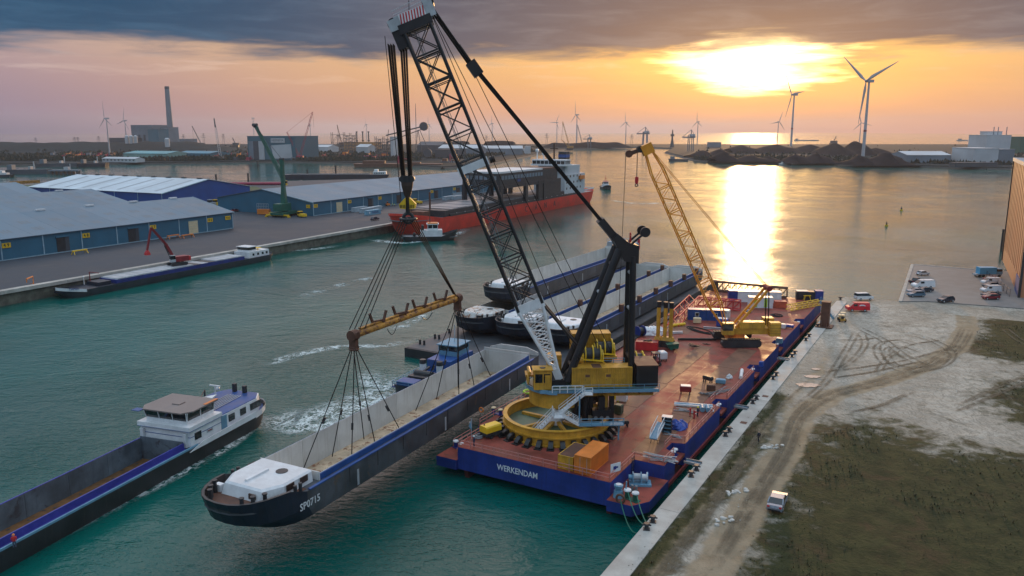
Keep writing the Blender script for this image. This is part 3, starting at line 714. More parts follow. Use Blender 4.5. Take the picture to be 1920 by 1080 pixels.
# ================================================================== CONTAINERS
def container(name, label, m, L_, W_, H_, loc, rz, cat='container', group=None, roof=None, doors=1, win=0, par=None, wm=None):
    t = thing(name, label, cat, loc, rz, group) if par is None else None
    if par is not None:
        t = P(par, name, M.dark, ('b', 0, L_, 0, W_, .0, .1), loc=loc, rz=rz)
    c = .06; pts = []
    def run(a, b, nrm):
        n = max(4, int((Vector(b) - Vector(a)).length / .28)); n += n % 2; a, b, nr = Vector(a), Vector(b), Vector(nrm)
        for i in range(n):
            for f, e in ((.05, 0), (.4, 0), (.55, 1), (.9, 1)):
                p = a.lerp(b, (i + f) / n) - nr * c * e; pts.append((p.x, p.y))
    run((0.08, 0.0), (L_ - .08, 0.0), (0, -1)); run((L_, .08), (L_, W_ - .08), (1, 0)); run((L_ - .08, W_), (.08, W_), (0, 1)); run((0, W_ - .08), (0, .08), (-1, 0))
    P(t, 'walls', m, ('pr', pts, .12, H_ - .1))
    P(t, 'roof', roof or m, ('b', .02, L_ - .02, .02, W_ - .02, H_ - .1, H_ - .03))
    mb = MB()
    for x in (0, L_ - .14):
        for y in (0, W_ - .14): mb.b(x - .015, x + .155, y - .015, y + .155, 0, H_)
    for z in (.0, H_ - .15):
        mb.b(.15, L_ - .15, -.012, .1, z, z + .14); mb.b(.15, L_ - .15, W_ - .1, W_ + .012, z, z + .14); mb.b(-.012, .1, .15, W_ - .15, z, z + .14); mb.b(L_ - .1, L_ + .012, .15, W_ - .15, z, z + .14)
    P(t, 'frame', m, mb)
    if par is None:
        for i in range(doors):
            y0 = .2 + i * (W_ - .4) / 2
            d = P(t, 'door', m, ('b', -.035, .0, .18 + i * (W_ - .36) / 2, .18 + (i + 1) * (W_ - .36) / 2 - .03, .2, H_ - .2)); P(d, 'lock_bar', M.ltgrey, ('c', (-.06, y0 + .35, .2), (-.06, y0 + .35, H_ - .2), .025, None, 5))
        for i in range(win):
            x = L_ * (.5 + (i - (win - 1) / 2) * .3)
            w_ = P(t, 'window', wm or M.white, ('b', x - .5, x + .5, -.06, -.0, 1.0, 2.0)); P(w_, 'pane', M.glass, ('b', x - .4, x + .4, -.075, -.05, 1.1, 1.9))
    return t
container('shipping_container', 'orange shipping container at the front right corner of the deck', M.orange, 6.06, 2.44, 2.6, DK(1107, 893) + Vector((0, 0, .02)), R(90) - BA, doors=2)
p = LB(DK(1107, 893))
container('storage_container', 'half height yellow container with open rusty top left of the orange one', M.yellow, 5.2, 2.3, 2.0, WB(p[0] - 2.75, p[1] + .2, ZD + .02), R(90) - BA, roof=M.rust)
t = thing('banner', 'white banner with a small blue emblem on the railing by the orange container', 'banner', WB(10.98, 2.0, ZD + .75), -BA + R(62))
P(t, 'sheet', M.white, ('b', -.85, .85, -.02, .02, 0, 1.25)); P(t, 'emblem', M.blue, ('b', -.4, .1, -.035, -.02, .38, .85), ('pr', [(.1, -.035), (.42, -.035), (.42, -.02), (.1, -.02)], .5, .75))

# ================================================================== RING CRANE
RC = Vector((7.0, 119.6, ZD)); RA = R(183)
rc = thing('ring_crane', 'huge black lattice boom ring crane on a yellow slewing drum on the barge', 'crane', RC, RA)
def WR(x, y, z): return RC + Vector((math.cos(RA) * x - math.sin(RA) * y, math.sin(RA) * x + math.cos(RA) * y, z))
ringp = P(rc, 'ring_drum', M.yellow, ('ring', (0, 0), 8.25, 7.95, .25, 2.3, 96), smooth=True)
P(ringp, 'top_flange', M.yellow, ('ring', (0, 0), 8.42, 7.75, 2.3, 2.45, 96)); P(ringp, 'mid_flange', M.yellow, ('ring', (0, 0), 8.5, 8.25, 1.2, 1.4, 96)); P(ringp, 'foot_flange', M.yellow, ('ring', (0, 0), 8.7, 8.25, .03, .25, 96))
P(rc, 'tub_floor', M.tub, ('c', (0, 0, .3), (0, 0, .8), 7.93, None, 64))
f0 = P(rc, 'buttress', M.black, ('py', [(0, 0), (1.15, 0), (1.2, .3), (.95, .65), (.45, .98), (0, 1.02)], -.36, .36), ('py', [(0, 0), (1.6, 0), (1.6, .1), (0, .1)], -.55, .55))
n_ = 32; f0.location = (8.45, 0, .02)
for k in range(1, n_): a = k * 2 * math.pi / n_; again(f0, (8.45 * math.cos(a), 8.45 * math.sin(a), .02), a)
for a in (25, 62, 100, 138, 215, 320):
    c_, s_ = math.cos(R(a)), math.sin(R(a)); P(rc, 'radial_beam', M.yellow, ('bar', (1.2 * c_, 1.2 * s_, 1.15), (6.6 * c_, 6.6 * s_, 1.0), .55, .45))
P(rc, 'king_post', M.white, ('c', (0, 0, .8), (0, 0, 2.1), 1.5, .9, 20), ('c', (0, 0, 2.1), (0, 0, 4.3), .8, None, 20), smooth=True)
# slewing platform
P(rc, 'platform', M.yellow, ('b', -14.6, 0, -3.2, 3.2, 6.1, 7.35), ('c', (0, 0, 4.5), (0, 0, 7.33), 4.3, None, 40))
P(rc, 'platform_deck', M.tub, ('b', -14.9, .0, -3.5, 3.5, 7.35, 7.5), ('c', (0, 0, 7.34), (0, 0, 7.48), 4.4, None, 40))
for x, y in ((-6.5, 3.6), (-6.5, -3.6)):
    b_ = P(rc, 'bogie', M.black, ('b', x - 1.4, x + 1.4, y - .7, y + .7, 2.95, 4.2), ('b', x - .5, x + .5, y - .5, y + .5, 4.2, 6.2)); [P(b_, 'roller', M.grey, ('c', (x + d_, y - .75, 2.98), (x + d_, y + .75, 2.98), .3)) for d_ in (-.9, 0, .9)]
P(rc, 'slewing_machinery', M.black, ('b', -5.4, -2.2, -2.8, 2.8, 2.9, 6.1), ('b', -8.6, -7.9, 2.2, 3.1, -.0 + .1, 6.1), ('b', -8.6, -7.9, -3.1, -2.2, .1, 6.1), ('c', (-4.1, 3.1, 2.2), (-4.1, 3.1, 6.0), .5), ('c', (-2.6, 3.3, 2.6), (-2.6, 3.3, 6.0), .35))
P(rc, 'machinery_cover', M.yellow, ('b', -7.6, -6.4, 2.4, 3.0, 3.6, 6.05))
# side gallery with railings
g_ = P(rc, 'side_gallery', M.ltblue, ('b', -15.2, 3.0, 3.5, 4.5, 7.05, 7.3), ('b', -15.2, 3.0, 4.42, 4.5, 7.3, 7.5))
railing(rc, [(-15.2, 4.45, 7.3), (1.0, 4.45, 7.3)], 0., 1.0, M.ltblue, name='gallery_railing', gap=2.2, r=.03)
for k in range(9): P(g_, 'bracket', M.yellow, ('px', [(3.2, 6.2), (4.4, 7.05), (3.2, 7.05)], -14.4 + 1.9 * k, -14.25 + 1.9 * k))
P(rc, 'front_gallery', M.ltblue, *[('bar', (4.75 * math.cos(R(a)), 4.75 * math.sin(R(a)), 7.2), (4.75 * math.cos(R(a + 16)), 4.75 * math.sin(R(a + 16)), 7.2), .2, .6) for a in range(-75, 75, 16)])
# stairs
def flight(par, a, b, w, m, n=10):
    a, b = Vector(a), Vector(b); d = b - a; s = Vector((-d.y, d.x, 0)).normalized() * w / 2
    mb = MB()
    for e in (-1, 1): mb.bar(a + s * e, b + s * e, .1, .3)
    o = P(par, 'stair', m, mb)
    for i in range(n): p = a.lerp(b, (i + .5) / n); P(o, 'tread', m, ('bar', p - s, p + s, .3, .05))
    mb = MB()
    for e in (-1, 1):
        for zz_ in (.55, 1.05): mb.c(a + s * e + Vector((0, 0, zz_)), b + s * e + Vector((0, 0, zz_)), .035, n=5)
        for i in range(4): p = a.lerp(b, i / 3) + s * e; mb.c(p, p + Vector((0, 0, 1.05)), .035, n=5)
    P(o, 'handrail', m, mb); return o
flight(rc, (-3.6, 5.4, 7.3), (.2, 5.4, 4.2), .9, M.white); flight(rc, (1.0, 5.6, 4.2), (4.6, 6.3, .8), .9, M.white); flight(rc, (-.4, 6.6, 4.2), (-2.6, 6.6, 2.9), .9, M.white, 5)
P(rc, 'landing', M.white, ('b', -.4, 1.2, 4.7, 7.2, 4.08, 4.2)); P(rc, 'landing', M.white, ('b', -4.8, -3.5, 4.6, 6.0, 7.18, 7.3))
railing(rc, [(1.15, 4.8, 4.2), (1.15, 7.15, 4.2), (-.2, 7.15, 4.2)], 0., 1.05, M.white, name='landing_railing', gap=1.2); railing(rc, [(-4.75, 5.95, 7.3), (-3.6, 5.95, 7.3)], 0., 1.05, M.white, name='landing_railing', gap=1.2); railing(rc, [(-3.4, 4.95, 7.3), (1.2, 4.95, 7.3)], 0., 1.05, M.white, name='landing_railing', gap=1.2)
P(rc, 'lower_gallery', M.ltblue, ('b', -9.4, -2.6, 6.0, 7.2, 2.75, 2.9), ('c', (-2.8, 6.1, 2.9), (-2.8, 6.1, 7.1), .1), ('c', (-8.8, 6.1, .1), (-8.8, 6.1, 2.8), .12)); railing(rc, [(-9.35, 7.15, 2.9), (-2.9, 7.15, 2.9)], 0., 1.0, M.ltblue, name='gallery_railing', gap=1.6)
# cab
cab = P(rc, 'cab', M.yellow, ('b', 1.2, 3.9, 1.9, 4.0, 7.5, 8.6), ('b', 1.2, 3.9, 1.9, 4.0, 10.0, 10.55), ('b', 1.2, 1.4, 1.9, 4.0, 8.6, 10.0), ('b', 3.7, 3.9, 1.9, 2.1, 8.6, 10.0), ('b', 3.7, 3.9, 3.8, 4.0, 8.6, 10.0), ('b', 2.4, 2.6, 3.85, 4.0, 8.6, 10.), ('b', 1.0, 4.1, 1.7, 4.2, 10.55, 10.68))
P(cab, 'pane', M.glass, ('b', 3.74, 3.86, 2.1, 3.8, 8.6, 10.0)); P(cab, 'pane', M.glass, ('b', 2.6, 3.7, 3.88, 3.96, 8.6, 10.0)); P(cab, 'pane', M.glass, ('b', 1.4, 2.4, 3.88, 3.96, 8.6, 10.0)); P(cab, 'roof_hatch', M.dark, ('c', (2.5, 3, 10.68), (2.5, 3, 10.74), .45))
P(cab, 'door', M.yellow, ('b', 1.45, 2.2, 4.0, 4.06, 7.6, 9.8))
P(rc, 'hose_rack', M.yellow, ('b', 3.6, 5.0, -.6, 1.8, 8.9, 9.2), ('c', (4.4, -1, 9.6), (4.4, 2.2, 9.6), .25), ('b', 4.5, 4.7, 1.2, 1.4, 7.5, 9.), ('b', 4.2, 4.4, -.6, -.4, 7.5, 9.), ('tor', (4.7, 2.4, 8.6), .7, .1, 'x'), ('tor', (4.75, 1.2, 8.4), .55, .1, 'x'))
# machinery containers on the platform
for (nm, lab, x, y, z, L_, W_, H_) in [('machinery_house', None, -2.0, 3.0, 7.5, 9.3, 2.6, 3.05), ('machinery_house', None, -2.6, -2.2, 7.5, 6.5, 2.5, 3.0), ('machinery_house', None, -2.6, -2.3, 11.0, 6.2, 2.5, 3.6), ('machinery_house', None, 1.2, -2.4, 7.5, 2.2, 2.0, 3.6)]:
    container(nm, '', M.yellow, L_, W_, H_, (x, y, z), R(180), par=rc)
P(rc, 'machinery_roof_hatch', M.rust, ('b', -6.6, -5.2, .6, 2.9, 10.5, 10.56))
for x in (-4.4, -7.6):
    d_ = P(rc, 'machinery_door', M.yellow, ('b', x - .5, x + .5, 2.98, 3.06, 7.7, 9.7)); P(d_, 'handle', M.dark, ('b', x + .3, x + .36, 3.06, 3.1, 8.6, 8.8)); P(d_, 'vent', M.rust, ('b', x - .35, x + .35, 3.06, 3.08, 9.1, 9.5))
P(rc, 'counterweight', M.rust, ('b', -15.3, -11.9, -2.0, 3.3, 10.75, 10.9)); P(rc, 'counterweight', M.black, ('b', -15.25, -11.95, -1.95, 3.25, 7.5, 10.75))
P(rc, 'winch_platform', M.dark, ('b', -10.5, -3.9, -1.9, .3, 9.9, 10.2)); P(rc, 'winch_platform', M.ltblue, ('b', -10.6, -3.9, .3, .5, 9.7, 10.4))
railing(rc, [(-10.5, .42, 10.4), (-3.9, .42, 10.4)], 0., .9, M.ltblue, name='winch_railing', gap=1.8)
for (x0, y0, z0, sc) in ((-5.6, -.4, 10.2, 1.), (-7.6, -1.5, 10.9, 1.), (-13.2, -3.8, 8.5, .9)):
    w_ = P(rc, 'winch', M.yellow, ('b', x0 - 1.9 * sc, x0 + 1.9 * sc, y0 - 1.2 * sc, y0 + 1.2 * sc, z0, z0 + .5))
    for e in (-1.55, 1.55): P(w_, 'side_plate', M.yellow2, ('px', [(y0 - 1.2 * sc, z0 + .5), (y0 + 1.2 * sc, z0 + .5), (y0 + 1.0 * sc, z0 + 1.6 * sc), (y0 + .4 * sc, z0 + 2.3 * sc), (y0 - .4 * sc, z0 + 2.3 * sc), (y0 - 1.0 * sc, z0 + 1.6 * sc)], x0 + e * sc - .1, x0 + e * sc + .1))
    P(w_, 'rope_drum', M.dark, ('c', (x0 - 1.4 * sc, y0, z0 + 1.6 * sc), (x0 + 1.4 * sc, y0, z0 + 1.6 * sc), 1.0 * sc, None, 24), smooth=True)
    for e in (-1.2, 0., 1.2): P(w_, 'flange', M.yellow2, ('c', (x0 + e * sc - .09, y0, z0 + 1.6 * sc), (x0 + e * sc + .09, y0, z0 + 1.6 * sc), 1.4 * sc, None, 28))
    P(w_, 'motor', M.yellow, ('c', (x0 + 1.5 * sc, y0 + .9, z0 + .9), (x0 + 2.5 * sc, y0 + .9, z0 + .9), .45)); P(w_, 'brake_beam', M.yellow2, ('bar', (x0 - 1.5 * sc, y0 + 1.3, z0 + .8), (x0 + 1.7 * sc, y0 + 1.3, z0 + 1.1), .22))
P(rc, 'cable_reel', M.rubber, ('c', (-2.4, -.6, 8.4), (-2.4, .4, 8.4), 1.2, None, 20)); P(rc, 'rear_gallery', M.ltblue, ('b', -15.2, -12., -5.4, -3.0, 8.1, 8.4))
railing(rc, [(-12., -2.9, 8.4), (-15.1, -2.9, 8.4)], 0., 1.0, M.ltblue, name='gallery_railing', gap=1.5)
# A-frame
TOPX, TOPZ = -10.0, 29.0
for y in (-1.9, 1.9):
    P(rc, 'front_leg', M.black, ('c', (-1.4, y * 1.15, 8.2), (TOPX + .9, y * .8, TOPZ - .4), .62, None, 16), smooth=True); P(rc, 'back_leg', M.black, ('c', (-11.3, y * 1.1, 7.5), (TOPX - 1.2, y * .8, TOPZ - 1.5), .5, None, 16), smooth=True)
def lerp(a, b, f): return a + (b - a) * f
for f in (.1, .66, .88): P(rc, 'cross_tube', M.ltgrey if f == .66 else M.black, ('c', (lerp(-1.4, TOPX + .9, f), -1.9, lerp(8.2, TOPZ - .4, f)), (lerp(-1.4, TOPX + .9, f), 1.9, lerp(8.2, TOPZ - .4, f)), .28))
for f in (.2, .58, .86): P(rc, 'cross_tube', M.ltgrey if f > .3 else M.black, ('c', (lerp(-11.3, TOPX - 1.2, f), -1.7, lerp(7.5, TOPZ - 1.5, f)), (lerp(-11.3, TOPX - 1.2, f), 1.7, lerp(7.5, TOPZ - 1.5, f)), .28))
P(rc, 'mast_head', M.black, ('py', [(TOPX - 2.0, TOPZ - 2.6), (TOPX + .2, TOPZ - 2.2), (TOPX + 2.0, TOPZ + 1.2), (TOPX + 1.3, TOPZ + 2.0), (TOPX - .4, TOPZ + .6), (TOPX - 2.0, TOPZ + .1)], -1.9, 1.9))
for y in (-1.2, 1.2):
    P(rc, 'top_arm', M.black, ('bar', (TOPX - .6, y, TOPZ), (TOPX - 2.9, y, TOPZ + 2.0), .3)); P(rc, 'sheave', M.black, ('c', (TOPX - 3.0, y - .2, TOPZ + 2.1), (TOPX - 3.0, y + .2, TOPZ + 2.1), .75, None, 20))
P(rc, 'warning_lamp', M.red, ('c', (TOPX - 1.0, 0, TOPZ + .4), (TOPX - 1.0, 0, TOPZ + 1.9), .15))
P(rc, 'strut', M.black, ('c', (2.2, 1.6, 20.), (-3.9, 1.6, 12.6), .2), ('c', (2.2, -1.6, 20.), (-3.9, -1.6, 12.6), .2))
# boom
BF0, BT = Vector((0, 0, 9.0)), Vector((21.2, 0, 62.2)); bd = (BT - BF0).normalized(); bn = Vector((bd.z, 0, -bd.x)); BL = (BT - BF0).length
def BP(s, n, y): return BF0 + bd * s + bn * n + Vector((0, y, 0))
HD, HW = 1.95, 1.65
s0, s1 = 11.6, 55.5
for n_ in (-HD, HD):
    for y in (-HW, HW):
        P(rc, 'boom_chord', M.black, ('c', BP(s0, n_, y), BP(s1, n_, y), .27, None, 10), smooth=True); P(rc, 'base_chord', M.white, ('c', BP(0, n_ * .12, y * .9), BP(s0, n_, y), .24, None, 10), smooth=True)
nb = 11; bay = (s1 - s0) / nb
for k in range(nb):
    a, b = s0 + k * bay, s0 + (k + 1) * bay
    for y in (-HW, HW):
        P(rc, 'brace', M.black, ('c', BP(a, -HD, y), BP(b, HD, y), .1, None, 6)) ; P(rc, 'brace', M.black, ('c', BP((a + b) / 2, 0, y), BP(b, -HD, y), .085, None, 6)); P(rc, 'brace', M.black, ('c', BP(a, HD, y), BP((a + b) / 2, 0, y), .085, None, 6))
        P(rc, 'batten', M.black, ('c', BP(b, -HD, y), BP(b, HD, y), .14, None, 6))
        P(rc, 'batten', M.black, ('c', BP(b - .55, -HD, y), BP(b - .55, HD, y), .08, None, 6))
    for n_ in (-HD, HD):
        P(rc, 'brace', M.black, ('c', BP(a, n_, -HW), BP(b, n_, HW), .09, None, 6)); P(rc, 'brace', M.black, ('c', BP(b, n_, -HW), BP(b, n_, HW), .12, None, 6))
for k in range(7):
    a, b = 1.2 + k * 1.45, 1.2 + (k + 1) * 1.45; fa_, fb_ = .12 + .88 * a / s0, .12 + .88 * b / s0
    for y in (-HW, HW):
        P(rc, 'base_brace', M.white, ('c', BP(a, -HD * fa_, y * .95), BP(b, HD * fb_, y * .95), .1, None, 6)); P(rc, 'base_brace', M.white, ('c', BP(b, -HD * fb_, y * .95), BP(b, HD * fb_, y * .95), .09, None, 6)); P(rc, 'base_brace', M.white, ('c', BP(a, HD * fa_, y * .95), BP(b, -HD * fb_, y * .95), .07, None, 6))
    for s_ in (-1, 1): P(rc, 'base_brace', M.white, ('c', BP(a, s_ * HD * fa_, -HW * .95), BP(b, s_ * HD * fb_, HW * .95), .08, None, 6))
for sc, ln, ext in ((s0 + .2, 1.5, .32), (34.4, 1.15, .4)):
    for y in (-HW, HW): P(rc, 'collar_plate', M.white, ('l', [[BP(sc + e, n_, y + dy_) for n_, dy_ in ((-HD - ext, -.12), (HD + ext, -.12), (HD + ext, .12), (-HD - ext, .12))] for e in (-ln / 2, ln / 2)]))
    for n_ in (-HD, HD): P(rc, 'collar_plate', M.white, ('l', [[BP(sc + e, n_ + dn, y) for y, dn in ((-HW, -.12), (HW, -.12), (HW, .12), (-HW, .12))] for e in (-ln / 2.2, ln / 2.2)]))
P(rc, 'boom_foot', M.white, ('l', [[BP(e, n_, y) for n_, y in ((-.6, -1.8), (.6, -1.8), (.6, 1.8), (-.6, 1.8))] for e in (-.7, 1.1)])); P(rc, 'foot_bracket', M.black, ('b', -1.2, 1.4, -2.2, 2.2, 7.5, 8.4))
P(rc, 'lamp_housing', M.black, ('c', BP(34.2, -HD - .6, -HW), BP(34.2, -HD - 1.4, -HW), .5))
# walkway and reeved lines inside the boom
for y, n_ in ((-.5, .9), (.4, 1.1), (.9, .8), (-1., .4)): P(rc, 'boom_line', M.grey, ('c', BP(8, n_, y), BP(s1, n_ * .6, y), .045, None, 5))
P(rc, 'boom_walkway', M.ltblue, ('l', [[BP(e, n_, y) for n_, y in ((1.55, -.9), (1.65, -.9), (1.65, -.3), (1.55, -.3))] for e in (s0, 33)]))
# boom head
P(rc, 'head_plate', M.black, ('l', [[BP(e, n_, y) for n_, y in ((-2.4, -1.9), (2.5, -1.9), (2.5, 1.9), (-2.4, 1.9))] for e in (s1 - .4, s1 + .9)]))
hp = P(rc, 'head_frame', M.ltgrey, ('l', [[BP(e, n_, y) for n_, y in ((-2.6, -1.75), (2.6, -1.75), (2.6, 1.75), (-2.6, 1.75))] for e in (s1 + .9, s1 + 2.2)]))
for s_ in (-1, 1):
    pnl = P(hp, 'warning_panel', M.white, ('l', [[BP(e, n_, s_ * y) for n_, y in ((-1.9, 1.76), (1.9, 1.76), (1.9, 1.82), (-1.9, 1.82))] for e in (s1 + .7, s1 + 2.25)]))
    for k in range(9): c_ = -1.75 + k * .42; P(hp, 'stripe', M.red, ('l', [[BP(s1 + e, c_ + dn + of, s_ * y) for dn, y in ((-.1, 1.82), (.1, 1.82), (.1, 1.84), (-.1, 1.84))] for e, of in ((.75, .25), (2.2, -.1))]))
for n_ in (2.9, -2.7):
    for y in (-1.3, -.45, .45, 1.3): P(rc, 'head_sheave', M.black, ('c', BP(s1 + (1.4 if n_ > 0 else 2.4), n_, y - .12), BP(s1 + (1.4 if n_ > 0 else 2.4), n_, y + .12), .85, None, 22))
    for y in (-1.75, 0, 1.75): P(rc, 'sheave_bracket', M.ltgrey, ('l', [[BP(s1 + e, n_ + dn, y + dy_) for dn, dy_ in ((-.55, -.06), (.75, -.06), (.75, .06), (-.55, .06))] for e in (.4, 3.0 if n_ < 0 else 2.0)]))
P(rc, 'head_block', M.black, ('l', [[BP(s1 + e, n_, y) for n_, y in ((2.2, -1.5), (3.6, -1.5), (3.6, 1.5), (2.2, 1.5))] for e in (-2.2, .6)]))
[P(rc, 'head_rail', M.ltgrey, ('c', BP(s1 + 3.0, 2.6, y), BP(s1 + 3.3, -2.2, y), .05, None, 5)) for y in (-1.7, 1.7)]; P(rc, 'antenna', M.dark, ('c', BP(s1 + 2.2, .3, 0), BP(s1 + 2.2, .3, 0) + Vector((0, 0, 2.4)), .06, None, 5), ('s', BP(s1 + 2.2, .3, 0) + Vector((0, 0, 2.5)), .2))
# pendants and ropes
ph = BP(s1 + 1.6, -3.0, 0); blk = Vector((12.6, 0, 55.1)); mt = Vector((TOPX + 1.8, 0, TOPZ + 1.6))
for y in (-1.0, 1.0):
    P(rc, 'pendant', M.rope, ('c', ph + Vector((0, y, 0)), blk + Vector((.5, y, .7)), .17, None, 8)); P(rc, 'pendant', M.rope, ('c', ph + Vector((0, y * .5, -.6)), blk + Vector((.5, y * .5, .1)), .12, None, 8))
    for k in range(4): P(rc, 'luffing_rope', M.rope, ('c', blk + Vector((-.6 - .06 * k, y, -.3 - .28 * k)), mt + Vector((-.12 * k, y, .3 - .28 * k)), .085, None, 6))
dirp = (blk - ph).normalized(); P(rc, 'equalizer_block', M.black, ('bar', blk - dirp * 3.6, blk - dirp * .6, 1.4, .55), ('bar', blk - dirp * .8, blk + dirp * 1.4, 2.6, 1.5)); P(rc, 'mast_block', M.black, ('bar', mt + (blk - mt).normalized() * 3.0, mt - (blk - mt).normalized() * .6, 2.6, 1.1))
for a, b in ((ph + Vector((.3, .6, -.4)), Vector((-7.2, -.6, 11.9))), (ph + Vector((.3, -.6, -.4)), Vector((-4.2, .4, 8.6))), (blk + Vector((0, 0, -.6)), Vector((-8.6, -.2, 12.0)))): P(rc, 'winch_rope', M.rope, ('c', a, b, .055, None, 5))
HB = BP(s1 + .2, 3.0, 0)          # hoist blocks under the head
HX = 22.5
for dx_ in (-.62, .62):
    for e in (-.3, 0, .3):
        for y in (-1.1, -.3, .5, 1.2): P(rc, 'hoist_rope', M.rope, ('c', (HB.x + dx_ * 1.4 + e * 1.2, y, HB.z - 1.5), (HX + dx_ * .8 + e * .7, y * .5, 38.6), .078, None, 6))
P(rc, 'hoist_rope', M.rope, ('c', (HB.x + 1.6, 1.5, HB.z - .5), (HX + .9, .9, 36), .05, None, 5))

# ================================================================== HOOK BLOCK, SPREADER, SLINGS
hk = WR(HX, 0, 0); hk.z = 0
M.browndk = mat('brown_black_steel', (.05, .028, .02), .5, var=.4, scale=.8)
t = thing('hook_block', 'dark hook block with yellow cheek plates hanging from the hoist ropes', 'hook block', (hk.x, hk.y, 39.2), RA)
P(t, 'upper_block', M.browndk, ('l', [[(-.95, -.7, 5.3), (.95, -.7, 5.3), (.95, .7, 5.3), (-.95, .7, 5.3)], [(-.8, -.7, 3.9), (.8, -.7, 3.9), (.8, .7, 3.9), (-.8, .7, 3.9)], [(-.45, -.45, 2.4), (.45, -.45, 2.4), (.45, .45, 2.4), (-.45, .45, 2.4)]][::-1]))
for x in (-.62, 0, .62): P(t, 'sheave', M.dark, ('c', (x, -.75, 4.9), (x, .75, 4.9), .5, None, 18))
P(t, 'swivel', M.browndk, ('c', (0, 0, 1.9), (0, 0, 2.6), .4))
for s_ in (-1, 1): P(t, 'cheek_plate', M.yellow2, ('py', [(s_ * .25, 2.2), (s_ * .6, 1.9), (s_ * 1.25, 1.2), (s_ * 1.15, .6), (s_ * .3, .5)][::s_], -.75, .75)); [P(t, 'stripe', M.black, ('b', s_ * .62 - .06 + .22 * k, s_ * .62 + .06 + .22 * k, .755, .77, .65, 1.15)) for k in range(-1, 3)]
P(t, 'hook_shank', M.dark, ('c', (0, 0, -.4), (0, 0, 2.0), .35)); P(t, 'hook', M.dark, ('tor', (.0, 0, -.9), .7, .26, 'y', 18, 8))
t = thing('sling_ring', 'black steel ring spreading the slings just below the hook block', 'sling ring', (hk.x, hk.y, 38.2), RA)
P(t, 'ring', M.dark, ('tor', (0, 0, 0), 1.15, .2, 'z', 28, 8)); [P(t, 'spoke', M.dark, ('bar', (-1.15 * math.cos(a), -1.15 * math.sin(a), 0), (1.15 * math.cos(a), 1.15 * math.sin(a), 0), .16)) for a in (.4, 1.97)]
BH = R(27); bdv = Vector((math.sin(BH), math.cos(BH), 0)); bc = Vector((hk.x, hk.y, 23.5))
t = thing('spreader_beam', 'long rusty yellow spreader beam hanging in slings above the barge hull', 'spreader beam', bc, -BH)
HLn = 13.9
P(t, 'beam_tube', M.rustbeam, ('c', (0, -HLn, 0), (0, HLn, 0), .52, None, 18), smooth=True); P(t, 'top_plate', M.rustbeam, ('b', -.25, .25, -HLn * .9, HLn * .95, .58, .75))
for y in (-HLn, HLn):
    e_ = P(t, 'end_cap', M.rust, ('c', (0, y - .6, 0), (0, y + .6, 0), .74, None, 18), ('c', (-.75, y, .1), (.75, y, .1), .45)); P(e_, 'lug', M.rust, ('b', -.55, .55, y - .35, y + .35, -1.6, -.6), ('c', (-.6, y, -1.8), (.6, y, -1.8), .42), ('tor', (0, y, -1.95), .6, .14, 'z'))
for y in (-8.2, -2.6, 2.6, 8.6):
    P(t, 'cradle', M.rust, ('bar', (-.3, y - .8, .5), (-.35, y - 1.5, 2.1), .3), ('bar', (.3, y + .8, .5), (.35, y + 1.5, 2.1), .3), ('bar', (-.3, y - 1.0, .8), (.3, y + 1.0, .8), .3))
P(t, 'loose_chain', M.dark, ('t', [(0.6, -4.5 - .3 * i, -.6 - 1.1 * math.sin(math.pi * i / 8)) for i in range(9)], .06, 5), ('t', [(.6, 2 + .4 * i, -.6 - .8 * math.sin(math.pi * i / 8)) for i in range(9)], .07, 5))
hl = Vector((0, 0, 38.2 - 23.5))
for s_ in (-1, 1):
    for k in range(4): P(t, 'upper_sling', M.rope, ('c', hl + Vector((-.6 + .4 * k, s_ * 1.0, -.1)), Vector((-.75 + .5 * k, s_ * (HLn - .1 - .5 * k), .7)), .07, None, 6))
# lower slings end in the hold
LC = Vector((hk.x - .4, hk.y - .3, 4.0))
for s_ in (-1, 1):
    top = Vector((0, s_ * HLn, -2.1))
    for x in (-4.2, 4.2):
        for dy_ in (-7.0, -.6, 6.8):
            e = Vector((x, s_ * HLn + dy_, 4.0 + 1.2 - 23.5)); P(t, 'lower_sling', M.rope, ('c', top + Vector((x * .08, dy_ * .05, 0)), e, .07, None, 6)); P(t, 'shackle', M.dark, ('c', top.lerp(e, .55), top.lerp(e, .6), .16, None, 6))

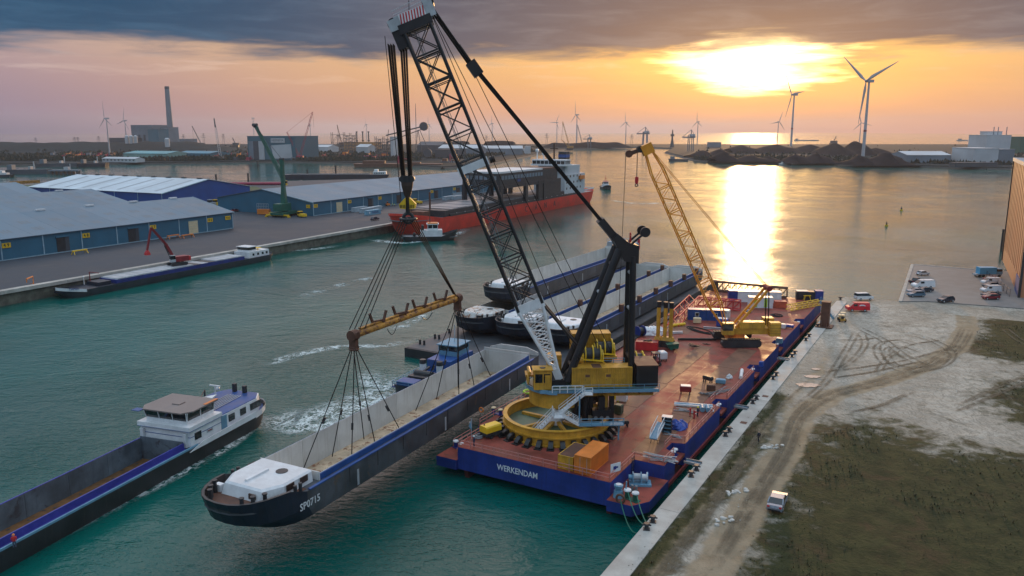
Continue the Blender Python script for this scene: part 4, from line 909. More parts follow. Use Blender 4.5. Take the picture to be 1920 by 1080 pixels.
# ================================================================== HULLS OF THE INLAND BARGES
def outline(B2, ys, yb, yt, n=14, pw=2.5, sc=1.):
    """left side stern->bow, round the bow, right side back"""
    pts = [(-B2 * .93, ys), (-B2, ys + 2.5)]
    for k in range(5): pts.append((-B2, ys + 4 + (yb - ys - 4) * (k + 1) / 5))
    for k in range(1, n):
        a = math.pi * k / n; c_ = -math.cos(a); s_ = math.sin(a)
        pts.append((B2 * math.copysign(abs(c_) ** (2 / pw), c_), yb + (yt - yb) * abs(s_) ** (2 / pw)))
    for k in range(5): pts.append((B2, yb - (yb - ys - 4) * k / 5))
    pts += [(B2, ys + 2.5), (B2 * .93, ys)]; return pts
def barge_hull(name, label, loc, rz, L_, B_=11.4, dep=4.2, cabm=None, text=None, hullm=None, group=None, stern_cab=False, posts=False, floor=None):
    t = thing(name, label, 'barge hull', loc, rz, group); B2 = B_ / 2; ys, yt = -L_ / 2, L_ / 2; yb = yt - 9
    rg = lambda o_, z: [(x, y, z) for x, y in o_]
    o0, o1, o2, o3 = outline(B2 * .72, ys + 3, yb - 2, yt - 8), outline(B2 * .97, ys + .6, yb - 1, yt - 4.5), outline(B2, ys, yb, yt - 1.2), outline(B2, ys, yb, yt)
    zs = [(dep if y < yb else dep + 1.15 * min(1, (y - yb) / 3)) for x, y in o3]
    h1 = [[(x, y, 0) for x, y in o0], [(x, y, .7) for x, y in o1], [(x, y, dep * .55) for x, y in o2], [(x, y, z) for (x, y), z in zip(o3, zs)]]
    P(t, 'hull', M.greyhull, ('l', h1, True, False), smooth=True)
    # darker bow plating, a skin just outside the shell
    bow = MB()
    for r0, r1 in zip(h1[1:-1], h1[2:]):
        n = len(r0)
        for k in range(6, n - 7): bow.q([(r0[k][0] * 1.006, r0[k][1] + .04, r0[k][2]), (r0[k + 1][0] * 1.006, r0[k + 1][1] + .04, r0[k + 1][2]), (r1[k + 1][0] * 1.006, r1[k + 1][1] + .04, r1[k + 1][2]), (r1[k][0] * 1.006, r1[k][1] + .04, r1[k][2])])
    P(t, 'bow_plating', hullm or M.navy, bow)
    blw = MB(); n = len(o3)
    for k in range(7, n - 8):
        (xa, ya), (xb_, yb_) = o3[k], o3[k + 1]; za, zb = zs[k], zs[k + 1]
        blw.q([(xa * .95, ya - .3, dep - .1), (xa * .95, ya - .3, za), (xb_ * .95, yb_ - .3, zb), (xb_ * .95, yb_ - .3, dep - .1)]); blw.q([(xa, ya, za), (xb_, yb_, zb), (xb_ * .95, yb_ - .3, zb), (xa * .95, ya - .3, za)])
    P(t, 'bulwark', M.dark, blw)
    hx, h0, h1_ = B2 - .95, ys + 3.5, yb - 3.3; ct = dep + .75; cw = .16
    wl_ = [('b', -hx - cw, -hx, h0, h1_, dep - .05, ct), ('b', hx, hx + cw, h0, h1_, dep - .05, ct), ('b', -hx - cw, hx + cw, h1_, h1_ + cw, dep - .05, ct + .3), ('b', -hx - cw, hx + cw, h0 - cw, h0, dep - .05, ct + .5)]
    P(t, 'coaming', M.rail_blue, wl_[0]); P(t, 'coaming', M.rail_blue, wl_[1]); P(t, 'coaming_end', M.hold, wl_[2]); P(t, 'coaming_end', M.hold, wl_[3])
    for s_ in (-1, 1): P(t, 'side_deck', M.deckgrey, ('b', *sorted((s_ * (hx + .05), s_ * (B2 - .05))), h0 - .1, h1_ + .1, dep - .25, dep - .05))
    P(t, 'stern_deck', M.deckgrey, ('b', -B2 + .3, B2 - .3, ys + .3, h0 - .1, dep - .25, dep - .05))
    fo = [p for p in outline(B2, ys, yb, yt - .3) if p[1] >= yb - .01]; P(t, 'fore_deck', M.deckgrey, ('pr', [(-B2 * .98, h1_ + .1)] + [(x * .985, y) for x, y in fo] + [(B2 * .98, h1_ + .1)], dep - .25, dep - .05))
    for s_ in (-1, 1): P(t, 'gunwale', M.rail_blue, ('b', s_ * (B2 - .145) - .205, s_ * (B2 - .145) + .205, ys + 3, yb - .5, dep - .04, dep + .12))
    # the hold is lined: walls as plates, floor above the bottom
    for x, e in ((-hx + .02, 1), (hx - .02, -1)):
        wp_ = None
        npl = int((h1_ - h0) / 7.2); 
        for k in range(npl):
            ya = h0 + (h1_ - h0) * k / npl; yb2 = h0 + (h1_ - h0) * (k + 1) / npl - .05
            if wp_ is None: wp_ = P(t, 'wall_plate', M.hold, ('b', 0 if e > 0 else -.06, .06 if e > 0 else 0, 0, yb2 - ya, 0, ct - .55 - .0), loc=(x, ya, .62))
            else: again(wp_, (x, ya, .62), par=t)
    P(t, 'end_wall', M.hold, ('b', -hx, hx, h0, h0 + .1, .6, ct)); P(t, 'end_wall', M.hold, ('b', -hx, hx, h1_ - .1, h1_, .6, ct))
    P(t, 'hold_floor', floor or M.holdf, ('b', -hx + .08, hx - .08, h0 + .1, h1_ - .1, .3, .62))
    # fore cabin with hatch
    cm = cabm or M.white; c0, c1 = yb - 2.6, yt - 3.8; cw_ = B2 * .76; fr = B2 * .55; z0, z1 = dep - .05, dep + 1.4
    cb_ = P(t, 'fore_cabin', cm, ('l', [[(-cw_, c0, z0), (cw_, c0, z0), (cw_, c1 - 2.6, z0), (fr, c1, z0), (-fr, c1, z0), (-cw_, c1 - 2.6, z0)], [(-cw_ * .97, c0, z1 - .15), (cw_ * .97, c0, z1 - .15), (cw_ * .97, c1 - 2.9, z1 - .15), (fr * .95, c1 - .5, z1 - .15), (-fr * .95, c1 - .5, z1 - .15), (-cw_ * .97, c1 - 2.9, z1 - .15)], [(-cw_ * .9, c0, z1 + .05), (cw_ * .9, c0, z1 + .05), (cw_ * .9, c1 - 3.1, z1 + .05), (fr * .85, c1 - .8, z1 + .05), (-fr * .85, c1 - .8, z1 + .05), (-cw_ * .9, c1 - 3.1, z1 + .05)]]))
    P(cb_, 'round_hatch', M.dark, ('c', (-1.2, c0 + 2., z1 + .05), (-1.2, c0 + 2., z1 + .12), .75, None, 24)); P(cb_, 'skylight', cm, ('b', .4, .8, c0 + 2.5, c1 - 1.6, z1 + .05, z1 + .3))
    for x, y, w_ in ((-cw_ - .03, c0 + 1.6, 1.3), (-cw_ - .03, c0 + 4.0, 1.3), (cw_ + .03, c0 + 1.6, 1.3)): P(cb_, 'window', M.browndk, ('b', x - .05, x + .05, y - w_ / 2, y + w_ / 2, dep + .5, dep + 1.3))
    P(cb_, 'window', M.browndk, ('b', -fr * .6 - .5, -fr * .6 + .5, c1 - .12, c1 + .06, dep + .35, dep + 1.0)); P(cb_, 'vent_box', cm, ('b', fr + .3, fr + 1.3, c1 - .9, c1 - .2, dep, dep + .9))
    P(t, 'foredeck', M.rust, ('pr', [(x * .9, y - .5) for x, y in o3[6:n - 6]], dep - .04, dep + .02))
    for k in (9, 10, 11, 15, 16, 17):
        x, y = o3[min(k, n - 8)]; P(t, 'bitt', M.dark, ('c', (x * .86, y - .9, dep), (x * .86, y - .9, dep + 1.5), .24), ('c', (x * .86, y - .9, dep + 1.5), (x * .86, y - .9, dep + 1.62), .32))
    for s_ in (-1, 1): P(t, 'bitt', M.dark, ('c', (s_ * (B2 - .6), yb + .5, dep), (s_ * (B2 - .6), yb + .5, dep + 1.2), .22), ('c', (s_ * (B2 - .6), yb + 1.4, dep), (s_ * (B2 - .6), yb + 1.4, dep + 1.2), .22))
    # curved stern plate, higher than the coaming
    P(t, 'stern_plate', M.hold, ('py', [(-B2 * .93, dep - .1), (B2 * .93, dep - .1), (B2 * .93, dep + .6), (B2 * .5, dep + 1.35), (-B2 * .5, dep + 1.35), (-B2 * .93, dep + .6)], ys + .1, ys + .35))
    if posts:
        for k in range(6): P(t, 'post', M.rust, ('b', -B2 - .02, -B2 + .95, ys + 6 + k * 12.5, ys + 7.1 + k * 12.5, dep + .1, dep + 1.9))
    if text: lettering(t, text, 1.3, M.white, bold=.02, loc=(-B2 * 1.006 - .08, yb - .3, dep * .62), rot=(R(90), 0, R(-90)), sx=.95)
    sm = None; nse = int((yb - ys - 6) / 6.1)
    for s_ in (-1, 1):
        for k in range(nse):
            yy_ = ys + 4 + k * 6.1
            if sm is None: sm = P(t, 'plate_seam', M.dark, ('b', -.03, .03, -.05, .05, dep * .5, dep - .1), loc=(s_ * B2, yy_, 0))
            else: again(sm, (s_ * B2, yy_, 0), par=t)
    for k in range(3):      # draught marks and fender rubs
        P(t, 'draught_mark', M.ltgrey, ('b', -B2 - .03, -B2 + .02, yb - 10 - 22 * k, yb - 9.6 - 22 * k, 1., 3.2))
    return t
M.deckgrey = mat('side_deck_grey', (.075, .08, .09), .6, var=.3)
lb = barge_hull('lifted_barge_hull', 'empty barge hull marked SP0715 hanging in slings over the water', (LC.x - .9, LC.y + .4, 3.9), R(180) - BH, 76.0, text='SP0715')
# red machinery standing in its hold
for k, (dy_, lab) in enumerate(((-30.5, 'red hatch machine at the stern end of the lifted hold'), (-26.8, 'second red machine in the lifted hold nearer the bow'))):
    m_ = lb.matrix_basis.to_3x3(); pos = Vector((LC.x - .9, LC.y + .4, 3.9)); rot = R(180) - BH
    x, y = -2.8, dy_; wp2 = pos + Vector((math.cos(rot) * x - math.sin(rot) * y, math.sin(rot) * x + math.cos(rot) * y, .62))
    t = thing('hold_machine', lab, 'machine', wp2, rot)
    P(t, 'frame', M.red, ('b', -1.2, 1.2, -1.5, 1.5, .2, .5), ('b', -1.1, -.9, -1.4, -1.2, .5, 2.), ('b', .9, 1.1, -1.4, -1.2, .5, 2.), ('b', -1.1, 1.1, -1.4, -1.2, 1.8, 2.)); P(t, 'tank', M.red, ('c', (-.9, .3, 1.1), (.9, .3, 1.1), .55)); P(t, 'motor', M.darkred, ('b', -.6, .6, -1.1, -.4, .5, 1.3)); [P(t, 'wheel', M.rubber, ('c', (s_ * 1.2, y_, .35), (s_ * 1.4, y_, .35), .35)) for s_ in (-1, 1) for y_ in (-1, 1)]
# pontoon with the three hulls
PH = R(30); pd = Vector((math.sin(PH), math.cos(PH), 0)); pn = Vector((pd.y, -pd.x, 0))
s3 = (G(1320, 505, 7) + G(1257, 499, 7)) / 2; s3.z = 0
rzp = R(180) - PH
PZ = 2.2
GRP = 'barge hulls stored on the pontoon'
b3c = s3 - pd * 49; b3c.z = PZ
barge_hull('stored_barge_hull', 'nearest stored barge hull with round hatch on its white cabin beside the crane barge', b3c, rzp, 98, posts=True, group=GRP)
barge_hull('stored_barge_hull', 'middle stored barge hull with plain white cabin behind the white boom base', b3c - pn * 11.4, rzp, 98, posts=True, group=GRP)
barge_hull('stored_barge_hull', 'stored barge hull with rust stained cabin under the stacked hull', b3c - pn * 22.8, rzp, 98, cabm=M.whiter, group=GRP)
b1c = b3c - pn * 22.8 + pd * 6.5
b1c.z = PZ + 5.0
barge_hull('stored_barge_hull', 'uppermost barge hull stacked on top of the rusty cabin hull', b1c, rzp, 85, group=GRP)
for k in range(5): solo('stacking_beam', ['first', 'second', 'third', 'fourth', 'last'][k] + ' timber beam from the bow under the stacked hull', 'beam', M.wood, (('b', -5, 5, -.3, .3, 0, .3),), b3c - pn * 22.8 + pd * (-24 + 15 * k) + Vector((0, 0, 4.72)), rzp, 'beams under the stacked hull')
t = thing('pontoon', 'flat dark pontoon carrying the stored barge hulls', 'pontoon', b3c - pn * 11.4 + Vector((0, 0, -PZ)), rzp)
P(t, 'hull', M.dark, ('px', [(-58, -.8), (-55, -1.5), (58, -1.5), (58, PZ - .1), (-58, PZ - .1)], -19.5, 19.5)); P(t, 'deck', M.deckgrey, ('b', -19.3, 19.3, -57.8, 61.5, PZ - .1, PZ - .02))
for k in range(5): P(t, 'bitt', M.dark, ('c', (18 - 1.2 * (k % 2), 58 - 6 * (k // 2), PZ), (18 - 1.2 * (k % 2), 58 - 6 * (k // 2), PZ + 1.1), .28))
P(t, 'bow', M.dark, ('px', [(58, -1.5), (62, -.2), (62, PZ - .1), (58, PZ - .1)], -19.5, 19.5))
# stern bridge of the farthest hull
t = thing('stern_platform', 'grey stern gallery with red post at the far end of the farthest hull', 'platform', b1c + pd * 40 + Vector((0, 0, 4.3)), rzp)
P(t, 'deck_house', M.ltgrey, ('b', -5.2, 5.2, -4.5, -1.0, 0, 2.2)); P(t, 'red_post', M.red, ('b', -5.3, -4.6, -5, -4.3, 0, 3.6)); P(t, 'gallery', M.ltblue, ('b', -5, 5, -4.4, -1.2, 2.2, 2.4)); railing(t, [(-5, -1.2), (-5, -4.4), (5, -4.4), (5, -1.2)], 2.4, 1.1, M.ltblue, gap=1.6)
# ================================================================== PEOPLE (one skinned body each)
def person_mesh(pose):
    J = {'hip': (0, 0, .95), 'sp': (0, .0, 1.2), 'ch': (0, 0, 1.42), 'nk': (0, .01, 1.53), 'hd': (0, .03, 1.64), 'hd2': (0, .02, 1.75)}
    w = {'hip': .15, 'sp': .135, 'ch': .16, 'nk': .06, 'hd': .095, 'hd2': .075}
    E_ = [('hip', 'sp'), ('sp', 'ch'), ('ch', 'nk'), ('nk', 'hd'), ('hd', 'hd2')]
    for s_, n in ((-1, 'l'), (1, 'r')):
        st = s_ * pose.get('step', .0)
        J[n + 'k'] = (s_ * .11, st * .5 + .05, .5); J[n + 'a'] = (s_ * .12, st - .02, .09); J[n + 't'] = (s_ * .13, st + .16, .04); w[n + 'k'] = .075; w[n + 'a'] = .055; w[n + 't'] = .045
        J[n + 'h'] = (s_ * .1, 0, .88); w[n + 'h'] = .105
        ax = pose.get('arm', 0.)
        J[n + 's'] = (s_ * .2, 0, 1.43); J[n + 'e'] = (s_ * .27, -.03 + ax * .2 - st * .2, 1.17); J[n + 'w'] = (s_ * .24, .07 + ax * .45 - st * .4, .95 + ax * .25); J[n + 'f'] = (s_ * .235, .11 + ax * .55 - st * .45, .87 + ax * .28)
        w[n + 's'] = .075; w[n + 'e'] = .055; w[n + 'w'] = .04; w[n + 'f'] = .035
        E_ += [('hip', n + 'h'), (n + 'h', n + 'k'), (n + 'k', n + 'a'), (n + 'a', n + 't'), ('ch', n + 's'), (n + 's', n + 'e'), (n + 'e', n + 'w'), (n + 'w', n + 'f')]
    ks = list(J); me = bpy.data.meshes.new('person'); me.from_pydata([J[k] for k in ks], [(ks.index(a), ks.index(b)) for a, b in E_], [])
    o = bpy.data.objects.new('person', me); C.objects.link(o); o.modifiers.new('skin', 'SKIN'); o.modifiers.new('sub', 'SUBSURF').levels = 1
    for i, k in enumerate(ks): me.skin_vertices[0].data[i].radius = (w[k], w[k]); me.skin_vertices[0].data[i].use_root = (k == 'hip')
    dg = bpy.context.evaluated_depsgraph_get(); dg.update(); m = bpy.data.meshes.new_from_object(o.evaluated_get(dg)); bpy.data.objects.remove(o); m.shade_smooth(); return m
PM = [person_mesh({}), person_mesh({'step': .22}), person_mesh({'arm': .9})]
def cloth_mat(name, trousers, top):
    m = bpy.data.materials.new(name); m.use_nodes = True; hh = NT(m.node_tree); z = hh.sep(hh.n('ShaderNodeTexCoord').outputs['Object'])[2]
    c = hh.ramp(hh.math('MULTIPLY', z, .5), [(0, (.02, .02, .02)), (.06, trousers), (.46, top), (.765, (.45, .27, .2))], 'CONSTANT'); b = m.node_tree.nodes['Principled BSDF']; m.node_tree.links.new(c, b.inputs['Base Color']); b.inputs['Roughness'].default_value = .8; return m
CL = {k: cloth_mat('clothes_' + k, a, b) for k, a, b in (('red', (.45, .02, .02), (.5, .025, .025)), ('dark', (.012, .014, .02), (.015, .018, .03)), ('navy', (.02, .03, .06), (.03, .04, .08)), ('redtop', (.05, .07, .12), (.6, .03, .03)), ('hivis', (.03, .04, .08), (.7, .75, .03)), ('yred', (.5, .03, .03), (.03, .03, .03)))}
def person(label, loc, rz, cl='red', pose=0, helmet=None, group=None):
    me = PM[pose].copy(); me.materials.clear(); o = link('person', me, CL[cl]); o.location = loc; o.rotation_euler.z = rz; tag(o, label, 'person', group)
    if helmet: P(o, 'helmet', helmet, ('l', [[(r * math.cos(a * math.pi / 5), .025 + r * 1.1 * math.sin(a * math.pi / 5), z) for a in range(10)] for r, z in ((.17, 1.69), (.135, 1.70), (.125, 1.77), (.07, 1.83))]))
    return o
dk = lambda px, py: DK(px, py, ZD + .03)
person('worker with yellow helmet, dark jacket and red trousers beside the half height yellow container', dk(1068, 878), R(200), 'yred', 0, M.hivis)
person('worker in dark clothes and white helmet standing at the front railing', dk(889, 838), R(120), 'navy', 0, M.white)
person('red clad worker bending over parts, leftmost of the group by the right railing', dk(1294, 781), R(60), 'red', 2)
person('red clad worker in the middle of the group by the right railing', dk(1301, 786), R(-70), 'red', 2)
person('worker with yellow helmet and dark clothes, rightmost of the group by the railing', dk(1308, 782), R(110), 'navy', 0, M.hivis)
# ================================================================== THINGS ON THE DECK
bR = -BA
def on(px, py): return dk(px, py)
t = thing('air_compressor', 'yellow towed air compressor left of the crane ring', 'compressor', on(920, 818), bR + R(72))
P(t, 'hood', M.yellow2, ('px', [(-.85, .95), (.85, .95), (.85, 1.75), (.7, 1.95), (-.7, 1.95), (-.85, 1.75)], -1.5, 1.5)); P(t, 'chassis', M.dark, ('b', -1.45, 1.45, -.8, .8, .35, .95)); [P(t, 'wheel', M.rubber, ('c', (.2 + e, s_ * .8, .35), (.2 + e, s_ * 1.0, .35), .35)) for s_ in (-1, 1) for e in (-.8, .8)]; P(t, 'exhaust', M.dark, ('c', (-1.0, .3, 1.95), (-1.0, .3, 2.15), .1))
t = thing('flag', 'small blue and white flag on a pole at the left front corner of the barge', 'flag', WB(-13.2, 3.5, ZD), bR)
P(t, 'pole', M.ltgrey, ('c', (0, 0, 0), (0, 0, 3.4), .04, None, 6)); P(t, 'cloth', M.ltblue, ('l', [[(.05 - .5 * f * k_, .06 * math.sin(5 * f), 3.35 - 1.3 * f - (1 - k_) * .5) for k_ in (0, 1)] + [(.07 - .5 * f * k_, .03 + .06 * math.sin(5 * f), 3.35 - 1.3 * f - (1 - k_) * .5) for k_ in (1, 0)] for f in (0, .25, .5, .75, 1)])); P(t, 'white_band', M.white, ('b', -.4, -.02, .06, .09, 2.5, 2.75))
solo('buoy', 'round orange buoy on the low platform at the left front', 'buoy', M.orange, (('s', (0, 0, .6), .6, 14), ('c', (0, 0, 1.1), (0, 0, 1.4), .12)), WB(-14.2, 2.0, 3.05), smooth=True)
for k, (px, py) in enumerate(((845, 838),)): solo('mooring_gear', 'grey coiled mooring gear at the left deck edge', 'mooring gear', M.grey, (('tor', (0, 0, .15), .6, .14), ('tor', (.1, 0, .4), .5, .13), ('bar', (-1, 0, .2), (1.3, .5, .9), .15)), WB(-12.6, 4.5, ZD + .03))
t = thing('life_ring', 'orange life ring on its stand near the left deck edge', 'life ring', on(903, 779), bR); P(t, 'stand', M.ltgrey, ('c', (0, 0, 0), (0, 0, 1.3), .04, None, 6)); P(t, 'ring', M.orange, ('tor', (0, -.1, 1.0), .38, .11, 'y'))
bollard_pair('mooring_bollard', 'cream capped bollard pair left of the crane ring', on(932, 776), bR + R(80), None, capm=M.cream, gap=1.5)
t = thing('deck_hatch', 'round yellow green deck hatch behind the crane ring', 'hatch', on(992, 742), 0); P(t, 'base', M.grey, ('c', (0, 0, 0), (0, 0, .5), 1.2, None, 20)); P(t, 'rim', M.limegreen, ('tor', (0, 0, .75), .95, .22)); P(t, 'cover', M.rust, ('c', (0, 0, .4), (0, 0, .75), .75))
t = thing('gangway', 'white and blue gangway with side rails standing on trestles near the right rail', 'gangway', on(1232, 822), bR + R(8))
P(t, 'walkway', M.ltblue, ('bar', (0, -2.9, 1.0), (0, 2.9, 1.5), 1.0, .15));
for x in (-.55, .55):
    P(t, 'side_rail', M.white, ('bar', (x, -2.9, 1.1), (x, 2.9, 1.6), .1, .25), ('bar', (x, -2.0, 2.2), (x, 2.8, 2.6), .08), ('bar', (x, -2.9, 1.1), (x, -2.0, 2.2), .08), *[('bar', (x, -2. + k, 1.2 + .09 * k), (x, -2. + k, 2.2 + .09 * k), .06) for k in range(5)])
for y in (-2.2, 2.2): [P(t, 'trestle_leg', M.dark, ('bar', (x, y, 0), (x * .8, y, 1.1), .08)) for x in (-.5, .5)]
t = thing('shelf_cabinet', 'tall dark shelf cabinet with white top behind the gangway', 'cabinet', on(1250, 810), bR + R(10)); P(t, 'body', M.dark, ('b', -.75, .75, .3, .5, 0, 2.5), ('b', -.75, -.68, -.5, .5, 0, 2.5), ('b', .68, .75, -.5, .5, 0, 2.5)); P(t, 'top', M.white, ('b', -.8, .8, -.55, .55, 2.5, 2.62)); [P(t, 'shelf', M.ltblue, ('b', -.68, .68, -.45, .3, .1 + .6 * k, .16 + .6 * k)) for k in range(4)]
def lumpy(n, sx, sy, sz, seed, k=10):
    mb = MB(); rnd = random.Random(seed)
    for i in range(n):
        x, y = rnd.uniform(-sx, sx), rnd.uniform(-sy, sy); r = rnd.uniform(.25, .5) * sz; 
        mb.l([[(x + r * f * math.cos(a * 6.283 / k) * rnd.uniform(.7, 1.3) * 1.5, y + r * f * math.sin(a * 6.283 / k) * rnd.uniform(.7, 1.3) * 1.5, z * sz * rnd.uniform(.85, 1.1)) for a in range(k)] for f, z in ((1.3, 0), (1.25, .3), (.9, .62), (.35, .9))])
    return mb
o = P(None, 'tarpaulin_heap', M.bluepl, lumpy(5, 1.1, .9, 1.2, 4)); o.location = on(1273, 801); tag(o, 'crumpled bright blue tarpaulin heap beside the shelf cabinet', 'tarpaulin')
def rods(name, label, cat, m, px, py, n, L_, spread, r=.06, rz=0., seed=1, lift=.5):
    t = thing(name, label, cat, on(px, py), bR + rz); rnd = random.Random(seed)
    for k in range(n):
        a = rnd.uniform(-.35, .35); x, y = rnd.uniform(-spread, spread), rnd.uniform(-spread, spread) * .5; z = .08 + rnd.uniform(0, lift); l2 = L_ / 2 * rnd.uniform(.6, 1)
        P(t, 'rod', m, ('bar', (x - l2 * math.cos(a), y - l2 * math.sin(a), z), (x + l2 * math.cos(a), y + l2 * math.sin(a), max(.08, z + rnd.uniform(-.2, .2))), r * 1.6))
    return t
rods('rod_pile', 'tangled pile of pale grey rods inside the front right railing', 'rods', M.ltgrey, 1236, 862, 16, 4.2, .9, seed=2)
rods('scaffold_tubes', 'loose scaffold tubes on the deck behind the workers', 'tubes', M.ltgrey, 1288, 772, 8, 3., .8, seed=3, lift=.3)
rods('scaffold_tubes', 'grey tubes lying along the right rail past the barrels', 'tubes', M.grey, 1345, 738, 8, 6.5, .8, rz=R(70), seed=5, lift=.3)
rods('scaffold_tubes', 'few loose tubes left of the blue tarpaulin', 'tubes', M.ltgrey, 1262, 818, 6, 3., .6, seed=8, lift=.2)
rods('scrap_pile', 'small heap of loose pipe ends near the red welding set', 'scrap', M.grey, 1322, 740, 7, 1.8, .8, seed=9, lift=.2)
t = thing('loading_ramp', 'long white and pale blue ramp lying on the deck', 'ramp', on(1300, 762), bR + R(-72)); P(t, 'plate', M.ltblue, ('b', -.45, .45, -3.2, 3.2, .12, .22)); [P(t, 'edge', M.white, ('b', x - .08, x + .08, -3.2, 3.2, .1, .4)) for x in (-.5, .5)]
t = thing('barrel_pair', 'two grey blue barrels lying side by side by the rail', 'barrels', on(1322, 770), bR + R(20)); [P(t, 'barrel', M.ltblue, ('c', (x, -.9, .45), (x, .9, .45), .42, None, 14)) for x in (-.5, .45)]; P(t, 'cable', M.white, ('t', [(1.2 + .2 * math.sin(k), -.8 + .3 * k, .2 + .1 * (k % 2)) for k in range(7)], .08, 5))
def crate(name, label, cat, m, px, py, sx, sy, sz, rz=0., lid=None, legs=False):
    t = thing(name, label, cat, on(px, py), bR + rz); z0 = .5 if legs else .12
    P(t, 'body', m, ('l', [[(-sx * a, -sy * a, z), (sx * a, -sy * a, z), (sx * a, sy * a, z), (-sx * a, sy * a, z)] for a, z in ((.46, z0), (.5, z0 + .1), (.5, sz - .1), (.45, sz))])); P(t, 'lid', lid or m, ('b', -sx * .42, sx * .42, -sy * .42, sy * .42, sz, sz + .06))
    for x in (-.38, .38):
        for y in (-.38, .38): P(t, 'foot', M.dark, ('b', sx * x - .08, sx * x + .08, sy * y - .08, sy * y + .08, 0, z0))
    return t
crate('welding_set', 'red welding set standing alone in the middle of the deck', 'welding set', M.darkred, 1285, 738, 2.0, 1.4, 1.5, R(20), M.white, True)
crate('work_bench', 'dark trestle bench on the orange lit deck', 'bench', M.dark, 1327, 717, 1.9, .8, 1.2, R(-20), M.dark, True)
crate('tool_box', 'rusty box next to the dark trestle bench', 'box', M.rust, 1333, 732, 1.6, 1.2, 1.1, R(15))
crate('tool_box', 'small pale blue box right of the trestle bench', 'box', M.ltblue, 1351, 719, 1.8, 1.0, .8, R(10))
crate('cooling_unit', 'white cooling unit on deck under the rear of the crane platform', 'cooling unit', M.white, 1166, 752, 1.8, 1.5, 1.4, R(10), M.ltgrey)
crate('waste_bin', 'grey green waste bin right of the crane ring', 'bin', M.tub, 1160, 776, 1.2, 1.2, 1.6)
crate('gas_rack', 'dark trestle frame beside the right side of the crane ring', 'trestle', M.dark, 1168, 800, 1.8, .8, 1.0, R(40), M.dark, True)
solo('warning_panel', 'bright yellow green panel standing under the crane platform', 'panel', M.hivis, (('b', -.9, .9, -.04, .04, .3, 1.6), ('b', -.8, -.7, -.3, .3, 0, .3), ('b', .7, .8, -.3, .3, 0, .3)), on(1152, 752), bR)
o = P(None, 'white_bag', M.white, lumpy(2, .5, .3, .8, 6)); o.location = on(1365, 709); tag(o, 'crumpled white bag on the deck near the blue box', 'bag')
solo('white_tube', 'long white tube lying by the right rail', 'tube', M.white, (('c', (0, -2.6, .35), (0, 2.6, .35), .32, None, 14), ('b', -.4, .4, -2., -1.8, 0, .2), ('b', -.4, .4, 1.8, 2., 0, .2)), on(1390, 704), bR + R(12), smooth=True)
# forklift with load
t = thing('forklift', 'dark red forklift carrying a white wrapped load', 'forklift', on(1228, 684), bR + R(-50))
P(t, 'body', M.darkred, ('py', [(-1.5, .35), (1.1, .35), (1.1, 1.1), (.2, 1.1), (-.4, 1.5), (-1.5, 1.5)], -.75, .75)); P(t, 'cab_frame', M.dark, *[('bar', (x, y, 1.1), (x * .8, y, 2.5), .1) for x in (-.6, .9) for y in (-.65, .65)], ('b', -.7, .9, -.7, .7, 2.5, 2.6)); P(t, 'counterweight', M.darkred, ('b', -1.8, -1.5, -.7, .7, .5, 1.4)); P(t, 'mast', M.dark, ('b', 1.15, 1.3, -.5, -.35, .1, 2.7), ('b', 1.15, 1.3, .35, .5, .1, 2.7), ('b', 1.15, 1.3, -.5, .5, 2.5, 2.65)); P(t, 'seat', M.dark, ('b', -.6, 0, -.3, .3, 1.1, 1.8)); [P(t, 'wheel', M.rubber, ('c', (x, s_ * .62, .4), (x, s_ * .9, .4), .4)) for x in (-1.0, .9) for s_ in (-1, 1)]; [P(t, 'fork', M.dark, ('b', 1.3, 2.6, y - .06, y + .06, .5, .58)) for y in (-.3, .3)]
crate('wrapped_load', 'white wrapped pallet load on the forks of the forklift', 'load', M.white, 1242, 676, 1.9, 1.4, 1.9, R(-50), M.white, True)
t = thing('skip', 'open red skip between forklift and cable reel', 'skip', on(1213, 655), bR + R(15)); P(t, 'floor', M.red, ('b', -2.2, 2.2, -1.2, 1.2, .05, .2)); [P(t, 'wall', M.red, ('b', -2.3, 2.3, y - .05, y + .05, .1, 1.9)) for y in (-1.25, 1.25)]; [P(t, 'end_wall', M.red, ('b', x - .05, x + .05, -1.2, 1.2, .1, 1.9)) for x in (-2.25, 2.25)]; P(t, 'lid', M.darkred, ('b', -2.2, 2.2, -1.15, 1.15, 1.7, 1.8)); P(t, 'lifting_iron', M.dark, ('bar', (-.8, 0, 1.95), (.9, .5, 2.05), .25), ('bar', (.1, -.4, 1.95), (1.0, .1, 2.05), .2))
t = thing('cable_reel', 'big dark blue cable reel left of the white bags', 'reel', on(1200, 630), bR + R(60)); [P(t, 'flange', M.blue, ('c', (x - .08, 0, 1.2), (x + .08, 0, 1.2), 1.2, None, 26)) for x in (-.8, .8)]; P(t, 'drum', M.dark, ('c', (-.8, 0, 1.2), (.8, 0, 1.2), .8, None, 20))
o = P(None, 'bag_pile', M.white, lumpy(11, 2.2, 1.2, 1.7, 12)); o.location = on(1228, 626); o.rotation_euler.z = bR; tag(o, 'pile of white bulk bags behind the yellow posts', 'bags')
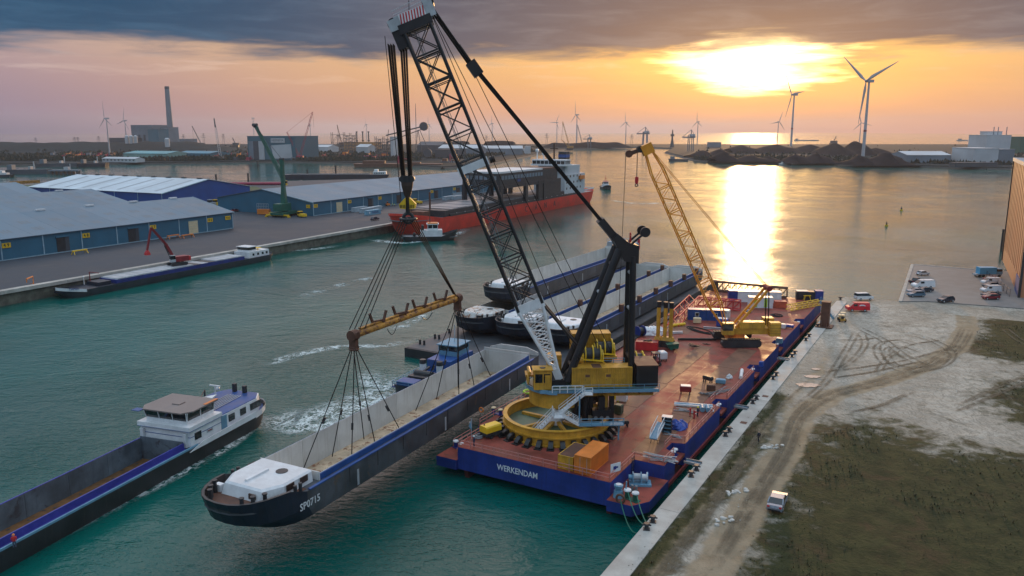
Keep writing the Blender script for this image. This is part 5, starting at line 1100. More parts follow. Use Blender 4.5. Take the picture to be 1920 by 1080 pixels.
for px, py, n, lab in ((1233, 648, 1, 'single tall yellow post with black foot and cap'), (1251, 650, 2, 'double tall yellow posts with black foot and caps')):
    t = thing('support_post', lab, 'post', on(px, py), bR); P(t, 'foot', M.black, ('l', [[(-a - (n - 1) * .7, -a, z), (a + (n - 1) * .7, -a, z), (a + (n - 1) * .7, a, z), (-a - (n - 1) * .7, a, z)] for a, z in ((1.05, 0), (.7, 1.4))])); P(t, 'skirt', M.yellow, ('l', [[(-a - (n - 1) * .65, -a, z), (a + (n - 1) * .65, -a, z), (a + (n - 1) * .65, a, z), (-a - (n - 1) * .65, a, z)] for a, z in ((.75, 1.4), (.5, 2.2))]))
    for k in range(n):
        x = (k - (n - 1) / 2) * 1.3; q_ = P(t, 'post', M.yellow, ('c', (x, 0, 2.0), (x, 0, 8.6), .42, None, 16), smooth=True); P(q_, 'cap', M.black, ('c', (x, 0, 8.6), (x, 0, 9.9), .46, .5, 16))
    if n == 2: P(t, 'lacing', M.ltgrey, *[('bar', (-.4, 0, 3 + k), (.4, 0, 4 + k), .1) for k in range(5)])
solo('green_tipper', 'small green tipping box at the foot of the yellow posts', 'tipper', M.green, (('l', [[(-1, -.7, .3), (1, -.7, .3), (1, .7, .3), (-1, .7, .3)], [(-1.5, -.9, 1.2), (1.1, -.9, 1.5), (1.1, .9, 1.5), (-1.5, .9, 1.2)]]), ('c', (-.5, -.8, .3), (-.5, .8, .3), .3)), on(1262, 655), bR + R(30))
solo('yellow_tube', 'yellow tube lying behind the yellow posts', 'tube', M.yellow2, (('c', (0, -2.2, .4), (0, 2.2, .4), .35, None, 14), ('b', -.3, .3, -1.5, -1.3, 0, .1), ('b', -.3, .3, 1.3, 1.5, 0, .1)), on(1270, 612), bR + R(-35), smooth=True)
container('site_cabin', 'left blue site cabin with one white window', M.rail_blue, 4.3, 2.5, 2.7, on(1290, 600), R(-8), 'cabin', win=1); container('site_cabin', 'right blue site cabin with one white window', M.rail_blue, 4.3, 2.5, 2.7, on(1290, 600) + Vector((4.4, -.62, 0)), R(-8), 'cabin', win=1)
crate('water_tank', 'small cream tank in front of the blue site cabins', 'tank', M.cream, 1307, 606, 1.9, 1.0, 1.3, R(20))
def hose(label, px, py, rx, ry, n, seed, m=M.rubber):
    rnd = random.Random(seed); pts = []
    for k in range(n * 16):
        a = k * 2 * math.pi / 16; pts.append((rx * (1 - .12 * (k // 16)) * math.cos(a) + rnd.uniform(-.1, .1), ry * (1 - .15 * (k // 16)) * math.sin(a) + .2 * (k // 16), .12 + .03 * (k // 16)))
    return solo('hose', label, 'hose', m, (('t', pts, .11, 5),), on(px, py), bR + R(-30))
hose('black hose laid in long loops before the blue cabins', 1312, 620, 4.2, 1.5, 3, 2); hose('dark hose coil right of the crawler crane mast', 1456, 592, 1.6, 1.3, 3, 3)
for px, py, L_, rz, lab, m in ((1307, 638, 8.5, 62, 'long dark steel beam across the deck', M.dark), (1335, 617, 4, 75, 'short grey steel beam left of the crawler crane', M.ltgrey), (1268, 625, 3, 55, 'short pale timber on the deck beside the posts', M.white)):
    solo('steel_beam', lab, 'beam', m, (('b', -.2, .2, -L_ / 2, L_ / 2, .02, .1), ('b', -.06, .06, -L_ / 2, L_ / 2, .1, .42), ('b', -.2, .2, -L_ / 2, L_ / 2, .42, .5)), on(px, py), bR - R(rz))
rods('shackle_pile', 'heap of dark shackles and chains in front of the crawler crane', 'shackles', M.dark, 1302, 652, 14, 1.6, .8, seed=21, lift=.7); rods('scrap_pile', 'few dark steel scraps right of the shackle heap', 'scrap', M.dark, 1324, 646, 4, 1.2, .5, seed=22, lift=.2)
# red lattice boom sections
def truss(name, label, m, p0, p1, wd, hg, nb_, cat='boom section', r=.16):
    p0, p1 = Vector(p0), Vector(p1); L_ = (p1 - p0).length; t = thing(name, label, cat, p0, math.atan2((p1 - p0).y, (p1 - p0).x))
    for y in (-wd / 2, wd / 2):
        for z in (.25, .25 + hg): P(t, 'chord', m, ('c', (0, y, z), (L_, y, z), r, None, 8))
    for k in range(nb_):
        a, b = L_ * k / nb_, L_ * (k + 1) / nb_
        for y in (-wd / 2, wd / 2): P(t, 'brace', m, ('c', (a, y, .25), (b, y, .25 + hg), r * .55, None, 6)); P(t, 'brace', m, ('c', (b, y, .25 + hg), (b, y, .25), r * .5, None, 6))
        for z in (.25, .25 + hg): P(t, 'brace', m, ('c', (a, -wd / 2, z), (b, wd / 2, z), r * .5, None, 6))
    return t
truss('lattice_boom_section', 'red lattice boom section pointing away behind the yellow posts', M.red, on(1262, 612), on(1301, 572), 2.6, 2.4, 4)
truss('lattice_boom_section', 'red lattice boom section lying across the deck behind the blue cabins', M.red, on(1305, 576), on(1388, 582), 2.4, 2.3, 6)
truss('lattice_boom_section', 'yellow lattice boom section at the far right corner of the deck', M.yellow2, on(1478, 583), on(1538, 572), 1.5, 1.2, 6, r=.12)
truss('lattice_boom_section', 'dark red lattice girder standing along the far end of the deck', M.rust, WB(-15, 135.5, ZD + .03), WB(6.5, 135.5, ZD + .03), 1.5, 2.6, 12, r=.2)
container('site_office', 'long white office cabin with dark blue end at the far deck end', M.white, 11.5, 2.8, 3.0, on(1383, 566), R(-8), 'cabin', doors=0); p = on(1383, 566); crate_ = solo('office_end', 'dark blue end cabin with small window left of the long white office', 'cabin', M.blue, (('b', -2.4, -.05, 0, 2.8, 0, 3.05), ('b', -1.9, -1., -.05, 0, 1.6, 2.4)), p, R(-8))
container('storage_container', 'white container with lime green doors in front of the long office', M.white, 6.1, 2.4, 2.9, on(1404, 577), R(-8), doors=0); p = on(1404, 577); [solo('door_panel', lab, 'door panel', M.limegreen, (('b', x, x + .75, -.1, -.03, .3, 2.5), ('b', x + .6, x + .68, -.15, -.1, 1.2, 1.5)), p, R(-8)) for x, lab in ((1.3, 'left lime green door panel of the white container'), (3.9, 'right lime green door panel of the white container'))]
container('storage_container', 'small orange red container right of the lime doors', mat('salmon_paint', (.55, .12, .06), .5), 3.0, 2.2, 1.7, on(1453, 577), R(-8), doors=0)
t = thing('generator', 'dark blue generator set at the far right end of the deck', 'generator', on(1494, 562), R(-8)); P(t, 'housing', M.navy, ('b', 0, 4.8, 0, 2.2, .2, 2.3)); P(t, 'roof', M.ltgrey, ('b', -.1, 3., -.1, 2.3, 2.3, 2.45)); P(t, 'unit', M.blue, ('b', 4.9, 7.0, 0, 2.2, .2, 2.6)); P(t, 'louvre', M.dark, ('b', .6, 2.6, -.05, 0, .7, 1.9)); P(t, 'skid', M.dark, ('b', 0, 7, .1, 2.1, 0, .2))
t = thing('trestle', 'small yellow trestle before the generator', 'trestle', on(1513, 563), 0); P(t, 'top', M.yellow2, ('b', -1, 1, -.2, .2, 1.2, 1.4)); [P(t, 'leg', M.yellow2, ('bar', (x, y * 2.5, 0), (x * .7, y, 1.2), .12)) for x in (-.9, .9) for y in (-.18, .18)]
crate('red_crate', 'small dark red crate right of the crawler crane mast', 'crate', M.darkred, 1441, 602, 1.6, 1.3, 1.3); crate('grey_box', 'pale grey box in front of the lime door container', 'box', M.ltblue, 1402, 586, 1.8, 1.2, .7); crate('supply_stack', 'stack of blue and white supplies left of the crawler crane', 'supplies', M.bluepl, 1354, 612, 2.6, 2.0, 2.0, R(10), M.white); crate('supply_stack', 'white covered pallet stack behind the blue supplies', 'supplies', M.whiter, 1357, 600, 2.8, 1.8, 2.6, R(5), M.white)
crate('white_sack', 'white sack on the right side of the deck beyond the crawler crane', 'sack', M.white, 1468, 616, 1.2, 1.0, 1.1, 0, M.white); crate('blue_box', 'low blue box next to the white sack', 'box', M.bluepl, 1480, 614, 2.0, 1.2, .7)
crate('blue_drum', 'blue drum by the third rail recess', 'drum', M.bluepl, 1427, 688, .8, .8, 1.1); crate('valve_set', 'white and blue valve set behind the crawler counterweight', 'valves', M.ltblue, 1461, 644, 1.4, 1., 1.2, 0, M.white)
# ================================================================== CRAWLER CRANE
cc = thing('crawler_crane', 'yellow crawler crane with long lattice boom standing on the barge deck', 'crane', on(1380, 643), R(181)); cc.scale = (1.2, 1.2, 1.2)
for y in (-2.9, 2.9):
    tr_ = P(cc, 'track', M.dark, ('py', [(-3.6, .5), (-3.2, .05), (3.2, .05), (3.6, .5), (3.6, 1.0), (3.2, 1.45), (-3.2, 1.45), (-3.6, 1.0)], y - .55, y + .55))
    for k in range(14): P(tr_, 'track_shoe', M.rubber, ('b', -3.4 + .5 * k, -3.0 + .5 * k, y - .62, y + .62, 1.45, 1.55))
P(cc, 'carbody', M.orange, ('b', -1.6, 1.6, -2.4, 2.4, .6, 1.5), ('c', (0, 0, 1.5), (0, 0, 2.0), 1.5, None, 20)); P(cc, 'upper_frame', M.yellow, ('b', -5.6, 2.2, -1.5, 1.5, 2.0, 3.1)); P(cc, 'engine_house', M.yellow, ('b', -4.6, 0, .1, 1.65, 3.1, 4.3)); P(cc, 'winch', M.dark, ('c', (-2.5, -1.4, 3.6), (-2.5, 0, 3.6), .6))
for y in (-2.6, 1.2): q_ = P(cc, 'counterweight', M.yellow, ('b', -7.2, -5.3, y, y + 1.5, 1.9, 4.4)); [P(q_, 'slab_joint', M.dark, ('b', -7.23, -5.28, y - .02, y + 1.52, 2.4 + .5 * k, 2.44 + .5 * k)) for k in range(4)]; [P(q_, 'warning_stripe', M.red if k % 2 else M.white, ('b', -7.25, -7.2, y + .05 + 1.05 * s_, y + .35 + 1.05 * s_, 2. + .3 * k, 2.25 + .3 * k)) for k in range(8) for s_ in (0, 1)]
cb2 = P(cc, 'cab', M.yellow, ('b', 1.2, 3.2, 1.2, 2.4, 2.1, 2.9), ('b', 1.2, 3.2, 1.2, 2.4, 4.1, 4.3), ('b', 1.2, 1.4, 1.2, 2.4, 2.9, 4.1)); P(cb2, 'pane', M.glass, ('b', 1.4, 3.15, 1.25, 2.35, 2.9, 4.1))
cf, ct_ = Vector((2.2, 0, 2.9)), Vector((17.4, 0, 35.0)); cd = (ct_ - cf).normalized(); cn = Vector((cd.z, 0, -cd.x)); CLn = (ct_ - cf).length
def CP(s, n, y): return cf + cd * s + cn * n + Vector((0, y, 0))
M.boomgold = mat('golden_yellow_paint', (.80, .32, .02), .4, var=.15)
for n_ in (-1.15, 1.15):
    for y in (-1.0, 1.0): P(cc, 'boom_chord', M.boomgold, ('c', CP(5, n_, y), CP(CLn - 4, n_, y), .115, None, 8)); P(cc, 'boom_chord', M.boomgold, ('c', CP(0, n_ * .15, y), CP(5, n_, y), .11, None, 8)); P(cc, 'boom_chord', M.boomgold, ('c', CP(CLn - 4, n_, y), CP(CLn, n_ * .5, y * .7), .13, None, 8))
nb2 = 17
for k in range(nb2):
    a, b = 5 + (CLn - 9) * k / nb2, 5 + (CLn - 9) * (k + 1) / nb2; e = 1 if k % 2 else -1
    for y in (-1., 1.): P(cc, 'brace', M.boomgold, ('c', CP(a, -1.15 * e, y), CP(b, 1.15 * e, y), .055, None, 5))
    for n_ in (-1.15, 1.15): P(cc, 'brace', M.boomgold, ('c', CP(a, n_, -e), CP(b, n_, e), .06, None, 5))
    if k % 3 == 0: P(cc, 'batten', M.boomgold, ('c', CP(a, -1.15, -1), CP(a, 1.15, -1), .1, None, 5), ('c', CP(a, -1.15, 1), CP(a, 1.15, 1), .1, None, 5))
P(cc, 'boom_head', M.boomgold, ('l', [[CP(CLn + e, n_, y) for n_, y in ((-.9, -.9), (1.1, -.9), (1.1, .9), (-.9, .9))] for e in (-.6, 1.2)])); [P(cc, 'sheave', M.dark, ('c', CP(CLn + .8, 1.2, y - .12), CP(CLn + .8, 1.2, y + .12), .6, None, 16)) for y in (-.5, .5)]; P(cc, 'jib_head', M.rust, ('bar', CP(CLn + .6, .5, 0), CP(CLn + .9, 3.2, 0), .7), ('c', CP(CLn + .9, 3.3, -.3), CP(CLn + .9, 3.3, .3), .65))
gt = Vector((-5.2, 0, 10.4))
for y in (-1.1, 1.1): P(cc, 'gantry_leg', M.boomgold, ('bar', (.6, y, 3.1), gt + Vector((0, y * .8, 0)), .4)); P(cc, 'pendant', M.boomgold, ('c', gt + Vector((0, y, 0)), CP(CLn - 1, -.8, y * .8), .06, None, 5))
for f in (.35, .7): P(cc, 'gantry_brace', M.boomgold, ('bar', Vector((.6, -1, 3.1)).lerp(gt, f), Vector((.6, 1, 3.1)).lerp(gt, f), .3))
P(cc, 'gantry_head', M.darkred, ('c', gt + Vector((0, -1.3, 0)), gt + Vector((0, 1.3, 0)), .5)); [P(cc, 'luffing_rope', M.rope, ('c', gt + Vector((0, y, 0)), (-5.5, y, 3.2), .06, None, 5)) for y in (-1., -.6, .6, 1.)]
hp_ = CP(CLn + .8, 1.7, 0)
for y in (-.3, .3): P(cc, 'hoist_rope', M.rope, ('c', hp_ + Vector((0, y, 0)), (hp_.x, y * .6, hp_.z - 4.6), .035, None, 5))
for y in (-.2, .2): P(cc, 'auxiliary_rope', M.rope, ('c', CP(CLn + .9, 3.9, y), (CP(CLn + .9, 3.9, 0).x + .5, y, CP(CLn + .9, 3.9, 0).z - 28), .025, None, 5))
hw = cc.matrix_basis; wp3 = Vector((cc.location.x + 1.2 * math.cos(R(181)) * hp_.x, cc.location.y + 1.2 * math.sin(R(181)) * hp_.x, cc.location.z + 1.2 * (hp_.z - 4.6) - 1.6))
t = thing('crane_hook', 'small red hook block hanging from the yellow boom tip', 'hook block', wp3, R(181)); P(t, 'block', M.red, ('l', [[(-.35 * a, -.3, z), (.35 * a, -.3, z), (.35 * a, .3, z), (-.35 * a, .3, z)] for a, z in ((.7, .2), (1., .8), (.9, 1.6))])); P(t, 'hook', M.dark, ('tor', (0, 0, -.15), .28, .1, 'y', 14, 6))
# ================================================================== MOTOR BARGE (lower left)
MH = R(18.5)
mbp = Vector((-47.3, 138.3, .75))
mb_ = thing('motor_barge', 'long motor barge with empty rusty hold and white wheelhouse under way at lower left', 'barge', mbp, -MH)
def ship_hull(par, L_, B_, z_deck, m, stern_r=6., bow_len=8., z_keel=-1.2, sheer=.8, stern_sheer=.6, name='hull', flare=.9, smooth=True, pw=2.4):
    """hull with bow at -y end and stern at y=0"""
    B2 = B_ / 2
    def ol(f, inset, inb):
        pts = []
        for k in range(13):
            a = math.pi * k / 12; c_, s_ = math.cos(a), math.sin(a); pts.append((B2 * f * math.copysign(abs(c_) ** (2 / pw), c_), -stern_r + (stern_r - inset) * abs(s_) ** (2 / pw)))
        for k in range(1, 6): pts.append((-B2 * f, -stern_r - (L_ - stern_r - bow_len) * k / 6))
        for k in range(13):
            a = math.pi * k / 12; c_, s_ = math.cos(a), math.sin(a); pts.append((-B2 * f * math.copysign(abs(c_) ** (2 / pw), c_), -L_ + bow_len - (bow_len - inb) * abs(s_) ** 1.25))
        for k in range(1, 6): pts.append((B2 * f, -L_ + bow_len + (L_ - stern_r - bow_len) * k / 6))
        return pts
    top = ol(1, 0, 0)
    zt = [z_deck + (stern_sheer * max(0, (y + stern_r) / stern_r) if y > -stern_r else 0) + (sheer * max(0, (-L_ + bow_len - y) / bow_len)) for x, y in top]
    rings = [[(x, y, z_keel) for x, y in ol(flare * .9, stern_r * .5, bow_len * .45)], [(x, y, (z_keel + z_deck) * .5) for x, y in ol(.5 + flare / 2, stern_r * .2, bow_len * .22)], [(x, y, z) for (x, y), z in zip(top, zt)]]
    o = P(par, name, m, ('l', rings, True, False), smooth=smooth)
    return o, top, zt
M.workhull = mat('scraped_black_hull', (.028, .03, .034), .5, var=.45, scale=.3, streak=.6, rcol=(.12, .10, .09))
h_, top, zt = ship_hull(mb_, 100, 10.2, 2.2, M.workhull, 6., 9., z_keel=-2.2)
P(mb_, 'side_deck', mat('purple_blue_deck', (.05, .055, .30), .5, var=.2), ('pr', [(x * .985, y * .999 - .02) for x, y in top], 1.95, 2.15))
P(mb_, 'gunwale', M.ltblue, ('b', -5.13, -4.9, -90, -20.5, 2.1, 2.4), ('b', 4.9, 5.13, -90, -20.5, 2.1, 2.4))
hx = 4.05; h0, h1 = -92, -22.5
for s_ in (-1, 1):
    P(mb_, 'coaming', mat('violet_blue_coaming', (.045, .05, .30), .5, var=.2), ('b', s_ * hx - .1, s_ * hx + .1, h0, h1, 2.1, 3.1))
    for k in range(10): P(mb_, 'wall_plate', M.holdd, ('b', s_ * hx - .16 * (1 if s_ > 0 else 0) , s_ * hx + .16 * (0 if s_ > 0 else 1), h0 + (h1 - h0) * k / 10, h0 + (h1 - h0) * (k + 1) / 10 - .04, -.4, 3.02))
P(mb_, 'end_wall', M.holdd, ('b', -hx, hx, h1 - .2, h1, -.4, 3.3)); P(mb_, 'hold_floor', M.ore, ('b', -hx + .1, hx - .1, h0, h1 - .2, -.7, -.4))
# a dark opening in the deck: the hold is open, so the deck sheet is only the frame around it
bpy.data.objects.remove([c for c in mb_.children if c.name.startswith('side_deck')][0])
dm = bpy.data.materials['purple_blue_deck']
P(mb_, 'side_deck', dm, ('b', 4.12, 5.0, -91, -20, 1.95, 2.15)); P(mb_, 'side_deck', dm, ('b', -5.0, -4.12, -91, -20, 1.95, 2.15)); P(mb_, 'aft_deck', M.rail_blue, ('pr', [(x * .98, y - .05) for x, y in top[:13]] + [(-5., -22.4), (5., -22.4)], 1.95, 2.15))
hr = random.Random(5)
rv0 = P(mb_, 'floor_patch', M.dark, ('pr', [(.3 * math.cos(a), .18 * math.sin(a)) for a in (0, 1, 2, 3, 4, 5)], -.4, -.385))
rv0.location = (-2.8, -40, 0)
for k in range(70): again(rv0, (-3.4 + (k % 3) * 2.6 + hr.uniform(-.8, .8), -88 + k * .92, 0), hr.uniform(0, 3))
# accommodation
P(mb_, 'house', M.white, ('l', [[(-4.6, -21.5, 2.15), (4.6, -21.5, 2.15), (4.6, -4.5, 2.15), (3.2, -2., 2.15), (-3.2, -2., 2.15), (-4.6, -4.5, 2.15)], [(-4.5, -21.5, 4.6), (4.5, -21.5, 4.6), (4.5, -4.7, 4.6), (3.1, -2.2, 4.6), (-3.1, -2.2, 4.6), (-4.5, -4.7, 4.6)]]))
P(mb_, 'house_roof', M.rail_blue, ('pr', [(-4.4, -14.5), (4.4, -14.5), (4.4, -4.8), (3.0, -2.4), (-3.0, -2.4), (-4.4, -4.8)], 4.6, 4.72))
P(mb_, 'front_block', M.white, ('l', [[(-4.75, -21.7, 2.2), (4.75, -21.7, 2.2), (4.75, -14.5, 2.2), (-4.75, -14.5, 2.2)], [(-4.75, -21.7, 4.7), (4.75, -21.7, 4.7), (4.75, -14.5, 4.7), (-4.75, -14.5, 4.7)], [(-5.0, -22.1, 4.75), (5.0, -22.1, 4.75), (5.0, -14.4, 4.75), (-5.0, -14.4, 4.75)], [(-5.0, -22.1, 5.5), (5.0, -22.1, 5.5), (5.0, -14.4, 5.5), (-5.0, -14.4, 5.5)]]))
P(mb_, 'blue_line', M.rail_blue, ('b', -4.78, 4.78, -21.75, -14.45, 3.7, 3.78)); P(mb_, 'blue_line', M.rail_blue, ('b', -5.03, 5.03, -22.13, -14.38, 4.78, 4.84))
wh = P(mb_, 'wheelhouse', M.white, ('b', -3.9, 3.9, -21.2, -15., 5.5, 6.1)); P(wh, 'pane', M.glass, ('l', [[(-3.9, -21.2, 6.1), (3.9, -21.2, 6.1), (3.9, -15., 6.1), (-3.9, -15., 6.1)], [(-4.1, -21.5, 7.5), (4.1, -21.5, 7.5), (4.1, -15., 7.5), (-4.1, -15., 7.5)]]))
for x in (-3.9, -1.3, 1.3, 3.9): P(wh, 'mullion', M.white, ('bar', (x, -21.24, 6.1), (x * 1.05, -21.55, 7.5), .12))
for y in (-21.2, -18.2, -15.): P(wh, 'mullion', M.white, ('bar', (3.95, y, 6.1), (4.15, y - .1, 7.5), .12))
M.roofbr = mat('brown_grey_roof', (.22, .18, .165), .6, var=.15)
P(wh, 'roof', M.roofbr, ('pr', [(-4.7, -20.6), (-3.6, -22.1), (3.6, -22.1), (4.7, -20.6), (4.5, -14.5), (-4.5, -14.5)], 7.5, 7.7)); P(wh, 'roof_hatch', M.roofbr, ('b', -.7, .7, -19, -17.6, 7.7, 7.85)); P(wh, 'sun_visor', M.orange, ('b', 4.0, 4.55, -17.5, -14.5, 7.7, 7.76))
for x in (-4.2, 4.0): P(mb_, 'fender_post', M.white, ('b', x - .3, x + .3, -22.2, -21.7, 2.2, 4.4))
for k, y in enumerate((-20, -11.6, -8.6, -5.9, -4.4)):
    w_ = P(mb_, 'window', M.dark, ('b', 4.5 - .02 + (.25 if k == 0 else 0), 4.6 + (.2 if k == 0 else .03), y - .75, y + .75, 3.0, 4.15)); P(w_, 'pane', M.glass, ('b', 4.62 + (.2 if k == 0 else .0), 4.65 + (.2 if k == 0 else .0), y - .62, y + .62, 3.1, 4.05))
P(mb_, 'name_board', M.ltgrey, ('b', 4.76, 4.82, -18., -16.6, 3.2, 3.7)); P(mb_, 'name_board_text', M.darkred, ('b', 4.82, 4.84, -17.8, -16.8, 3.38, 3.52)); P(mb_, 'side_recess', M.ltblue, ('b', 4.5, 4.65, -14.3, -12.9, 2.2, 4.55))
stripe = MB(); n = len(top)
for k in range(12):
    (x0, y0), (x1, y1) = top[k], top[k + 1]; stripe.q([(x0 * 1.012, y0 + .03, zt[k] - .75), (x1 * 1.012, y1 + .03, zt[k + 1] - .75), (x1 * 1.012, y1 + .03, zt[k + 1] + .25), (x0 * 1.012, y0 + .03, zt[k] + .25)])
P(mb_, 'white_strake', M.white, stripe)
for s_ in (1, -1): P(mb_, 'side_strake', M.white, ('px', [(-22.5, 1.7), (-6, 1.7), (-6, 2.75), (-19.5, 2.5)], s_ * 5.16 - .06, s_ * 5.16 + .06))
for k in range(6): P(mb_, 'roof_pole', M.ltgrey, ('c', (-.6 + .5 * k, -13.8, 4.85), (-1.0 + .5 * k, -5.0, 4.85), .07, None, 6))
t = thing('dinghy', 'small white dinghy on the roof behind the wheelhouse of the motor barge', 'dinghy', mbp + Vector((math.sin(MH) * -10.6 - 1.6, math.cos(MH) * -10.6 + .6, 4.9)), -MH - R(18))
P(t, 'hull', M.white, ('l', [[(-.7, -1.7, .15), (.7, -1.7, .15), (.75, .6, .15), (0, 2.0, .3), (-.75, .6, .15)], [(-.95, -1.9, .75), (.95, -1.9, .75), (1.0, .7, .8), (0, 2.5, .95), (-1.0, .7, .8)]])); P(t, 'interior', M.ltgrey, ('pr', [(-.75, -1.7), (.75, -1.7), (.8, .6), (0, 2.0), (-.8, .6)], .76, .84)); P(t, 'seat', M.blue, ('b', -.7, .7, -.6, -.2, .84, .95)); P(t, 'outboard', M.dark, ('b', -.2, .2, -2.2, -1.8, .5, 1.3))
for x, y, nm, lab in ((-3.2, -13.6, 'radar_mast', None), (-2.6, -6.5, 'signal_mast', None)):
    q_ = P(mb_, nm, M.white, ('c', (x, y, 4.7), (x, y, 6.6), .12), ('b', x - 1.1, x + 1.1, y - .12, y + .12, 6.6, 6.8), ('s', (x + .6, y, 6.3), .35))
P(mb_, 'funnel', M.dark, ('b', -1.5, -.9, -3.4, -2.8, 4.7, 6.2), ('b', .6, 1.2, -3.4, -2.8, 4.7, 6.0)); P(mb_, 'boat_crane', M.dark, ('c', (-3.6, -8, 4.7), (-3.6, -8, 6.3), .15), ('bar', (-3.6, -8, 6.3), (-1.0, -12, 6.6), .15)); P(mb_, 'blue_awning', M.rail_blue, ('b', -6.4, -4.9, -21.6, -20.4, 6.9, 7.0)); P(mb_, 'bitt', M.dark, ('c', (4.4, -2.6, 2.2), (4.4, -2.6, 3.2), .2), ('c', (2.5, -1.3, 2.4), (2.5, -1.3, 3.4), .2)); P(mb_, 'rudder_gear', M.darkred, ('b', -.3, .3, -.6, .4, -1., 1.2))
bp_ = G(28, 1028, 2.95); person('deckhand in red jacket and orange hood on the side deck of the motor barge', bp_, R(30), 'redtop', 0, M.orange)
# ================================================================== BLUE PUSHER behind the lifted hull
t = thing('push_tug', 'blue push tug with white topped vents lying behind the lifted hull', 'tug', G(882, 680, 0), R(-25))
ship_hull(t, 27, 8.0, 1.7, M.navy, 3., 3., pw=3); P(t, 'deck', M.rail_blue, ('b', -3.7, 3.7, -26, -1, 1.5, 1.75)); P(t, 'deck_house', M.rail_blue, ('b', -2.8, 2.8, -14, -4, 1.75, 4.2)); w_ = P(t, 'wheelhouse', M.ltblue, ('b', -2.3, 2.3, -10, -5, 4.2, 5.2), ('b', -2.6, 2.6, -10.4, -4.6, 6.4, 6.6)); P(w_, 'pane', M.glass, ('b', -2.2, 2.2, -9.9, -5.1, 5.2, 6.4)); [P(w_, 'post', M.ltblue, ('b', x - .08, x + .08, y - .08, y + .08, 5.2, 6.4)) for x in (-2.25, 0, 2.25) for y in (-9.95, -5.05)]
for x in (-2.6, 1.4): v_ = P(t, 'vent', M.white, ('c', (x, -16, 1.75), (x, -16, 3.9), .7, None, 16)); P(v_, 'cowl', M.dark, ('c', (x, -16, 3.9), (x, -16, 4.7), .75, .65, 16))
P(t, 'winch', M.dark, ('b', -2.5, 2.5, -22, -18, 1.75, 2.9), ('c', (-2, -20, 3.0), (2, -20, 3.0), .7), ('bar', (-1.5, -24, 1.9), (-.4, -17, 3.6), .4)); P(t, 'locker', M.rail_blue, ('b', -3, 1.0, -25.4, -22.6, 1.75, 2.7));  P(t, 'mast', M.ltgrey, ('c', (0, -7, 6.6), (0, -7, 10.4), .1)); railing(t, [(-3.7, -14), (-3.7, -25.8), (3.7, -25.8), (3.7, -14)], 1.75, 1.0, M.ltblue, gap=3.5)
# ================================================================== MOORED BARGE at the left quay
sA, sB = 13, 104
mo = thing('moored_barge', 'dark inland barge with grey hatch covers moored at the left quay', 'barge', WL(sB, -6.2, 0), -LQ)
h_, top, zt = ship_hull(mo, sB - sA, 9.6, 2.3, mat('moored_dark_hull', (.035, .045, .055), .5, var=.35, scale=.2, streak=.4), 5., 7., sheer=1.2)
P(mo, 'deck', M.navy, ('pr', [(x * .97, y * .998 - .05) for x, y in top], 1.9, 2.25)); P(mo, 'coaming', M.blue, ('b', -4.2, 4.2, -73, -17, 2.2, 3.5))
for k in range(16):
    if k in (9, 10, 11): P(mo, 'hatch_cover', M.dark if k != 10 else M.ltgrey, ('b', -4.0, 4.0, -72.5 + 3.45 * k, -69.2 + 3.45 * k, 3.5, 3.6))
    else: P(mo, 'hatch_cover', M.ltgrey, ('px', [(-72.5 + 3.45 * k, 3.5), (-69.15 + 3.45 * k, 3.5), (-69.3 + 3.45 * k, 3.85), (-72.3 + 3.45 * k, 3.85)], -4.1, 4.1))
P(mo, 'house', M.white, ('b', -3.9, 3.9, -14.5, -3.5, 2.2, 4.6)); w_ = P(mo, 'wheelhouse', M.white, ('b', -3., 3., -13.5, -9.5, 4.6, 5.2), ('b', -3.3, 3.3, -13.9, -9.2, 6.3, 6.5)); P(w_, 'pane', M.glass, ('b', -2.95, 2.95, -13.45, -9.55, 5.2, 6.3)); [P(mo, 'window', M.glass, ('b', 3.88, 3.95, y - .5, y + .5, 3.0, 3.9)) for y in (-12, -9.5, -7, -4.8)]
P(mo, 'deck_rack', M.yellow2, ('b', -2, 2.4, -8, -6, 5.2, 5.4), ('b', -2, -1.8, -8, -7.8, 4.6, 5.3), ('b', 2.2, 2.4, -8, -7.8, 4.6, 5.3)); P(mo, 'fore_house', M.navy, ('b', -3, 3, -78.5, -74, 2.3, 3.4)); P(mo, 'davit', M.darkred, ('c', (-1.8, -78, 3.0), (-1.8, -78, 6.4), .15), ('bar', (-1.8, -78, 6.4), (.8, -76.5, 6.0), .2)); P(mo, 'bow_mast', M.white, ('c', (0, -81.4, 3), (0, -81.4, 5.4), .1), ('s', (0, -81.4, 5.5), .3))
bs = MB(); n = len(top)
for k in range(24, 30):
    (x0, y0), (x1, y1) = top[k], top[k + 1]; bs.q([(x0 * 1.02, y0 - .05, zt[k] - .75), (x1 * 1.02, y1 - .05, zt[k + 1] - .75), (x1 * 1.02, y1 - .05, zt[k + 1] + .2), (x0 * 1.02, y0 - .05, zt[k] + .2)])
P(mo, 'bow_stripe', M.white, bs)
xm, ym = top[27]; x2_, y2_ = top[28]; ang = math.atan2(y2_ - ym, x2_ - xm)
lettering(mo, 'TAMIA', .95, M.blue, ((xm + x2_) / 2 * 1.03 + .15, (ym + y2_) / 2 - .1, 3.0), (R(90), 0, ang))
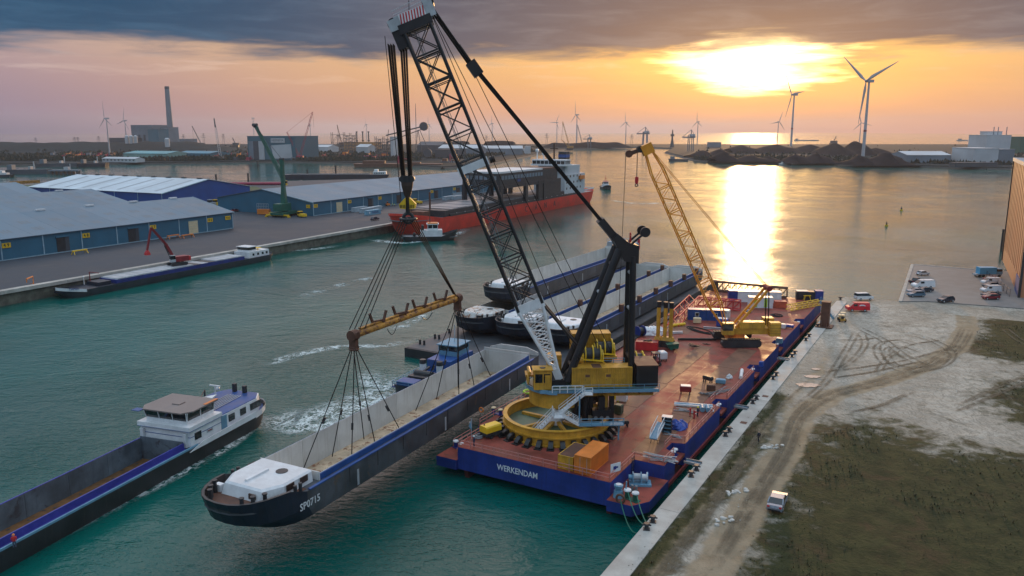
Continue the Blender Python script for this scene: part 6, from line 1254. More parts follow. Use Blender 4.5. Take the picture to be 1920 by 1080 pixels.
# excavator on the hatch covers
ex = thing('excavator', 'dark red long reach excavator standing on the moored barge', 'excavator', WL(59, -6.2, 3.9), -LQ + R(165))
for x in (-1.6, 1.6): P(ex, 'track', M.dark, ('px', [(-3, .3), (-2.6, 0), (2.6, 0), (3, .3), (3, .8), (2.6, 1.1), (-2.6, 1.1), (-3, .8)], x - .4, x + .4))
P(ex, 'house', M.darkred, ('b', -1.6, 1.6, -3.6, 1.2, 1.4, 3.2)); P(ex, 'counterweight', M.red, ('l', [[(-1.6, -4.4, z), (1.6, -4.4, z), (1.6, -3.6, z), (-1.6, -3.6, z)] for z in (1.5, 3.0)])); q_ = P(ex, 'cab', M.ltgrey, ('b', -1.6, -.2, 1.2, 2.9, 1.4, 2.4), ('b', -1.6, -.2, 1.2, 2.9, 3.7, 3.85)); P(q_, 'pane', M.glass, ('b', -1.55, -.25, 1.25, 2.85, 2.4, 3.7)); P(ex, 'turntable', M.dark, ('c', (0, 0, 1.), (0, 0, 1.4), 1.2))
P(ex, 'boom', M.darkred, ('bar', (.3, 1.0, 2.6), (.3, 3.6, 8.0), .9), ('bar', (.3, 3.6, 8.0), (.3, 8.2, 14.2), .75)); P(ex, 'stick', M.darkred, ('bar', (.3, 8.2, 14.2), (.3, 10.2, 6.4), .6)); P(ex, 'boom_cylinder', M.dark, ('c', (.3, 2.2, 2.8), (.3, 4.0, 7.4), .18)); P(ex, 'grab', M.red, ('l', [[(-.4 * a, 10.2 - .6 * a, z), (1. * a, 10.2 - .6 * a, z), (1. * a, 10.2 + .6 * a, z), (-.4 * a, 10.2 + .6 * a, z)] for a, z in ((.6, 6.4), (1.1, 5.6), (1.3, 4.8))])); P(ex, 'boom_mark', M.white, ('bar', (.76, 5.6, 10.9), (.76, 7.0, 12.7), .08, .4))
# ================================================================== RED CARGO SHIP
sh_a = R(27.3)
shp = WL(418, -17, 0)
cs = thing('cargo_ship', 'large red cargo ship with black gantry house and white superstructure along the quay', 'ship', shp, -sh_a)
SL = 236
h_, top, zt = ship_hull(cs, SL, 25, 8.2, M.hullred, 10., 22., z_keel=-2, sheer=3.4, stern_sheer=1.2, flare=.86, pw=2.6)
P(cs, 'deck', M.grey, ('pr', [(x * .98, y * .998) for x, y in top], 7.6, 7.9))
P(cs, 'hatch_coaming', M.dark, ('b', -11.4, 11.4, -210, -54, 7.9, 11.2)); P(cs, 'coaming_walkway', M.dark, ('b', 11.4, 12.5, -206, -40, 8.0, 9.2))
for k in range(18): P(cs, 'hatch_cover', mat('hatch_grey', (.20, .20, .215), .5, var=.25) if k == 0 else bpy.data.materials['hatch_grey'], ('b', -10.8, 10.8, -203 + 8.2 * k, -195.1 + 8.2 * k, 11.2, 11.55 + .15 * (k % 2)))
for k in range(22): P(cs, 'deck_lamp', M.white, ('s', (12.6, -200 + 8.5 * k, 9.4), .25, 6))
# gantry house over the aft holds
g0, g1 = -152, -72
P(cs, 'gantry_roof', M.white, ('b', -12, 12, g0, g1 - 22, 27.2, 28.2)); P(cs, 'gantry_roof', M.rust, ('b', -12, 12, g1 - 22, g1, 27.0, 28.0)); P(cs, 'gantry_girder', M.dark, ('b', 11.2, 12.4, g0, g1, 20.5, 27.2)); P(cs, 'gantry_girder', M.dark, ('b', -12.4, -11.2, g0, g1, 20.5, 27.2)); P(cs, 'gantry_end', M.dark, ('b', -11.2, 11.2, g0, g0 + 1.2, 20.5, 27.2)); P(cs, 'lower_beam', M.dark, ('b', 11.5, 12.7, g0 - .5, g1, 18.5, 20.5))
for k in range(14): P(cs, 'gantry_window', M.farbld, ('b', 12.4, 12.5, g0 + 2 + 4 * k, g0 + 5 + 4 * k, 23.6, 25.8))
for k in range(7): P(cs, 'gantry_window', M.farbld, ('b', -10 + 3 * k, -7.9 + 3 * k, g0 - .1, g0, 23.6, 25.8))
P(cs, 'blue_mark', M.rail_blue, ('b', 12.5, 12.56, g0 + 22, g0 + 26, 21.6, 23.2))
for y in (g0 + 1.5, g0 + 34, g0 + 52, g0 + 60): [P(cs, 'gantry_leg', M.dark, ('b', s_ * 12 - .9, s_ * 12 + .9, y - 1.6, y + 1.6, 8, 20.5)) for s_ in (-1, 1)]
P(cs, 'side_plating', M.dark, ('b', 11.6, 12.3, g0 + 62, g1 + 6, 9, 20.5)); P(cs, 'side_plating', M.dark, ('b', 11.6, 12.3, g0 + 54, g0 + 58, 9, 20.5))
# superstructure
P(cs, 'superstructure', M.farwhite, ('b', -11.5, 11.5, -58, -22, 8, 22), ('b', -10, 10, -54, -28, 22, 28)); br = P(cs, 'bridge', M.white, ('b', -13, 13, -60, -50, 28, 29.2), ('b', -12.5, 12.5, -59.5, -50.5, 31.4, 32.2)); P(br, 'pane', M.glass, ('b', -12.3, 12.3, -59.3, -50.7, 29.2, 31.4)); [P(br, 'mullion', M.white, ('b', x - .15, x + .15, -59.4, -59.2, 29.2, 31.4)) for x in range(-12, 13, 3)]; [P(br, 'mullion', M.white, ('b', 12.25, 12.4, -59.2 + 1.6 * k, -58.9 + 1.6 * k, 29.2, 31.4)) for k in range(6)]
P(cs, 'funnel', M.dark, ('b', -3, 3, -36, -30, 28, 37)); P(cs, 'funnel_band', M.rail_blue, ('b', -3.1, 3.1, -36.1, -29.9, 33, 35)); P(cs, 'radar_mast', M.browndk, ('c', (0, -50, 32), (0, -50, 43), .6), ('b', -3, 3, -50.2, -49.8, 39, 39.6)); [P(cs, 'satellite_dome', M.white, ('s', (x, y, z), 1.3, 12), ('c', (x, y, 32), (x, y, z), .4)) for x, y, z in ((-10, -56, 38), (-5, -56, 36))]
for z in (12, 16, 20): [P(cs, 'porthole', M.glass, ('b', 11.45, 11.55, -55 + 6 * k, -53.4 + 6 * k, z, z + 1.5)) for k in range(5)]
P(cs, 'lifeboat', M.orange, ('l', [[(11.8 + 1.3 * a, -30 + 4 * b, z) for a, b in ((0, -1), (1, -1), (1.2, 0), (1, 1), (0, 1))] for z in (18, 20.5)])); P(cs, 'foremast', M.rust, ('c', (0, -206, 8), (0, -206, 20), .5)); P(cs, 'windlass', M.rust, ('b', -4, 4, -218, -212, 8.5, 11)); P(cs, 'stern_rail', M.white, ('b', -11, 11, -3, -2.6, 10, 10.6), ('b', 11.6, 12, -22, -6, 9.6, 10.4))
wb_ = MB(); 
for k in range(17, 33):
    (x0, y0), (x1, y1) = top[k % len(top)], top[(k + 1) % len(top)]; wb_.q([(x0 * .985, y0 + .1, zt[k % len(top)] - 1.2), (x1 * .985, y1 + .1, zt[(k + 1) % len(top)] - 1.2), (x1, y1, zt[(k + 1) % len(top)]), (x0, y0, zt[k % len(top)])])
P(cs, 'bulwark', M.hullred, wb_)
for k, ch_ in enumerate('CANA'): lettering(cs, ch_, 5.2, M.dark, (12.4, -118 + 14 * k, 4.2), (R(90), 0, R(90)))
# ================================================================== TUGS
def tug(label, loc, rz, L_=22., hullm=None, top_m=None, mastm=None):
    t = thing('tugboat', label, 'tugboat', loc, rz); hm = hullm or M.dark
    h_, top, zt = ship_hull(t, L_, 8., 1.8, hm, 4., 7., sheer=2.2, stern_sheer=.2); P(t, 'deck', M.grey, ('pr', [(x * .93, y * .99 - .1) for x, y in top], 1.3, 1.5)); P(t, 'deck_house', M.white, ('l', [[(-2.6 * a, -17, z), (2.6 * a, -17, z), (2.9 * a, -8, z), (-2.9 * a, -8, z)] for a, z in ((1, 1.5), (.95, 4.0))])); w_ = P(t, 'wheelhouse', M.white, ('b', -2.1, 2.1, -15.2, -11, 4.0, 4.7), ('b', -2.4, 2.4, -15.6, -10.6, 6.1, 6.4)); P(w_, 'pane', M.glass, ('b', -2., 2., -15.1, -11.1, 4.7, 6.1)); [P(w_, 'post', M.white, ('b', x - .1, x + .1, y - .1, y + .1, 4.7, 6.1)) for x in (-2.05, 0, 2.05) for y in (-15.1, -13, -11.1)]
    P(t, 'top_band', top_m or M.orange, ('b', -2.2, 2.2, -15.2, -11, 6.4, 6.7)); P(t, 'mast', mastm or M.rust, ('c', (0, -12, 6.4), (0, -12, 12.5), .14), ('bar', (-1.6, -12, 6.4), (0, -12, 10), .12), ('bar', (1.6, -12, 6.4), (0, -12, 10), .12), ('b', -1.2, 1.2, -12.1, -11.9, 9.4, 9.6)); [P(t, 'funnel', hm, ('b', x - .5, x + .5, -9.5, -8.4, 4.0, 5.8)) for x in (-1.8, 1.8)]; P(t, 'towing_winch', M.dark, ('c', (-1.2, -5.5, 2.2), (1.2, -5.5, 2.2), .7))
    for k in range(9): P(t, 'tyre_fender', M.rubber, ('tor', (3.95, -3 - 1.6 * k, 1.0), .5, .2, 'x', 12, 6))
    return t
tug('black tugboat with white wheelhouse just under the hook block by the red bow', G(752, 451, 0), R(97), 23.5).scale = (1.2, 1.15, 1.25)
tug('small tugboat with red and white wheelhouse sailing far behind the ship stern', G(1131, 352, 0), R(3), 26, top_m=M.red, mastm=M.red)
# ================================================================== WAREHOUSES
def warehouse(label, o, ax, ay, L_, W_, eave, ridge, wm, rm, bays, name='warehouse', fronts=(), vents=0, skylights=0, ridge_along=True, signs=()):
    """o: near corner on the ground; ax: unit along the front; ay: unit inwards; ridge runs along ax"""
    rz = math.atan2(ax.y, ax.x); t = thing(name, label, 'warehouse', (o.x, o.y, QZ), rz)
    s_ = 1 if ax.cross(ay).z > 0 else -1
    Yd = lambda y: y * s_
    prof = [(Yd(0), 0), (Yd(W_), 0), (Yd(W_), eave), (Yd(W_ / 2), ridge), (Yd(0), eave)]
    if s_ < 0: prof = prof[::-1]
    P(t, 'walls', wm, ('px', prof, 0, L_))
    nr = max(1, round(L_ / 12))
    for sd in (0, 1):
        y0, y1 = (Yd(-.8), Yd(W_ / 2)) if sd == 0 else (Yd(W_ + .8), Yd(W_ / 2)); e0 = eave - (ridge - eave) * .8 / (W_ / 2)
        for k in range(nr if sd == 0 else 1):
            n2 = nr if sd == 0 else 1; xa, xb = -.7 + (L_ + 1.4) * k / n2, -.7 + (L_ + 1.4) * (k + 1) / n2 - (.06 if sd == 0 else 0)
            P(t, 'roof_sheet', rm, ('l', [[(xa, y0, e0 + .12), (xa, y1, ridge + .12), (xa, y1, ridge + .32), (xa, y0, e0 + .32)], [(xb, y0, e0 + .12), (xb, y1, ridge + .12), (xb, y1, ridge + .32), (xb, y0, e0 + .32)]]))
            if skylights and sd == 0:
                for f in ((.2, .33), (.5, .62), (.74, .86))[:skylights]:
                    a, b = (Vector((0, y0, e0 + .34)).lerp(Vector((0, y1, ridge + .34)), q2) for q2 in f)
                    for j in range(3): xm_ = lerp(xa, xb, .35 + .12 * j); P(t, 'skylight', bpy.data.materials['rooflight'], ('q', [(xm_, a.y, a.z), (xm_ + .8, a.y, a.z), (xm_ + .8, b.y, b.z), (xm_, b.y, b.z)]))
    if vents:
        for k in range(vents): P(t, 'ridge_vent', M.dark if rm is M.roofw else M.white, ('b', L_ * (k + .5) / vents - 2.0, L_ * (k + .5) / vents + 2.0, Yd(W_ / 2) - .6, Yd(W_ / 2) + .6, ridge + .3, ridge + .95))
    P(t, 'base_trim', M.trim, ('b', -.1, L_ + .1, *sorted((Yd(-.14), Yd(-.02))), 0, .35)); P(t, 'verge_trim', M.trim, ('bar', (L_ + .75, Yd(-.8), eave - .1), (L_ + .75, Yd(W_ / 2), ridge + .2), .3, .5)); P(t, 'verge_trim', M.trim, ('bar', (-.75, Yd(-.8), eave - .1), (-.75, Yd(W_ / 2), ridge + .2), .3, .5))
    for k in range(bays + 1): P(t, 'pilaster', M.trim, ('b', L_ * k / bays - .2, L_ * k / bays + .2, *sorted((Yd(-.2), Yd(-.02))), .35, eave - .1))
    for k, kind in enumerate(fronts):
        xc = L_ * (k + .5) / bays
        if kind in 'co':
            d = P(t, 'door', M.cream if kind == 'c' else M.dark, ('b', xc - 2.6, xc + 2.6, *sorted((Yd(-.12), Yd(-.01))), .36, 6.0))  # open bays: flat dark panel, the shade inside put into its colour
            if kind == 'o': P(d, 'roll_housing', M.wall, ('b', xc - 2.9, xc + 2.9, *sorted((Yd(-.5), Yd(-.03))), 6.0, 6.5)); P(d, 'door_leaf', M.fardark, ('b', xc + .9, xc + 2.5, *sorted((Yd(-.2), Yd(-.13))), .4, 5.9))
            else: [P(d, 'panel_rib', M.trim, ('b', xc - 2.6, xc + 2.6, *sorted((Yd(-.16), Yd(-.12))), 1.3 + 1.1 * j, 1.36 + 1.1 * j)) for j in range(5)]
    for k, (xs, tx) in enumerate(signs):
        sg = P(t, 'number_sign', M.yellow2, ('b', xs - 1.6, xs + 1.6, *sorted((Yd(-.3), Yd(-.22))), 4.6, 6.4)); lettering(sg, tx, 1.7, M.dark, (xs, Yd(-.34), 5.5), (R(90), 0, 0) if s_ > 0 else (R(90), 0, R(180)), bold=.03)
    return t
rl = mat('rooflight', (.10, .14, .17), .5)
def WLp(s, t_): p = WL(s, t_); return Vector((p.x, p.y, QZ))
AX, AY = -LD, LN       # seen from the water the front runs right to left
cr = AX.cross(AY).z
warehouse('long teal warehouse with blue grey roof nearest to the left quay', WLp(-77, 55.3), LD, LN, 222, 54, 7.8, 14.0, M.wall, M.roof, 14, fronts='nnnnnncnononcn', vents=10, skylights=2,
          signs=[(222 * (k + .12) / 14, tx) for k, tx in ((7, '4 9'), (9, '4 8'), (11, '4 7'), (13, '4 6'))] + [(219, '4 6')])
warehouse('second teal warehouse behind the nearest one, roof with dark rooflights', WLp(-60, 147), LD, LN, 219, 64, 7.8, 14.0, M.wall, M.roof, 10, vents=6, skylights=3)
warehouse('third warehouse whose gable shows at the left edge behind the second', WLp(-20, 250), LD, LN, 197, 56, 7.8, 14.0, M.wall, M.roof, 8, skylights=0)
c4 = G(303, 363, 14); c4 = Vector((c4.x, c4.y, QZ)); w4 = warehouse('deep blue warehouse with pale white roof behind the teal ones', c4, LN, LD, 128, 72, 9.5, 16., M.wall2, M.roofw, 6, fronts='nnncnn', vents=9)
for k in range(7): P(w4, 'roof_strip', mat('roof_light_strip', (.33, .39, .43), .5) if k == 0 else bpy.data.materials['roof_light_strip'], *[('q', [(8 + 17 * k, -3 * 1., 9.5 + .36 * 1 + 6.5 * 3 / 36), (11 + 17 * k, -3, 9.5 + .36 + 6.5 * 3 / 36), (11 + 17 * k, -32, 9.5 + .36 + 6.5 * 32 / 36), (8 + 17 * k, -32, 9.5 + .36 + 6.5 * 32 / 36)])])
warehouse('long teal warehouse in the middle along the quay beyond the green crane', WLp(208, 59), LD, LN, 226, 73, 7.6, 13.6, M.wall, M.roof, 15, fronts='ncnononnonononn', signs=[(226 * (k + .12) / 15, tx) for k, tx in ((0, '4 5'), (2, '4 4'), (4, '4 3'), (8, '4 2'), (10, '4 1'), (12, '4 0'))])
t5 = bpy.data.objects
sgn = thing('number_sign', 'yellow number sign on the left gable of the middle warehouse', 'sign', WL(207.6, 62, QZ), -LQ); P(sgn, 'plate', M.yellow2, ('b', -1.4, 1.4, -.3, -.2, 4.4, 6.2)); lettering(sgn, '4 5', 1.6, M.dark, (0, -.33, 5.3), (R(90), 0, 0))
# ================================================================== TERMINAL CLUTTER
g5 = lambda px, py: G(px, py, QZ + .02)
hc = thing('harbour_crane', 'green mobile harbour crane standing between the teal warehouses', 'crane', g5(534, 405), -LQ + R(10))
P(hc, 'chassis', M.green, ('b', -4, 4, -8, 8, 1.2, 2.6)); [P(hc, 'wheel', M.rubber, ('c', (x - .5, y, .7), (x + .5, y, .7), .7)) for x in (-3, 3) for y in (-6.5, -4.5, -2.5, 2.5, 4.5, 6.5)]; [P(hc, 'outrigger', M.yellow2, ('b', -7, 7, y - .5, y + .5, .8, 1.5), ('b', -7.6, -6.4, y - .7, y + .7, 0, .8), ('b', 6.4, 7.6, y - .7, y + .7, 0, .8)) for y in (-7, 7)]
P(hc, 'machine_house', M.green, ('b', -2.6, 2.6, -7, 3, 3.2, 7.2)); P(hc, 'turntable', M.dark, ('c', (0, 0, 2.6), (0, 0, 3.2), 2.2)); P(hc, 'tower', M.green, ('l', [[(-1.6 * a, -1.2 * a, z), (1.6 * a, -1.2 * a, z), (1.6 * a, 1.4 * a, z), (-1.6 * a, 1.4 * a, z)] for a, z in ((.95, 7.2), (.6, 17), (.55, 27), (.7, 31))])); q_ = P(hc, 'cab', M.yellow2, ('b', -1., 1., 1.4, 3.0, 17, 18.), ('b', -1., 1., 1.4, 3.0, 19.3, 19.5)); P(q_, 'pane', M.glass, ('b', -.95, .95, 1.45, 2.95, 18, 19.3)); P(hc, 'tower_head', M.dark, ('c', (-1.2, 0, 31.3), (1.2, 0, 31.3), .8))
ht_ = A(478, 236, hc.location.y + 12) - hc.location; rot_ = -(-LQ + R(10)); ht_ = Vector((ht_.x * math.cos(rot_) - ht_.y * math.sin(rot_), ht_.x * math.sin(rot_) + ht_.y * math.cos(rot_), ht_.z)); hb_ = Vector((0, 1.2, 19)); 
for dx_, dz_ in ((-.9, 0), (.9, 0), (-.9, 1.8), (.9, 1.8)): P(hc, 'boom_chord', M.green, ('c', hb_ + Vector((dx_, 0, dz_)), ht_ + Vector((dx_ * .6, 0, dz_ * .6)), .28, None, 6))
for k in range(14): a, b = hb_.lerp(ht_, k / 14), hb_.lerp(ht_, (k + 1) / 14); e = 1 if k % 2 else -1; P(hc, 'brace', M.green, ('c', a + Vector((-.85 * e, 0, .2)), b + Vector((.85 * e, 0, .2)), .18, None, 5)); P(hc, 'brace', M.green, ('c', a + Vector((.8, 0, 1.6 if e > 0 else 0)), b + Vector((.8, 0, 0 if e > 0 else 1.6)), .18, None, 5))
P(hc, 'boom_head', M.dark, ('s', ht_, 1.2, 8), ('c', ht_ + Vector((-1.4, 0, .5)), ht_ + Vector((1.4, 0, .5)), .9)); P(hc, 'luffing_rope', M.rope, ('c', ht_, (0, 0, 31.5), .1, None, 5))
def yard_container(label, m, px, py, L_=12.2, H_=2.6, n=''):
    t = container('shipping_container', label, m, L_, 2.44, H_, g5(px, py), R(90) - LQ, doors=2); return t
M.ltcont = mat('pale_container', (.34, .42, .47), .5, var=.15)
mk = yard_container('pale blue container with star emblem and name on its side', mat('maersk_blue', (.18, .38, .50), .5, var=.1), 690, 404)
lettering(mk, 'MAERSK', 1.7, M.blue, (6.8, -.1, 1.3), (R(90), 0, 0)); P(mk, 'star_emblem', M.white, ('l', [[(1.6 + (.85 if k % 2 == 0 else .4) * math.cos(k * math.pi / 7), y, 1.3 + (.85 if k % 2 == 0 else .4) * math.sin(k * math.pi / 7)) for k in range(14)] for y in (-.1, -.06)]))
for px, py, lab in ((665, 398, 'pale grey container left of the star marked one'), (680, 400, 'pale grey container directly behind the star marked one'), (694, 397, 'grey container at the back of the container group'), (835, 376, 'left pale blue flat container by the far warehouse doors'), (852, 375, 'right pale blue flat container by the far warehouse doors'), (850, 369, 'pale container behind the two by the far doors')): yard_container(lab, M.ltcont, px, py, 12.2)
def vehicle_block(name, label, cat, m, px, py, sx, sy, sz, rz=0., g=None):
    t = thing(name, label, cat, (g or g5)(px, py), -LQ + rz)
    P(t, 'body', m, ('b', -sx / 2, sx / 2, -sy / 2, sy * .1, .5, sz * .6)); q_ = P(t, 'cab', m, ('b', -sx * .4, sx * .4, sy * .1, sy / 2, .5, sz * .45), ('b', -sx * .4, sx * .4, sy * .12, sy * .45, sz * .9, sz)); P(q_, 'pane', M.glass, ('b', -sx * .38, sx * .38, sy * .14, sy * .44, sz * .45, sz * .9)); [P(t, 'wheel', M.rubber, ('c', (s_ * sx * .38, y, .5), (s_ * sx * .52, y, .5), .5)) for s_ in (-1, 1) for y in (-sy * .32, sy * .32)]; return t
vehicle_block('wheel_loader', 'yellow wheel loader right of the green crane base', 'loader', M.yellow2, 566, 407, 3, 6, 3.2, R(70)); vehicle_block('wheel_loader', 'yellow loader left of the green crane base', 'loader', M.yellow2, 516, 404, 3, 6, 3.0, R(-70)); vehicle_block('forklift', 'yellow forklift standing in the open warehouse door', 'forklift', M.yellow2, 266, 446, 2.2, 4, 2.6); vehicle_block('forklift', 'orange forklift by the far warehouse doors', 'forklift', M.orange, 726, 386, 2.4, 4, 2.6, R(60)); vehicle_block('wheel_loader', 'yellow loader behind the yellow hook block', 'loader', M.yellow2, 782, 382, 3, 7, 3.2, R(80)); vehicle_block('wheel_loader', 'tan loader beside the far pale containers', 'loader', M.yellow, 817, 371, 3, 8, 3.4, R(60))
vehicle_block('fork_truck', 'dark vehicle inside the left open warehouse door', 'forklift', M.dark, 155, 462, 2.2, 4, 2.6)
t = thing('scrap_container', 'orange open container by the gable of the middle warehouse', 'container', g5(495, 402), -LQ + R(20)); P(t, 'body', M.orange, ('b', -3.5, 3.5, -1.2, 1.2, .2, 3.0)); P(t, 'cage', M.ltgrey, *[('bar', (-3.4 + .97 * k, -1.2, 3.0), (-3.4 + .97 * k, -1.2, 6.2), .12) for k in range(8)], ('bar', (-3.4, -1.2, 6.2), (3.4, -1.2, 6.2), .15), ('bar', (-3.4, -1.2, 4.6), (3.4, -1.2, 4.6), .1))
for px, lab, c in ((398, 'leftmost of four small trucks parked by the blue gable', M.ltgrey), (408, 'left one of two yellow trucks parked by the blue gable', M.yellow2), (418, 'right one of two yellow trucks parked by the blue gable', M.yellow2), (427, 'rightmost white truck parked by the blue gable', M.white)): vehicle_block('truck', lab, 'truck', c, px, 386, 2.6, 7, 4.0, R(90))
for px, py, lab, m in ((150, 476, 'yellow spreader frame on the quay before the left open door', M.yellow2), (352, 446, 'small orange frame at the foot of the cream door', M.orange), (325, 447, 'orange barrier frame on the yard below the second yellow sign', M.orange)):
    t = thing('lifting_frame', lab, 'frame', g5(px, py), -LQ); P(t, 'top_bar', m, ('b', -.4, .4, -3, 3, 1.2, 1.6)); [P(t, 'leg', m, ('bar', (x, y, 0), (x * .3, y * .9, 1.3), .25)) for x in (-1, 1) for y in (-2.8, 2.8)]
t = thing('quay_ladder', 'orange safety ladder with davit on the left quay edge', 'ladder', WL(10.5, .4, QZ), -LQ); P(t, 'davit', M.orange, ('c', (0, 0, 0), (0, 0, 2.6), .12), ('bar', (0, 0, 2.6), (1.6, -3, 2.4), .3), ('bar', (1.6, -3, 2.4), (1.6, -3, 1.3), .2)); [P(t, 'stile', M.orange, ('bar', (-1.15, y, -4.2), (-1.15, y, .4), .12)) for y in (-.3, .3)]; [P(t, 'rung', M.orange, ('bar', (-1.15, -.3, -3.8 + .45 * k), (-1.15, .3, -3.8 + .45 * k), .08)) for k in range(9)]
person('left of two workers in bright yellow on the yard near the far doors', g5(736, 386), 0, 'hivis'); person('right of two workers in bright yellow on the yard near the far doors', g5(740, 387), 1, 'hivis')
solo('yard_buffer', 'pale rubble heap by the gap of the nearest warehouse', 'heap', M.red, (('s', (0, 0, .3), .8, 8), ('s', (.8, .2, .2), .6, 8)), g5(325, 437), 0)
# ================================================================== CARS
def car(label, m, loc, rz, kind='sedan', s=1., group=None, mark=None):
    t = thing({'sedan': 'car', 'hatch': 'car', 'van': 'van', 'pickup': 'pickup'}[kind], label, 'van' if kind == 'van' else 'car', loc, rz, group)
    W2 = {'sedan': .9, 'hatch': .88, 'van': 1.0, 'pickup': .95}[kind]
    if kind == 'sedan': lo = [(-2.3, .35), (2.25, .35), (2.32, .62), (2.15, .85), (1.1, .97), (-1.55, 1.0), (-2.25, .98), (-2.35, .7)]; gl = [(1.05, .97), (.35, 1.38), (-.95, 1.4), (-1.75, 1.0)]; rf = (.3, -.95, 1.42)
    elif kind == 'hatch': lo = [(-2.05, .35), (2.05, .35), (2.12, .65), (1.95, .9), (1.05, 1.02), (-1.9, 1.05), (-2.1, .7)]; gl = [(1.0, 1.02), (.3, 1.48), (-1.5, 1.5), (-1.92, 1.05)]; rf = (.25, -1.5, 1.54)
    elif kind == 'van': lo = [(-2.5, .38), (2.4, .38), (2.5, .75), (2.35, 1.05), (1.75, 1.22), (-2.5, 1.25)]; gl = [(1.75, 1.2), (.95, 1.95), (-2.42, 1.97), (-2.5, 1.25)]; rf = (.95, -2.42, 2.02)
    else: lo = [(-2.5, .45), (2.4, .45), (2.45, .85), (2.3, 1.05), (1.2, 1.1), (-2.5, 1.1)]; gl = [(1.15, 1.1), (.6, 1.7), (-.6, 1.7), (-.85, 1.1)]; rf = (.55, -.6, 1.74)
    def body(prof, zb, lean):
        n = len(prof); mb = MB(); f = lambda z: W2 * (1 - lean * max(0, z - zb))
        mb.add([(x * s, -f(z) * s, z * s) for x, z in prof] + [(x * s, f(z) * s, z * s) for x, z in prof], [(k, (k + 1) % n, n + (k + 1) % n, n + k) for k in range(n)] + [tuple(range(n))[::-1], tuple(range(n, 2 * n))]); return mb
    b_ = P(t, 'body', m, body(lo, .7, .12)); P(t, 'roof', m, ('b', rf[1] * s, rf[0] * s, -W2 * .8 * s, W2 * .8 * s, (rf[2] - .05) * s, rf[2] * s))
    g_ = P(t, 'windows', M.glass if not (kind == 'van' and mark != 'bus') else m, body(gl, 1.0, .28))
    if kind == 'van' and mark != 'bus': P(t, 'windscreen', M.glass, ('q', [((1.77) * s, -.8 * s, 1.25 * s), (1.77 * s, .8 * s, 1.25 * s), (1.02 * s, .74 * s, 1.93 * s), (1.02 * s, -.74 * s, 1.93 * s)])); [P(t, 'side_window', M.glass, ('b', .3 * s, 1.1 * s, (sd * .93 - .06) * s, (sd * .93 + .06) * s, 1.3 * s, 1.75 * s)) for sd in (-1, 1)]
    if kind in ('sedan', 'hatch'):
        for sd in (-1, 1): P(t, 'pillar', m, ('bar', (-.3 * s, sd * W2 * .93 * s, 1.0 * s), (-.3 * s, sd * W2 * .82 * s, 1.42 * s), .1 * s), ('bar', (gl[2][0] * s, sd * W2 * .84 * s, 1.42 * s), (gl[3][0] * s * .97, sd * W2 * .95 * s, 1.02 * s), .12 * s), ('bar', (gl[1][0] * s, sd * W2 * .84 * s, 1.4 * s), (gl[0][0] * s * .98, sd * W2 * .95 * s, 1.0 * s), .08 * s))
    for x in (-1.4, 1.4):
        for sd in (-1, 1): w_ = P(t, 'wheel', M.rubber, ('c', (x * s, sd * (W2 - .2) * s, .33 * s), (x * s, sd * (W2 + .01) * s, .33 * s), .33 * s, None, 14)); P(w_, 'rim', M.ltgrey, ('c', (x * s, sd * (W2 + .0) * s, .33 * s), (x * s, sd * (W2 + .025) * s, .33 * s), .2 * s, None, 10))
    fx_, bx_ = lo[2][0], min(x for x, z in lo)
    for sd in (-1, 1): P(t, 'headlight', M.ltgrey, ('b', (fx_ - .12) * s, (fx_ - .01) * s, (sd * .65 - .18) * s, (sd * .65 + .18) * s, .66 * s, .8 * s)); P(t, 'tail_light', M.red, ('b', (bx_ - .02) * s, (bx_ + .08) * s, (sd * .68 - .15) * s, (sd * .68 + .15) * s, .74 * s, .92 * s))
    P(t, 'bumper', M.dark, ('b', (bx_ - .04) * s, (bx_ + .1) * s, -.7 * s, .7 * s, .38 * s, .52 * s))
    return t
M.silver = mat('silver_car_paint', (.26, .285, .33), .3, metal=.2, var=.05); M.carblue = mat('blue_grey_car_paint', (.09, .16, .22), .3, var=.05); M.cardark = mat('dark_car_paint', (.025, .03, .045), .25, var=.05); M.carred = mat('dark_red_car_paint', (.20, .012, .02), .3, var=.05); M.carwhite = mat('white_car_paint', (.72, .73, .74), .3, var=.05); M.vanred = mat('red_van_paint', (.62, .015, .03), .35, var=.05)
gq = lambda px, py: G(px, py, QZ + .2)
gp = lambda px, py: G(px, py, QZ + .23)
sc_ = car('silver saloon car standing on the dark grass beside the dirt track', M.silver, gq(1457, 948), R(-117) + R(180), 'sedan', 1.05)
car('white minivan with dark windows parked at the quay end', M.carwhite, gq(1619, 562), R(8), 'van', 1., mark='bus')
rv = car('bright red van with white oval mark parked near the rusty post', M.vanred, gq(1607, 583), R(175), 'van', 1.15)
for sd in (-1, 1): P(rv, 'oval_mark', M.white, ('l', [[(-.9 + .85 * math.cos(a * math.pi / 8), sd * 1.0 + e, 1.5 + .42 * math.sin(a * math.pi / 8)) for a in range(16)] for e in (-.04, .04)])); P(rv, 'oval_text', M.darkred, ('b', -1.3, -.5, sd * 1.05 - .01, sd * 1.05 + .01, 1.42, 1.58))
